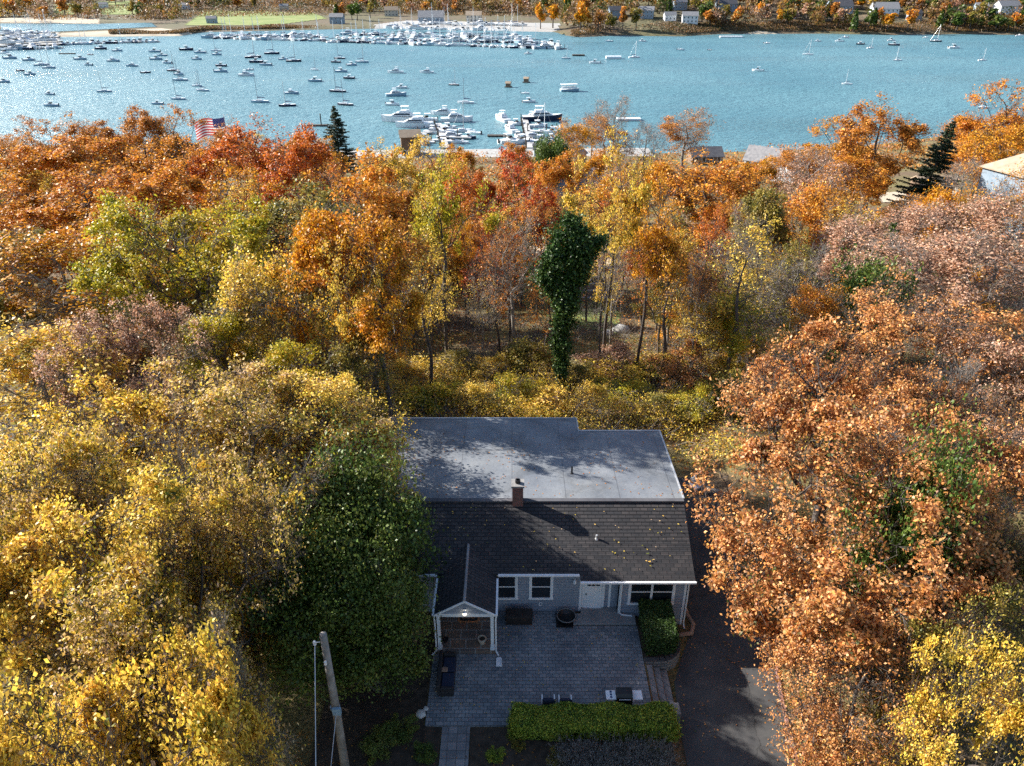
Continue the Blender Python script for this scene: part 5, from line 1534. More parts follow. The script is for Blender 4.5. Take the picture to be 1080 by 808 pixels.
def litter_on(name, n, x0, x1, y0, y1, zf, size, seed, lab, pal='copper', off=.012):
    rs = np.random.RandomState(seed)
    x = rs.uniform(x0, x1, n); y = rs.uniform(y0, y1, n)
    k = (np.sin(x * 1.1 + 2 * np.sin(y * .7)) + rs.normal(size=n) * .9) > .2
    x = x[k]; y = y[k]
    C = np.stack([x, y, zf(x, y) + off + size * .12], 1)
    v, q = leaf_quads(C, size, rs, upb=6, jit=.5)
    me = np_mesh(name, v, quads=q, attrs={'rnd': np.repeat(rs.uniform(0, 1, len(C)), 4), 'rnd2': np.repeat(rs.uniform(.3, 1, len(C)), 4)})
    me.materials.append(PAL[pal])
    return tag(link(bpy.data.objects.new(name, me)), lab, 'leaves', kind='stuff')
litter_on('fallen_leaves', 700, XL, 9.5, 34.8, 42.2, lambda x, y: np.interp(y, [RY, 42.35], [RZ, 3.92]), .10, 201, 'fallen leaves on the flat roof', 'brownorange')
litter_on('fallen_leaves', 300, XL, 9.4, 30.6, 34.2, lambda x, y: rz_(y), .10, 202, 'fallen leaves on the shingle roof', 'fade', off=.05)
litter_on('fallen_leaves', 420, -4.0, 6.6, 24.1, 29.5, lambda x, y: PZ + 0 * x, .08, 203, 'fallen leaves on the patio', 'fade')
litter_on('fallen_leaves', 1300, 8.3, 12.6, 10, 42, lambda x, y: np.maximum(ground_z(x * 0 + 10.5, y), ground_z(np.minimum(x, 12.9), y)) + .035, .10, 204, 'fallen leaves on the driveway')
# --- clipped hedge, planter bush, grey shrub and bed plants
def leafy_box(name, x0, x1, y0, y1, z0, z1, n, size, pal, label, cat, seed, rnd=.18):
    rs = np.random.RandomState(seed)
    c = np.array([(x0 + x1) / 2, (y0 + y1) / 2, (z0 + z1) / 2]); h = np.array([(x1 - x0) / 2, (y1 - y0) / 2, (z1 - z0) / 2])
    P = rs.uniform(-1, 1, (n, 3))
    ax = rs.choice(3, n, p=[.1, .4, .5]); sg = rs.choice([-1, 1], n)
    sg[ax == 2] = 1
    P[np.arange(n), ax] = sg
    O = np.zeros((n, 3)); O[np.arange(n), ax] = sg
    k = np.linalg.norm(np.abs(P) ** 16, axis=1, ord=1) ** (1 / 16)
    P = P / k[:, None] * (1 + rs.normal(size=(n, 1)) * .03)
    P = P * h + c
    P[:, 2] += (np.sin(P[:, 0] * 3.1) * .05 + np.sin(P[:, 1] * 4 + P[:, 0] * 1.7) * .05) + np.abs(rs.normal(size=n)) * .04
    P += np.stack([np.sin(P[:, 2] * 5 + P[:, 0] * 2), np.sin(P[:, 0] * 2.6 + P[:, 2] * 3), np.zeros(n)], 1) * .06
    t = empty(name, (c[0], c[1], z0), label, cat)
    P -= np.array([c[0], c[1], z0])
    v, q = leaf_quads(P, size, rs, out=O * 1.5, upb=.3)
    me = np_mesh('crown', v, quads=q, attrs={'rnd': np.repeat(rs.uniform(0, 1, n), 4), 'rnd2': np.repeat(rs.uniform(0, 1, n), 4)})
    me.materials.append(PAL[pal]); link(bpy.data.objects.new('foliage', me), t)
    m = 60
    P0 = np.stack([rs.uniform(-h[0] * .85, h[0] * .85, m), rs.uniform(-h[1] * .5, h[1] * .5, m), np.zeros(m)], 1)
    P1 = P0 + np.stack([rs.normal(size=m) * .2, rs.normal(size=m) * .15, np.full(m, (z1 - z0) * .85)], 1)
    V, Q = tubes(P0, P1, np.full(m, .02), np.full(m, .01), 4)
    me = np_mesh('stem', V, quads=Q); me.materials.append(M['bark']); link(bpy.data.objects.new('stem', me), t)
    return t
PAL['hedge'] = leaf_mat('leaf_hedge', [(0.06, 0.12, 0.015), (0.20, 0.30, 0.03), (0.40, 0.46, 0.05), (0.50, 0.48, 0.06)], transl=.35, nscale=1.2)
PAL['box'] = leaf_mat('leaf_box', [(0.02, 0.05, 0.012), (0.05, 0.10, 0.02), (0.09, 0.15, 0.03), (0.04, 0.07, 0.015)], transl=.25, nscale=1.2)
leafy_box('clipped_hedge', 0.05, 7.5, 22.75, 23.98, -.42, .62, 34000, .085, 'hedge', 'long clipped yellow-green hedge along the front of the patio', 'hedge', 71)
leafy_box('planter_bush', 6.85, 8.45, 27.75, 30.2, -.38, .95, 16000, .09, 'box', 'dark green clipped bush in the raised planter', 'bush', 72)
# grey stemmed shrub at the bottom
t = empty('lavender_shrub', (4.4, 21.4, -.35), 'wide grey twiggy shrub in front of the hedge at the bottom', 'shrub')
rs = np.random.RandomState(8)
n = 2600
c0 = np.stack([rs.uniform(-2.3, 2.5, n), rs.uniform(-1.6, .9, n), np.zeros(n)], 1)
d = unit(np.stack([rs.normal(size=n) * .55 + c0[:, 0] * .1, rs.normal(size=n) * .55, rs.uniform(.6, 1.3, n)], 1))
L = rs.uniform(.45, .95, (n, 1))
V, Q = tubes(c0, c0 + d * L, np.full(n, .010), np.full(n, .006), 3)
me = np_mesh('stem', V, quads=Q); me.materials.append(M['bark_pale']); link(bpy.data.objects.new('stem', me), t)
C = np.repeat(c0 + d * L * .9, 5, 0) + rs.normal(size=(n * 5, 3)) * .07
v, q = leaf_quads(C, .07, rs, asp=.3)
me = np_mesh('foliage', v, quads=q, attrs={'rnd': np.repeat(rs.uniform(0, 1, len(C)), 4), 'rnd2': np.repeat(rs.uniform(0, 1, len(C)), 4)})
me.materials.append(PAL['lavender']); link(bpy.data.objects.new('foliage', me), t)
for (u, v_, r_, pal, lb) in ((524, 795, .45, 'hedge', 'small light green plant in the bed right of the footpath'), (548, 785, .35, 'olive', 'low olive plant between the footpath and the hedge'), (446, 795, .6, 'green', 'green plant in the bed left of the footpath'),
                        (585, 800, .5, 'olive', 'dull olive plant under the hedge at the bottom'), (425, 770, .8, 'darkgreen', 'dark green shrub below the evergreens left of the footpath'), (400, 790, .9, 'darkgreen', 'dark shrub at the bottom right of the utility pole'), (690, 790, .45, 'olive', 'olive plant at the right end of the grey shrub')):
    p = at_z(u, v_, -.2)
    place('hedgebush', p.x, p.y, h=r_ * 1.2, r=r_, pal=pal, label=lb, name='garden_plant', cat='plant', base=-.38)
for (u, v_, r_, h_, pal, lb) in ((845, 745, .7, 1.0, 'olive', 'low olive bush beside the red kerb'), (868, 790, .9, 1.2, 'olive', 'wider olive bush at the bottom right of the red kerb'), (905, 800, 1.0, 1.5, 'yellow', 'yellow bush at the bottom between kerb and corner tree'), (700, 640, .0, 0, '', '')):
    if not pal: continue
    p = at_z(u, v_, -.6)
    place('bush', p.x, p.y, h=h_, r=r_, pal=pal, label=lb, name='bush', cat='bush')

# ================================================================ BUILDINGS AND WATERFRONT
def cottage(name, x, y, zb, w, d, h, rz, wall, roof, label, cat='house', wins=4, rh=None, group=None, hip=False, storeys=1, chim=False, dormer=False):
    """gabled house, ridge along its local x; walls, roof, windows, chimney as parts"""
    t = empty(name, (x, y, zb), label, cat, group, rz=rz)
    rh = d * .38 if rh is None else rh
    bm = bmesh.new(); w2, d2 = w / 2, d / 2
    if hip:
        box(bm, -w2, w2, -d2, d2, -1.5, h)
    else:
        for yy_ in (-d2, d2): pass
        p = [(-d2, -1.5), (d2, -1.5), (d2, h), (0, h + rh - .05), (-d2, h)]
        a = [bm.verts.new((-w2, q[0], q[1])) for q in p]; b = [bm.verts.new((w2, q[0], q[1])) for q in p]
        bm.faces.new(list(reversed(a))); bm.faces.new(b)
        for i in range(5): bm.faces.new([a[i], a[(i + 1) % 5], b[(i + 1) % 5], b[i]])
    bm_obj('wall', bm, M[wall], t)
    bm = bmesh.new(); o = .45
    rx = w2 + o if not hip else max(w2 - d2, .5)
    for s in (-1, 1):
        k = rh / d2
        lo = [(-w2 - o, s * (d2 + o), h - k * o + .02), (w2 + o, s * (d2 + o), h - k * o + .02)]
        hi = [(rx, 0, h + rh + .02), (-rx, 0, h + rh + .02)]
        v = [bm.verts.new(q) for q in lo + hi]; w_ = [bm.verts.new(q.co + Vector((0, 0, .16))) for q in v]
        bm.faces.new(v); bm.faces.new(list(reversed(w_)))
        for i in range(4): bm.faces.new([v[i], w_[i], w_[(i + 1) % 4], v[(i + 1) % 4]])
        if hip:
            v = [bm.verts.new(q) for q in ((s * (w2 + o), -d2 - o, h - k * o + .02), (s * (w2 + o), d2 + o, h - k * o + .02), (s * rx, 0, h + rh + .03))]
            w_ = [bm.verts.new(q.co + Vector((0, 0, .16))) for q in v]
            bm.faces.new(v); bm.faces.new(list(reversed(w_)))
            for i in range(3): bm.faces.new([v[i], w_[i], w_[(i + 1) % 3], v[(i + 1) % 3]])
    bmesh.ops.recalc_face_normals(bm, faces=bm.faces)
    rf = bm_obj('roof', bm, M[roof], t)
    if chim:
        bm = bmesh.new(); box(bm, w * .2 - .4, w * .2 + .4, -.4, .4, h + rh * .4, h + rh + 1.1); bm_obj('chimney', bm, M['brick'], rf)
    for st in range(storeys):
        zz = 1.0 + st * 2.8
        if zz + 1.4 > h: break
        for i in range(wins):
            xx = -w2 + w * (i + .5) / wins
            bm = bmesh.new(); box(bm, xx - .62, xx + .62, -d2 - .05, -d2 - .004, zz - .1, zz + 1.4); f = bm_obj('window', bm, M['white'], t)
            bm = bmesh.new(); box(bm, xx - .48, xx + .48, -d2 - .08, -d2 - .051, zz, zz + 1.28); bm_obj('pane', bm, M['glass'], f)
    if dormer:
        for xx in (-w * .25, w * .25):
            bm = bmesh.new()
            p = [(-1.1, h), (1.1, h), (1.1, h + 1.3), (0, h + 2.2), (-1.1, h + 1.3)]
            a = [bm.verts.new((xx + q[0], -d2 + .3, q[1])) for q in p]; b = [bm.verts.new((xx + q[0], 0, q[1])) for q in p]
            bm.faces.new(a); bm.faces.new(list(reversed(b)))
            for i in range(5): bm.faces.new([a[i], b[i], b[(i + 1) % 5], a[(i + 1) % 5]])
            bmesh.ops.recalc_face_normals(bm, faces=bm.faces)
            bm_obj('dormer', bm, M[wall], t)
    return t
def near_at(u, v, dz=0):
    z = -20
    for _ in range(12):
        p = at_z(u, v, z + dz); z = gz(p.x, p.y)
    return p.x, p.y, z
def CT(u, v, Y, w, d, h, rz, wall, roof, label, name='house', **kw):
    """u,v is where the middle of the roof ridge shows, Y its distance"""
    p = at_y(u, v, Y); rh = kw.get('rh') or d * .38
    zb = p.z - h - rh
    g_ = gz(p.x, Y)
    h2 = max(2.4, p.z - rh - g_)
    return cottage(name, p.x, Y, g_, w, d, h2, R(rz), wall, roof, label, **kw)
CT(602, 153, 228, 7, 7, 4, 60, 'wall_bluegrey', 'roof_grey', 'small blue-grey house with grey roof between the trees near the dock', rh=2.4)
CT(606, 178, 176, 14, 9, 3.5, 8, 'wall_bluegrey', 'roof_grey', 'low house with a grey shingle roof beside the golden tree', rh=2.4)
CT(582, 172, 205, 8, 7, 3.5, -30, 'wall_bluegrey', 'roof_dark', 'small dark roofed shed left of the low grey roof', name='shed', cat='shed', rh=2)
CT(744, 155, 232, 9, 7, 3.5, 4, 'wall_brown', 'roof_dark', 'dark roofed cottage at the water edge under the umbrella shaped tree', rh=2)
CT(846, 170, 196, 12, 8, 4.5, 25, 'wall_white', 'roof_grey', 'white waterfront house with a grey roof behind the thin orange tree', rh=3, storeys=2)
CT(806, 168, 222, 9, 7, 3.5, -35, 'wall_white', 'roof_grey', 'small white cottage with a steep roof near the water, left of the white house', rh=3.2)
CT(1098, 158, 128, 11, 10, 4.0, 20, 'wall_bluegrey', 'roof_tan', 'large house with a tan shingle roof at the right picture edge', rh=3.2, storeys=1, hip=True)
CT(432, 137, 250, 6, 5, 2.6, 10, 'wall_brown', 'roof_tan', 'small brown boathouse on the left yacht dock', name='boathouse', cat='boathouse', rh=1.6)
CT(578, 155, 250, 9, 6, 2.8, 0, 'wall_bluegrey', 'roof_dark', 'dark grey boathouse at the foot of the right yacht dock', name='boathouse', cat='boathouse', rh=1.2)
CT(985, 186, 150, 6, 5, 2.5, 0, 'wall_brown', 'roof_tan', 'little tan roofed outbuilding below the leaning spruce', name='shed', cat='shed', rh=1.2)
# clearing in the hollow: lawn, terrace, little shed
def gpx(pts):
    out = []
    for u, v in pts:
        x, y, z = near_at(u, v); out.append((x, y))
    return out
drape_px('lawn', gpx([(525, 272), (580, 272), (600, 300), (655, 330), (650, 352), (600, 345), (545, 318)]), M['lawn'], ground_z, .06, n=60)
drape_px('footpath', gpx([(520, 262), (575, 258), (640, 272), (690, 284), (690, 295), (640, 284), (575, 270), (520, 272)]), M['sand'], ground_z, .09, n=70)
drape_px('footpath', gpx([(925, 204), (1010, 198), (1010, 207), (930, 214)]), M['sand'], ground_z, .12, n=40)
x, y, z = near_at(622, 318)
t = empty('stone_terrace', (x, y, z), 'grey stacked stone terrace walls beyond the ivy covered tree', 'terrace wall')
for i in range(4):
    bm = bmesh.new(); box(bm, -3.2 + i * .5, 3.0 - i * .2, i * 1.3, i * 1.3 + .5, -1.0 - i * .0, .5 + i * .45); bm_obj('wall_course', bm, M['stone'], t, .04)
for (u, v, r_, lb) in ((655, 350, .75, 'pale boulder between the trunks right of the ivy covered tree'), (641, 353, .5, 'smaller grey boulder left of the pale one in the hollow')):
    x, y, z = near_at(u, v)
    bm = bmesh.new(); bmesh.ops.create_icosphere(bm, subdivisions=3, radius=r_)
    for vv in bm.verts: vv.co = Vector((vv.co.x * 1.3, vv.co.y, vv.co.z * .8)) * (1 + .1 * math.sin(vv.co.x * 7 + vv.co.y * 9))
    tag(bm_obj('boulder', bm, M['rock'], smooth=True, loc=(x, y, z + r_ * .3)), lb, 'boulder')
# seawall
bm = bmesh.new()
sx = np.linspace(-95, 45, 30)
for i in range(29):
    ya, yb = float(near_shore(sx[i])) + 1.5, float(near_shore(sx[i + 1])) + 1.5
    prism(bm, [(sx[i], ya - 16), (sx[i + 1], yb - 16), (sx[i + 1], yb + 2), (sx[i], ya + 2)], WZ - 3, WZ + 1.25)
tag(bm_obj('seawall', bm, M['concrete']), 'grey concrete seawall and quay along the near shore', 'seawall')

# flag and pole seen between the treetops
p = at_y(236, 122, 172)
t = empty('flagpole', (p.x, p.y, gz(p.x, p.y)), 'white flagpole with a large striped flag above the left tree line', 'flagpole')
H_ = p.z - gz(p.x, p.y)
bm = bmesh.new(); tube(bm, [(0, 0, 0), (0, 0, H_)], [.12, .07], 8); lathe(bm, [(.02, H_), (.14, H_ + .1), (.02, H_ + .25)], 8); bm_obj('pole', bm, M['white'], t)
def flag_mat():
    m, nt, out = new_mat('flag_cloth')
    at = nt.nodes.new('ShaderNodeAttribute'); at.attribute_name = 'stripe'
    r = ramp(nt, [(0.0, (.55, .03, .04)), (.4, (.8, .8, .8)), (.8, (.02, .03, .14))], 'CONSTANT')
    nt.links.new(at.outputs['Fac'], r.inputs[0])
    p_ = nt.nodes.new('ShaderNodeBsdfPrincipled'); p_.inputs['Roughness'].default_value = .9
    nt.links.new(r.outputs[0], p_.inputs['Base Color'])
    tr = nt.nodes.new('ShaderNodeBsdfTranslucent'); nt.links.new(r.outputs[0], tr.inputs['Color'])
    ms = nt.nodes.new('ShaderNodeMixShader'); ms.inputs[0].default_value = .35
    nt.links.new(p_.outputs[0], ms.inputs[1]); nt.links.new(tr.outputs[0], ms.inputs[2]); nt.links.new(ms.outputs[0], out.inputs[0])
    return m
V = []; Q = []; A = []
FL, FH = 6.8, 3.6
nxf = 26
for r_ in range(13):
    for c_ in range(nxf):
        x0, x1 = c_ / nxf, (c_ + 1) / nxf
        b0 = len(V)
        for (xx, zz) in ((x0, r_), (x1, r_), (x1, r_ + 1), (x0, r_ + 1)):
            V.append((-FL * xx, math.sin(xx * 9) * .45 * xx, H_ - .3 - FH * zz / 13 - 1.2 * xx * xx - .25 * math.sin(xx * 7)))
            A.append(.9 if (r_ < 7 and c_ < 10) else (.1 if r_ % 2 == 0 else .5))
        Q.append((b0, b0 + 1, b0 + 2, b0 + 3))
# stars of the canton, as small raised points on both faces
me = np_mesh('flag', V, quads=Q, attrs={'stripe': A}); me.materials.append(flag_mat())
fo = link(bpy.data.objects.new('flag', me), t)
bm = bmesh.new()
for r_ in range(9):
    for c_ in range(6 - r_ % 2):
        xx = (.5 + c_ + .5 * (r_ % 2)) / 6 * (10 / nxf); zz = (r_ + .6) / 9.4 * 7
        q = Vector((-FL * xx, math.sin(xx * 9) * .45 * xx, H_ - .3 - FH * zz / 13 - 1.2 * xx * xx - .25 * math.sin(xx * 7)))
        for s in (-1, 1):
            vs = []
            for k in range(10):
                rr = .085 if k % 2 == 0 else .035; an = math.pi * k / 5
                vs.append(bm.verts.new(q + Vector((rr * math.sin(an), s * .03, rr * math.cos(an)))))
            bm.faces.new(vs if s < 0 else list(reversed(vs)))
bm_obj('star', bm, M['white'], fo)['kind'] = 'stuff'

# ================================================================ BOATS
def hull_mesh(bm, L, W, H, draft=.35, mi=0, deck=1, sheer=.25, tr=.8):
    n = 9; rings = []
    for i in range(n):
        f = i / (n - 1); x = -L / 2 + L * f
        w = W / 2 * (tr + (1 - tr) * math.sin(min(f / .5, 1) * math.pi / 2)) * (1 - max(0, (f - .5) / .5) ** 2.2)
        w = max(w, .03)
        top = H + sheer * f * f
        rings.append([bm.verts.new(q) for q in ((x, -w, top), (x - .02 * L * f, -w * .82, .05), (x - .06 * L * f, -w * .35, -draft * (1 - f * .8)), (x - .06 * L * f, w * .35, -draft * (1 - f * .8)), (x - .02 * L * f, w * .82, .05), (x, w, top))])
    for i in range(n - 1):
        for j in range(5):
            f_ = bm.faces.new([rings[i][j], rings[i][j + 1], rings[i + 1][j + 1], rings[i + 1][j]]); f_.material_index = mi
        f_ = bm.faces.new([rings[i][5], rings[i][0], rings[i + 1][0], rings[i + 1][5]]); f_.material_index = deck
    bm.faces.new(list(reversed(rings[0]))).material_index = mi
    bm.faces.new(rings[-1]).material_index = mi
    bmesh.ops.recalc_face_normals(bm, faces=bm.faces)
def taper_box(bm, x0, x1, w0, z0, z1, rake=.3, wt=.85, mi=0):
    v = [bm.verts.new(q) for q in ((x0, -w0, z0), (x1, -w0, z0), (x1, w0, z0), (x0, w0, z0), (x0 + rake * .3, -w0 * wt, z1), (x1 - rake, -w0 * wt, z1), (x1 - rake, w0 * wt, z1), (x0 + rake * .3, w0 * wt, z1))]
    for f in ((0, 3, 2, 1), (4, 5, 6, 7), (0, 1, 5, 4), (1, 2, 6, 5), (2, 3, 7, 6), (3, 0, 4, 7)):
        bm.faces.new([v[i] for i in f]).material_index = mi
BO = {}
def boat_parts(kind):
    P = []
    if kind == 'sail':
        bm = bmesh.new(); hull_mesh(bm, 9.5, 3.0, .95, .5, tr=.62); P.append(('hull', bm, 'HULL2'))
        bm = bmesh.new(); taper_box(bm, -1.6, 2.2, .85, .98, 1.5, .8); box(bm, -1.2, 1.2, -.79, -.765, 1.15, 1.36, 1); box(bm, -1.2, 1.2, .765, .79, 1.15, 1.36, 1); P.append(('cabin', bm, ('gel_white', 'glass')))
        bm = bmesh.new(); tube(bm, [(.9, 0, .9), (.9, 0, 13.2)], [.15, .11], 6); tube(bm, [(.9, -.75, 7.6), (.9, .75, 7.6)], .04, 4); P.append(('mast', bm, 'gel_white'))
        bm = bmesh.new(); tube(bm, [(.8, 0, 2.35), (-3.1, 0, 2.25)], .07, 6); P.append(('boom', bm, 'alu'))
        bm = bmesh.new(); tube(bm, [(.75, 0, 2.62), (-1, 0, 2.58), (-3.0, 0, 2.42)], [.24, .20, .12], 6); P.append(('furled_sail', bm, 'canvas'))
        bm = bmesh.new()
        for a, b in (((4.6, 0, 1.2), (.9, 0, 13.0)), ((-4.6, 0, .95), (.9, 0, 13.0)), ((.7, -1.4, 1.0), (.9, -.02, 12.6)), ((.7, 1.4, 1.0), (.9, .02, 12.6))): tube(bm, [a, b], .022, 3)
        P.append(('rigging', bm, 'alu'))
    elif kind == 'motor':
        bm = bmesh.new(); hull_mesh(bm, 7.5, 2.7, 1.0, .35, tr=.92); P.append(('hull', bm, 'HULL2'))
        bm = bmesh.new(); taper_box(bm, -.4, 2.2, .95, 1.03, 1.45, .9); P.append(('cabin', bm, 'gel_white'))
        bm = bmesh.new(); taper_box(bm, -.7, .9, .9, 1.46, 2.1, .5, .9); P.append(('windshield', bm, 'glass'))
        bm = bmesh.new(); box(bm, -1.5, .6, -.95, .95, 2.55, 2.66); [tube(bm, [(xx, yy_, 1.0), (xx, yy_, 2.54)], .035, 4) for xx in (-1.3, .4) for yy_ in (-.85, .85)]; P.append(('hardtop', bm, 'gel_white'))
        bm = bmesh.new(); box(bm, -4.1, -3.76, -.25, .25, .2, 1.5); P.append(('outboard', bm, 'black'))
    elif kind == 'skiff':
        bm = bmesh.new(); hull_mesh(bm, 5.0, 1.9, .6, .25, tr=.9); P.append(('hull', bm, 'HULL2'))
        bm = bmesh.new(); taper_box(bm, -.4, .5, .35, .62, 1.25, .2); P.append(('console', bm, 'gel_white'))
        bm = bmesh.new(); box(bm, -2.85, -2.51, -.2, .2, .1, 1.1); P.append(('outboard', bm, 'black'))
    elif kind == 'cruiser':
        bm = bmesh.new(); hull_mesh(bm, 12, 3.7, 1.35, .6, tr=.88, sheer=.55); P.append(('hull', bm, 'HULL2'))
        bm = bmesh.new(); taper_box(bm, -3.2, 3.2, 1.45, 1.65, 2.5, 1.9); P.append(('cabin', bm, 'gel_white'))
        bm = bmesh.new(); taper_box(bm, -2.6, 2.35, 1.44, 1.95, 2.36, .62, .93); P.append(('window', bm, 'glass'))
        bm = bmesh.new(); taper_box(bm, -2.4, .8, 1.1, 2.52, 3.1, .6); P.append(('flybridge', bm, 'gel_white'))
        bm = bmesh.new(); box(bm, -2.2, .2, -1.0, 1.0, 4.1, 4.2); [tube(bm, [(xx, yy_, 3.05), (xx, yy_, 4.1)], .05, 4) for xx in (-2.0, .0) for yy_ in (-.85, .85)]; P.append(('hardtop', bm, 'gel_white'))
    return P
def make_boat(kind):
    ps = []
    for nm, bm, mt in boat_parts(kind):
        me = bpy.data.meshes.new(kind + '_' + nm); bm.normal_update(); bm.to_mesh(me); bm.free()
        if mt == 'HULL2': me.materials.append(M['gel_white']); me.materials.append(M['gel_white'])
        elif isinstance(mt, tuple): [me.materials.append(M[q]) for q in mt]
        else: me.materials.append(M[mt])
        ps.append((nm, me))
    BO[kind] = ps
L0 = {'sail': 9.5, 'motor': 7.5, 'skiff': 5.0, 'cruiser': 12.0}
for k in L0: make_boat(k)
# one-mesh versions for the marina and the storage yard, where parts are below a pixel
def joined(kind, drop=()):
    bm = bmesh.new()
    mats = []
    for nm, b2, mt in boat_parts(kind):
        if nm in drop: b2.free(); continue
        names = ['gel_white', 'gel_white'] if mt == 'HULL2' else list(mt) if isinstance(mt, tuple) else [mt]
        base = len(mats); mats += names
        tmp = bpy.data.meshes.new('t'); b2.to_mesh(tmp); b2.free()
        n0 = len(bm.faces); bm.from_mesh(tmp); bm.faces.ensure_lookup_table()
        for f in bm.faces[n0:]: f.material_index += base
        bpy.data.meshes.remove(tmp)
    me = bpy.data.meshes.new(kind + '_small'); bm.to_mesh(me); bm.free()
    for n in mats: me.materials.append(M[n])
    return me
JM = {k: joined(k) for k in L0}
JM['sail_low'] = joined('sail', ('mast', 'rigging', 'boom'))
CN = {'w': ('gel_white', 'white'), 'n': ('gel_navy', 'dark blue'), 'b': ('gel_blue', 'pale blue')}
KN = {'sail': 'sailboat', 'motor': 'motorboat', 'skiff': 'skiff', 'cruiser': 'cabin_cruiser'}
def boat(kind, u, v, lpx, col='w', head=None, label=None, group=None, small=False, flip=None, z=None):
    p = at_z(u, v, WZ)
    ppm = FPX / depth(p)
    s = max(.55, min(1.9, lpx / ppm / L0[kind]))
    h = rbt.choice([0, math.pi]) + rbt.gauss(0, .22) if head is None else head
    nm = KN[kind]
    if small:
        o = bpy.data.objects.new(nm, JM[kind]); link(o)
        o.location = p; o.rotation_euler = (0, 0, h); o.scale = (s, s, s)
        tag(o, label, nm.replace('_', ' ') if kind != 'skiff' else 'small boat', group)
        if col != 'w':
            o.material_slots[0].link = 'OBJECT'; o.material_slots[0].material = M[CN[col][0]]
        return o
    t = empty(nm, p, label, nm.replace('_', ' ') if kind != 'skiff' else 'small boat', group, rz=h)
    t.scale = (s, s, s)
    for n_, me in BO[kind]:
        o = bpy.data.objects.new(n_, me); link(o, t)
        if n_ == 'hull' and col != 'w':
            o.material_slots[0].link = 'OBJECT'; o.material_slots[0].material = M[CN[col][0]]
        if n_ == 'mast' and u < 500:
            o.material_slots[0].link = 'OBJECT'; o.material_slots[0].material = M['spar']
    return t
rbt = random.Random(31)
S_, M_, K_, C_ = 'sail', 'motor', 'skiff', 'cruiser'
moor = [(M_, 5, 57, 14, 'w'), (M_, 11, 62, 14, 'b'), (M_, 31, 64, 13, 'b'), (S_, 44, 69, 15, 'b'), (S_, 52, 72, 14, 'b'), (M_, 32, 79, 12, 'b'), (K_, 22, 75, 9, 'n'), (M_, 4, 87, 13, 'b'),
 (M_, 52, 100, 11, 'b'), (M_, 54, 112, 15, 'b'), (S_, 110, 97, 15, 'b'), (M_, 85, 63, 13, 'b'), (M_, 93, 69, 10, 'b'), (K_, 95, 58, 7, 'n'), (M_, 107, 52, 13, 'n'), (M_, 124, 54, 10, 'b'), (C_, 120, 65, 14, 'b'),
 (C_, 139, 70, 12, 'b'), (K_, 154, 77, 10, 'n'), (M_, 163, 55, 12, 'b'), (M_, 165, 63, 13, 'b'), (M_, 171, 59, 10, 'b'), (M_, 176, 67, 12, 'b'), (S_, 183, 75, 14, 'n'), (M_, 189, 79, 12, 'b'), (S_, 190, 85, 16, 'b'),
 (S_, 188, 105, 15, 'b'), (M_, 166, 110, 12, 'b'), (M_, 197, 53, 14, 'n'), (M_, 211, 56, 12, 'b'), (S_, 228, 54, 11, 'b'), (M_, 229, 58, 10, 'b'), (M_, 208, 63, 11, 'b'), (M_, 233, 70, 12, 'n'), (M_, 233, 76, 14, 'b'),
 (S_, 208, 91, 10, 'b'), (S_, 213, 96, 15, 'b'), (C_, 260, 80, 17, 'w'), (K_, 263, 74, 8, 'b'), (S_, 267, 61, 17, 'n'), (M_, 270, 66, 14, 'n'), (M_, 280, 69, 13, 'b'), (S_, 287, 57, 16, 'n'), (M_, 299, 63, 10, 'b'), (S_, 310, 65, 16, 'n'),
 (S_, 332, 74, 10, 'w'), (M_, 332, 86, 14, 'b'), (S_, 274, 108, 19, 'b'), (C_, 308, 99, 15, 'b'), (S_, 303, 112, 18, 'n'), (S_, 358, 62, 12, 'n'), (M_, 354, 66, 10, 'n'), (M_, 371, 69, 11, 'b'), (S_, 382, 66, 15, 'b'), (M_, 360, 76, 13, 'b'),
 (M_, 368, 83, 12, 'n'), (S_, 356, 97, 18, 'n'), (S_, 364, 111, 18, 'n'), (C_, 417, 77, 17, 'w'), (C_, 450, 77, 15, 'w'), (S_, 479, 90, 12, 'n'), (M_, 423, 93, 12, 'w'), (C_, 418, 101, 22, 'b'), (M_, 414, 111, 15, 'w'),
 (S_, 491, 109, 18, 'w'), (K_, 554, 99, 9, 'w'), (M_, 558, 108, 14, 'w'), (M_, 557, 57, 8, 'w'), (S_, 597, 62, 10, 'b'), (M_, 627, 67, 12, 'w'), (S_, 669, 61, 12, 'w'),
 (K_, 642, 44, 8, 'b'), (M_, 677, 44, 8, 'w'), (K_, 718, 53, 8, 'b'), (K_, 748, 53, 5, 'n'), (M_, 799, 75, 12, 'w'), (S_, 852, 58, 11, 'w'), (K_, 809, 46, 7, 'w'), (M_, 885, 44, 9, 'w'), (K_, 891, 40, 8, 'w'), (M_, 907, 47, 9, 'n'),
 (S_, 918, 51, 6, 'w'), (M_, 940, 43, 8, 'w'), (M_, 943, 48, 11, 'n'), (S_, 946, 64, 10, 'w'), (S_, 893, 89, 10, 'w'), (S_, 987, 44, 12, 'n'), (K_, 976, 40, 6, 'w'), (M_, 1006, 51, 12, 'w'), (S_, 1036, 64, 9, 'w'), (S_, 1036, 114, 12, 'w'),
 (K_, 971, 136, 12, 'w'), (K_, 1075, 38, 8, 'w'), (M_, 862, 44, 7, 'w')]
def sector(u, v):
    a = 'far left' if u < 140 else 'left' if u < 245 else 'centre left' if u < 345 else 'centre' if u < 520 else 'middle right' if u < 700 else 'right'
    b = 'far' if v < 66 else 'near'
    return '%s part of the harbour, %s side' % (a, b)
from collections import defaultdict
grp = defaultdict(list)
for b_ in moor: grp[(sector(b_[1], b_[2]), b_[0], b_[4])].append(b_)
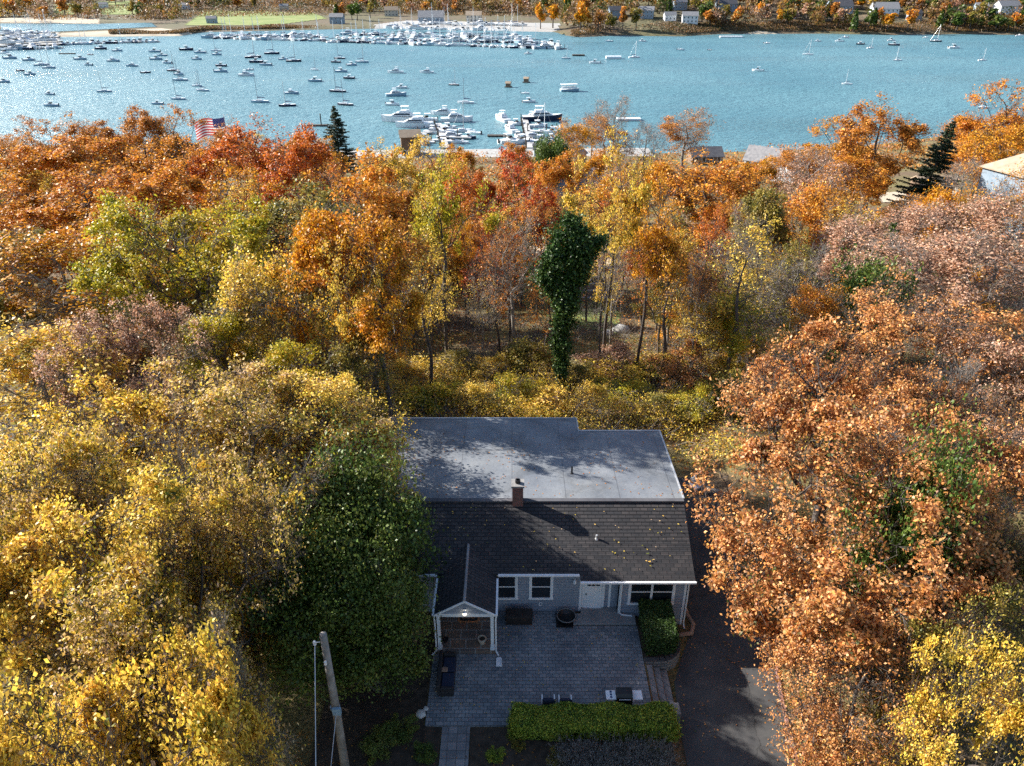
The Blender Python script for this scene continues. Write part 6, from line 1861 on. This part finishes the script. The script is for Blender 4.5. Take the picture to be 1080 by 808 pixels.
for (sec, kd, cl), L_ in grp.items():
    L_.sort(key=lambda q: q[1])
    for i, (kd, u, v, l, cl) in enumerate(L_):
        od = (ordn(i) + ' from left, ') if len(L_) > 1 else ''
        tall_ = {'sail': 'moored %s sailboat', 'motor': 'moored %s motorboat', 'skiff': 'small %s skiff', 'cruiser': 'moored %s cruiser'}[kd] % CN[cl][1]
        a_, b2 = sec.split(', ')
        boat(kd, u, v, l, cl, label='%s, %s%s of the %s' % (tall_, od, b2, a_.replace('part of the ', '')), group='boats on moorings in the harbour')
# brown cabin floats, ferry, rafts
def float_house(u, v, label):
    p = at_z(u, v, WZ)
    t = empty('houseboat', p, label, 'houseboat', rz=rbt.uniform(-.4, .4))
    bm = bmesh.new(); box(bm, -1.7, 1.7, -1.4, 1.4, -.2, .35); bm_obj('float', bm, M['pile'], t, .05)
    bm = bmesh.new(); box(bm, -1.1, 1.1, -.9, .9, .351, 1.9); bm_obj('cabin', bm, M['wall_brown'], t)
    bm = bmesh.new()
    v_ = [bm.verts.new(q) for q in ((-1.4, -1.2, 1.85), (1.4, -1.2, 1.85), (1.4, 1.2, 1.85), (-1.4, 1.2, 1.85), (-1.4, 0, 2.8), (1.4, 0, 2.8))]
    for f in ((0, 3, 2, 1), (0, 1, 5, 4), (2, 3, 4, 5), (0, 4, 3), (1, 2, 5)): bm.faces.new([v_[i] for i in f])
    bm_obj('roof', bm, M['roof_tan'], t)
    bm = bmesh.new(); tube(bm, [(1.5, 1.2, .35), (1.5, 1.2, 3.4)], .06, 5); bm_obj('post', bm, M['pile'], t)
float_house(536, 92, 'small brown cabin float in mid harbour, left and nearer of the two')
float_house(555, 87, 'small brown cabin float in mid harbour, right and farther of the two')
p = at_z(601, 96, WZ)
t = empty('ferry_boat', p, 'green and white canopied tour boat under way in mid harbour', 'tour boat', rz=R(12))
bm = bmesh.new(); hull_mesh(bm, 9.5, 3.6, 1.0, .3, tr=.95); o = bm_obj('hull', bm, [M['gel_blue'], M['gel_white']], t)
bm = bmesh.new()
for xx in (-4, -2.2, -.4, 1.4, 3.0):
    for yy_ in (-1.4, 1.4): tube(bm, [(xx, yy_, 1.0), (xx, yy_, 3.0)], .07, 5)
box(bm, -4.1, 3.2, -1.45, -1.38, 1.3, 2.0); box(bm, -4.1, 3.2, 1.38, 1.45, 1.3, 2.0)
bm_obj('railing', bm, M['gel_white'], t)
bm = bmesh.new(); box(bm, -4.5, 3.6, -1.7, 1.7, 3.0, 3.2); bm_obj('canopy', bm, M['gel_white'], t, .05)
def raft(u, v, lpx, d, label, mat='dock_wood', h=.55):
    p = at_z(u, v, WZ); L = lpx * depth(p) / FPX
    t = empty('float_dock', p, label, 'floating dock')
    bm = bmesh.new(); box(bm, -L / 2, L / 2, -d / 2, d / 2, .15, h); bm_obj('deck', bm, M[mat], t, .03)
    bm = bmesh.new()
    for s in (-1, 1): box(bm, -L / 2 + .2, L / 2 - .2, s * d * .35 - .3, s * d * .35 + .3, -.3, .149)
    bm_obj('pontoon', bm, M['black'], t)
raft(663, 127, 25, 3.0, 'white floating platform in the water above the bare purplish tree', 'white', .9)
raft(647, 62, 16, 4.0, 'long low white barge in the farther harbour right of centre', 'white', 1.6)
raft(610, 59, 13, 3.0, 'low dark float in the farther harbour right of centre', 'pile', .9)
raft(71, 57, 17, 1.6, 'thin brown floating dock in the far left harbour', 'pile')
raft(335, 133, 22, 1.8, 'narrow dark floating dock left of the small spruce', 'pile')
raft(524, 144, 20, 2.2, 'dark floating dock left of the right yacht dock', 'pile')
raft(771, 39.5, 24, 4.0, 'pale landing float by the far boat ramp', 'white', 1.0)
p = at_z(339, 133, WZ)
bm = bmesh.new(); tube(bm, [(0, 0, -1), (0, 0, 4.6)], .22, 8); tag(bm_obj('mooring_pile', bm, M['pile'], loc=p), 'single tall dark pile beside the narrow floating dock', 'pile')

# marina rows: (u0,v0,u1,v1,count,phrase)
rows = [(348, 44.5, 592, 52.0, 38, 'front row of the big marina'), (352, 40.5, 585, 46.5, 32, 'second row of the big marina'), (365, 37.0, 560, 41.5, 26, 'third row of the big marina'),
        (218, 40.5, 345, 43.5, 19, 'left row of boats below the lawn'), (232, 38.0, 340, 39.5, 12, 'row close under the lawn bank'), (62, 47.5, 165, 44.5, 16, 'row along the left shore'), (0, 53, 62, 51, 8, 'outer row at the left boatyard')]
for ri, (u0, v0, u1, v1, n, ph) in enumerate(rows):
    a = at_z(u0 - 3, v0 + .8, WZ); b = at_z(u1 + 3, v1 + .8, WZ)
    d = (b - a); Ld = d.length; d.normalize(); nn = Vector((-d.y, d.x, 0))
    t = empty('marina_pier', a, 'long floating pier serving the ' + ph, 'pier', 'marina piers', rz=math.atan2(d.y, d.x))
    bm = bmesh.new(); box(bm, 0, Ld, 6, 8.2, .2, .6); bm_obj('deck', bm, M['dock_wood'], t)
    for k in range(0, int(Ld), 14):
        bm = bmesh.new(); tube(bm, [(k, 8.5, -1), (k, 8.5, 2.8)], .18, 5); bm_obj('pile', bm, M['pile'], t)
    for i in range(n):
        f = (i + .5) / n
        u = u0 + (u1 - u0) * f + rbt.uniform(-.8, .8); v = v0 + (v1 - v0) * f + rbt.uniform(-.4, .4)
        kd = rbt.choice(['sail', 'sail', 'motor', 'cruiser', 'cruiser', 'sail_low'] if ri != 5 else ['sail', 'motor', 'motor'])
        base = 'sail' if kd == 'sail_low' else kd
        p = at_z(u, v, WZ)
        h = math.atan2(-nn.y, -nn.x) + rbt.gauss(0, .45) if rbt.random() < .6 else rbt.choice([0, math.pi]) + rbt.gauss(0, .3)
        s = rbt.uniform(.95, 1.35)
        cl = rbt.choice(['w', 'w', 'w', 'n', 'b'])
        o = bpy.data.objects.new(KN[base], JM[kd]); link(o); o.location = p; o.rotation_euler = (0, 0, h); o.scale = (s, s, s)
        if cl != 'w':
            o.material_slots[0].link = 'OBJECT'; o.material_slots[0].material = M[CN[cl][0]]
        tag(o, '%s %s, %s from left in the %s' % (CN[cl][1], KN[base].replace('_', ' '), ordn(i), ph), KN[base].replace('_', ' '), 'boats berthed in the marina')

def far_hit(u, v):
    d = ray(u, v); o = Vector((0, 0, CH)); Y = 560.0
    while Y < 2500:
        p = o + d * (Y / d.y)
        if far_d(p.x, p.y) > 2 and p.z <= fz(p.x, p.y): return p.x, p.y, fz(p.x, p.y)
        Y += 3
    return None
# boats stored ashore
yard = [(408, 30.5, 535, 33, 20, 'front line of the boatyard'), (425, 26, 555, 28, 20, 'back line of the boatyard'), (2, 46, 60, 43, 10, 'front line of the left boatyard'), (0, 41, 60, 38, 10, 'middle line of the left boatyard'), (0, 37, 55, 35, 9, 'back line of the left boatyard')]
for u0, v0, u1, v1, n, ph in yard:
    for i in range(n):
        f = (i + .5) / n
        p = at_z(u0 + (u1 - u0) * f + rbt.uniform(-1, 1), v0 + (v1 - v0) * f + rbt.uniform(-.4, .4), WZ + 1.8)
        kd = rbt.choice(['sail', 'sail_low', 'cruiser', 'motor']); base = 'sail' if kd == 'sail_low' else kd
        zz = max(fz(p.x, p.y), WZ + 1.0) + 1.0
        o = bpy.data.objects.new(KN[base], JM[kd]); link(o); o.location = (p.x, p.y, zz); o.rotation_euler = (0, 0, rbt.uniform(0, 6.28)); o.scale = [rbt.uniform(1.0, 1.4)] * 3
        tag(o, 'white %s ashore, %s from left, %s' % (KN[base].replace('_', ' '), ordn(i), ph), KN[base].replace('_', ' '), 'boats stored in the boatyards')
drape_px('boatyard', pxp([(395, 35), (560, 36.5), (590, 33.5), (590, 25), (430, 22), (395, 26)]), M['concrete'], far_z, .3, n=60)
bm = bmesh.new()
drape_px('boatyard', pxp([(-20, 47.5), (62, 45), (62, 34), (-20, 34)]), M['concrete'], lambda x, y: np.maximum(far_z(x, y), WZ + .9), .1, n=40)

# yacht docks on the near shore
def dock(pts, w, label):
    P = [at_z(u, v, WZ) for u, v in pts]
    t = empty('yacht_dock', P[0], label, 'dock')
    for a, b in zip(P[:-1], P[1:]):
        d = (b - a).normalized(); nn = Vector((-d.y, d.x, 0)) * w / 2
        bm = bmesh.new(); prism(bm, [tuple((q - P[0]))[:2] for q in (a - nn, b - nn, b + nn, a + nn)], .35, .75); bm_obj('deck', bm, M['dock_wood'], t)
        L = (b - a).length
        for k in range(0, int(L) + 1, 7):
            q = a + d * k + nn * 1.15 - P[0]
            bm = bmesh.new(); tube(bm, [(q.x, q.y, -1), (q.x, q.y, 3.2)], .18, 6); bm_obj('pile', bm, M['pile'], t)
dock([(470, 158), (462, 132)], 2.6, 'wooden dock of the left group of white yachts')
dock([(560, 158), (553, 127)], 2.6, 'wooden dock of the right group of white yachts')
for a_ in ((460, 141, 430, 143), (462, 146, 497, 147), (556, 140, 590, 141)):
    dock([(a_[0], a_[1]), (a_[2], a_[3])], 1.6, 'side finger of the yacht dock ending near the %s' % ('brown boathouse' if a_[2] == 430 else 'middle of the left yachts' if a_[2] == 497 else 'right yachts'))
ya = [('cruiser', 424, 128, 44, 'w', 180, 'big white motor yacht, outermost of the left dock'), ('cruiser', 437, 134, 40, 'w', 184, 'long white yacht just inside the outermost one, left dock'),
      ('cruiser', 467, 121, 26, 'w', 175, 'white flybridge yacht at the head of the left dock'), ('cruiser', 482, 128, 34, 'w', 4, 'low white yacht pointing right from the left dock'),
      ('motor', 455, 134, 16, 'w', 30, 'white motorboat in the middle of the left dock group'), ('cruiser', 458, 141, 24, 'w', -20, 'white cruiser beside the left dock walkway'), ('motor', 473, 136, 18, 'w', 20, 'white motorboat under the low white yacht'),
      ('sail', 487, 139, 22, 'w', 8, 'white sailboat at the right side of the left dock'), ('cruiser', 476, 145, 24, 'w', 10, 'white cruiser near the seawall, left dock'), ('motor', 494, 146, 17, 'n', -6, 'dark hulled motorboat nearest the seawall, left dock'),
      ('motor', 447, 147, 16, 'w', 170, 'white motorboat beside the brown boathouse'), ('motor', 463, 149, 15, 'w', 0, 'small white motorboat touching the seawall, left dock'),
      ('cruiser', 529, 127, 30, 'w', 115, 'white yacht with its bow outward, left side of the right dock'), ('cruiser', 538, 138, 28, 'w', 112, 'white yacht lying behind the bow-out one, right dock'), ('motor', 546, 145, 18, 'w', 100, 'white motorboat by the right dock walkway'),
      ('cruiser', 572, 127, 42, 'n', 4, 'large dark and white yacht pointing right, right dock'), ('cruiser', 560, 125, 22, 'w', 90, 'white flybridge boat at the head of the right dock'), ('motor', 568, 134, 20, 'w', 8, 'white motorboat below the large dark one'),
      ('sail', 572, 140, 22, 'w', 5, 'white sailboat at the right dock'), ('cruiser', 563, 146, 24, 'w', -8, 'white cruiser nearest the seawall, right dock'), ('motor', 582, 147, 16, 'b', 0, 'pale blue motorboat by the dark boathouse')]
for kd, u, v, l, cl, hd, lb in ya:
    boat(kd, u, v, l, cl, head=R(hd), label=lb, group='boats at the yacht docks')
for i, (u, v, kd) in enumerate([(441, 152, 'motor'), (451, 151, 'skiff'), (478, 151, 'motor'), (488, 151, 'skiff'), (470, 141, 'motor'), (500, 141, 'skiff'), (450, 128, 'motor'), (537, 150, 'motor'), (549, 151, 'motor'), (571, 151, 'motor'), (590, 136, 'skiff'), (545, 132, 'motor'), (582, 141, 'motor')]):
    p = at_z(u, v, WZ)
    o = bpy.data.objects.new(KN[kd], JM[kd]); link(o); o.location = p; o.rotation_euler = (0, 0, rbt.choice([0, math.pi]) + rbt.gauss(0, .4)); s_ = rbt.uniform(.85, 1.15); o.scale = (s_, s_, s_)
    tag(o, 'white tender tucked between larger boats at the %s yacht dock, %s of them from left' % ('left' if u < 510 else 'right', ordn(sorted([(441), (451), (478), (488), (470), (500), (450)] if u < 510 else [537, 549, 571, 590, 545, 582]).index(u))), 'tender', 'tenders at the yacht docks')
# shrubs and weeds on the near bank
rs = np.random.RandomState(301)
n = 60000
x = rs.uniform(-160, 230, n); y = near_shore(x) - rs.uniform(5, 60, n)
g_ = np.sin(x * .21 + 2 * np.sin(y * .13)) + np.cos(y * .27 + x * .1) + rs.normal(size=n) * .5
uu_ = 540 + FPX * x / (y * _c + 55 * _s)
k = (g_ > .1) & ~((x > -97) & (x < 47) & (y > near_shore(x) - 17))
for o_ in [q for q in COL.objects if q.type == 'EMPTY' and q.get('category') in ('house', 'boathouse', 'shed') and q.location.y < 300]:
    k &= ((x - o_.location.x) ** 2 + (y - o_.location.y) ** 2) > 90
x = x[k]; y = y[k]
C = np.stack([x, y, ground_z(x, y) + rs.uniform(.05, 1, len(x)) * 2.4 * np.clip(g_[k], 0, 1.4)], 1)
v, q = leaf_quads(C, .6, rs, upb=.6)
me = np_mesh('shore_scrub', v, quads=q, attrs={'rnd': np.repeat(rs.uniform(0, 1, len(C)), 4), 'rnd2': np.repeat(rs.uniform(0, 1, len(C)), 4)})
me.materials.append(PAL['brownorange'])
tag(link(bpy.data.objects.new('shore_scrub', me)), 'brown and orange scrub on the near bank of the harbour', 'scrub', kind='stuff')
# white things on the right shore
raft(1005, 158, 16, 3.0, 'white dock section on the right shore behind the spruce', 'white', .9)
boat('motor', 1030, 160, 24, 'w', head=R(20), label='white motorboat hauled at the right shore beyond the spruce', group='boats at the yacht docks')

# ================================================================ FAR SHORE
def far_proto(name, seed, n=420, size=1.5, H=13, RAD=4.6, conifer=False):
    rs = np.random.RandomState(seed)
    if conifer:
        zz = rs.uniform(.12, 1, n) ** 1.0; r = RAD * .62 * (1 - zz) ** .8 * rs.uniform(.5, 1, n); a = rs.uniform(0, 6.28, n)
        C = np.stack([r * np.cos(a), r * np.sin(a), zz * H], 1); cl = rs.uniform(0, 1, n)
    else:
        B = [(np.append(unit(rs.normal(size=3))[:2] * RAD * rs.uniform(.2, .65), rs.uniform(H * .42, H * .82)), RAD * rs.uniform(.28, .45), rs.uniform()) for _ in range(9)]
        k = rs.randint(9, size=n)
        d = unit(rs.normal(size=(n, 3)))
        C = np.array([B[i][0] for i in k]) + d * np.array([B[i][1] for i in k])[:, None] * rs.uniform(.6, 1.1, (n, 1)); cl = np.array([B[i][2] for i in k])
    v, q = leaf_quads(C, size, rs, upb=.5)
    cm = np_mesh(name, v, quads=q, attrs={'rnd': np.repeat(np.clip(rs.uniform(0, 1, n) * .6 + cl * .4, 0, 1), 4), 'rnd2': np.repeat(rs.uniform(0, 1, n), 4)})
    cm.materials.append(PAL['orange'])
    P0 = [[0, 0, -1]]; P1 = [[0, 0, H * .6]]; R0 = [.4]; R1 = [.2]
    for _ in range(6):
        P0.append([0, 0, H * rs.uniform(.3, .5)]); P1.append([*(rs.normal(size=2) * RAD * .4), H * rs.uniform(.6, .85)]); R0.append(.2); R1.append(.08)
    V, Q = tubes(np.array(P0, float), np.array(P1, float), np.array(R0), np.array(R1), 4)
    tm = np_mesh(name + '_t', V, quads=Q); tm.materials.append(M['bark'])
    PROTO[name] = (tm, cm, H, RAD)
for i in range(4): far_proto('far%d' % i, 80 + i, n=(420, 300, 480, 200)[i])
far_proto('farcone', 90, n=320, conifer=True)
far_houses = [(650, 14, 17, 'wall_bluegrey', 'roof_dark', 'blue-grey gabled house, leftmost on the far right shore', 8), (681, 14, 16, 'wall_bluegrey', 'roof_grey', 'blue-grey house with a white gable, second from left on the far right shore', -12),
 (706, 17, 12, 'wall_white', 'roof_grey', 'white house low on the far slope, left of the ramp', 5), (727, 20, 16, 'wall_white', 'roof_grey', 'white house lowest on the far slope beside the boat ramp', -6), (716, 5, 14, 'wall_bluegrey', 'roof_grey', 'pale house above the two white ones on the far slope', 12),
 (765, 7, 20, 'wall_bluegrey', 'roof_dark', 'blue house with white trim above the round yellow trees', 4), (806, 8, 9, 'wall_white', 'roof_grey', 'narrow white gabled house between far trees', -20), (835, 15, 10, 'wall_white', 'roof_tan', 'small white house under the red tree on the far shore', 0),
 (884, 9, 24, 'wall_bluegrey', 'roof_dark', 'wide dark blue house on the far shore right of centre', 2), (931, 12, 26, 'wall_white', 'roof_grey', 'large white house with pale blue roof on the far right shore', -4), (963, 17, 13, 'wall_bluegrey', 'roof_dark', 'small blue house right of the large white one', 10),
 (1033, 9, 12, 'wall_bluegrey', 'roof_grey', 'blue house among yellow trees on the far right shore', -8), (1060, 9, 22, 'wall_white', 'roof_grey', 'white gabled house at the far right end', 6), (1000, 4, 12, 'wall_cream', 'roof_tan', 'cream house high on the far right hill', 0),
 (224, 20, 10, 'wall_bluegrey', 'roof_grey', 'lone grey shed on the left end of the far lawn', 3), (356, 20, 14, 'wall_bluegrey', 'roof_grey', 'grey house at the right end of the far lawn', -5), (413, 12, 14, 'wall_cream', 'roof_tan', 'cream house in trees left of the boatyard', 8),
 (195, 5, 9, 'wall_white', 'roof_grey', 'small white house above the far left lawn', 0), (455, 20, 26, 'wall_bluegrey', 'roof_grey', 'long boatyard hall with a pale roof', 2), (500, 18, 16, 'wall_cream', 'roof_tan', 'boatyard building right of the long hall', -3), (300, 6, 9, 'wall_cream', 'roof_grey', 'small cream house in trees above the far lawn', 6), (110, 4, 8, 'wall_white', 'roof_grey', 'small white house above the far left fields', 4)]
hs = []
for u, v, wpx, wl_, rf, lb, rz in far_houses:
    hit = far_hit(u, v + 5)
    if not hit: continue
    x, y, z = hit
    w = wpx * depth((x, y, z)) / FPX
    hgt = 6.0 if w > 10 else 4.5
    cottage('house', x, y, z, w, w * .62, hgt, R(rz), wl_, rf, lb, wins=max(2, int(w / 3.2)), rh=w * .22, storeys=2, group='houses on the far shore')
    hs.append((x, y, w))
# beach and boat ramp
# individual far trees: rows following the shore, spacing by pixels
rf_ = random.Random(77)
cand = []
for u in np.arange(-8, 1090, 8.6):
    right = u > 595
    for v0 in ((31, 24, 16, 9) if right else (22, 12, 4)):
        uu = u + rf_.uniform(-4, 4); vv = v0 + rf_.uniform(-3, 3)
        if not right:
            if 195 < uu < 350 and 11 < vv < 32: continue
            if 50 < uu < 150 and 6 < vv < 19: continue
            if 395 < uu < 590 and vv > 17: continue
            if vv > 20 and uu < 195: vv = rf_.uniform(17.5, 20)
            if vv > 18 and uu < 150 and rf_.random() < .6: continue
        if 755 < uu < 880 and vv > 29: continue
        hit = far_hit(uu, vv)
        if not hit: continue
        x, y, z = hit
        bad = False
        for hx, hy, hw in hs:
            if abs(x - hx) < hw * .62 + 2 and -48 < y - hy < hw * .5 + 3: bad = True
        if bad: continue
        cand.append((uu, x, y, z, right))
rf_.shuffle(cand)
cand = cand[:255]
cand.sort(key=lambda q: q[0])
cand.append((583, *far_hit(583, 30), False)); cand.append((610, *far_hit(612, 33), True)); cand.append((568, *far_hit(570, 31), False))
for k, (uu, x, y, z, right) in enumerate(cand):
    pal = rf_.choice(['orange', 'gold', 'brownorange', 'pink', 'olive', 'green', 'green', 'yellow', 'olive', 'pink', 'darkgreen'] if right else ['brownorange', 'pink', 'olive', 'darkgreen', 'brownorange', 'gold', 'green', 'olive'])
    pr_ = 'farcone' if pal in ('green', 'darkgreen') and rf_.random() < .4 else rf_.choice(['far0', 'far1', 'far2', 'far3'])
    if k >= len(cand) - 3: pal = 'gold'
    place(pr_, x, y, h=rf_.uniform(12, 20) * (1.2 if 560 < uu < 625 else 1), r=rf_.uniform(5.2, 8.5), base=z, pal=pal, label='%s tree on the far shore, %s from the left' % (word[pal], ordn(k)), name='far_tree', group='trees along the far shore')
# low scrub along the far bank
rs = np.random.RandomState(95)
def scrub(n, ymax, lo, hi, amin, amax, hh, size, name, lab, seed):
    rs = np.random.RandomState(seed)
    a = rs.uniform(amin, amax, n); y0 = np.interp(a, _fa, _fy)
    Y = y0 + rs.uniform(lo, hi, n); X = a * Y
    Z = far_z(X, Y); k = (Z > WZ + .4)
    g_ = np.sin(X * .05) + np.sin(X * .021 + 2) + rs.normal(size=n) * .5
    k &= g_ > -.8
    C = np.stack([X, Y, Z + rs.uniform(.1, 1, n) * hh * (.6 + .4 * np.sin(X * .11))], 1)[k]
    v, q = leaf_quads(C, size, rs, upb=.5)
    me = np_mesh(name, v, quads=q, attrs={'rnd': np.repeat(rs.uniform(0, .6, len(C)), 4), 'rnd2': np.repeat(rs.uniform(0, 1, len(C)), 4)})
    me.materials.append(PAL['farmix'])
    return tag(link(bpy.data.objects.new(name, me)), lab, 'scrub', kind='stuff')
PAL['farmix'] = leaf_mat('leaf_far_mix', [(0.05, 0.07, 0.02), (0.22, 0.13, 0.05), (0.30, 0.20, 0.14), (0.36, 0.17, 0.04), (0.10, 0.10, 0.03), (0.34, 0.24, 0.05), (0.22, 0.10, 0.06)], nscale=.01)
scrub(60000, 0, 5, 34, .07, .85, 3.2, 1.1, 'shore_scrub', 'low brown scrub along the far right bank', 96)
scrub(26000, 0, 6, 22, -.48, -.22, 2.2, 1.0, 'shore_scrub', 'low scrub on the bank below the far lawn', 97)
scrub(30000, 0, 150, 330, -.75, .06, 4.0, 1.6, 'shore_scrub', 'scrub and hedges in front of the far woods on the left', 98)
# the wood that closes the far shore: nobody could count it
rs = np.random.RandomState(91)
Cs = []; rn = []; r2 = []
n = 11000
Y = 600 + 1300 * rs.uniform(0, 1, n) ** 1.5; a = rs.uniform(-.78, .78, n); X = a * Y
d = far_d(X, Y)
ok = d > np.where(a > .06, 14, 30)
pu = 540 + FPX * X / (Y * _c + (CH - far_z(X, Y)) * _s)
up = Y * _s + (far_z(X, Y) - CH) * _c
pv = 404 - FPX * up / (Y * _c + (CH - far_z(X, Y)) * _s)
ok &= ~((pu < 595) & (pv > 16) & (pu > 350)); ok &= ~((pu < 190) & (pv > np.where(rs.uniform(size=n) < .3, 25, 19))); ok &= ~((pu > 50) & (pu < 84) & (pv > 8)); ok &= ~((pu > 104) & (pu < 146) & (pv > 6)); ok &= ~((pu > 595) & (pv > 32.5)); ok &= ~((pu > 350) & (pu < 400) & (pv > 23))
ok &= ~((pu >= 190) & (pu < 350) & (pv > 12))
for hx, hy, hw in hs: ok &= ~((np.abs(X - hx) < hw * .62 + 2) & (Y - hy > -52) & (Y - hy < hw * .5 + 3))
X = X[ok]; Y = Y[ok]; Z = far_z(X, Y)
m = 70
hgt = rs.uniform(9, 17, len(X)); rr = rs.uniform(3.8, 7, len(X)); cr = rs.uniform(0, 1, len(X))
dd = unit(rs.normal(size=(len(X), m, 3)))
C = np.stack([X, Y, Z + hgt * .62], 1)[:, None] + dd * np.stack([rr, rr, hgt * .38], 1)[:, None] * rs.uniform(.7, 1.05, (len(X), m, 1))
v, q = leaf_quads(C.reshape(-1, 3), 2.0, rs, upb=.5)
rnd = np.clip(np.repeat(cr, m) * .85 + rs.uniform(0, .15, len(X) * m), 0, 1)
me = np_mesh('far_wood', v, quads=q, attrs={'rnd': np.repeat(rnd, 4), 'rnd2': np.repeat(rs.uniform(0, 1, len(rnd)), 4)})
me.materials.append(PAL['farmix'])
tag(link(bpy.data.objects.new('far_wood', me)), 'autumn woods covering the hills beyond the far shore', 'woods', kind='stuff')
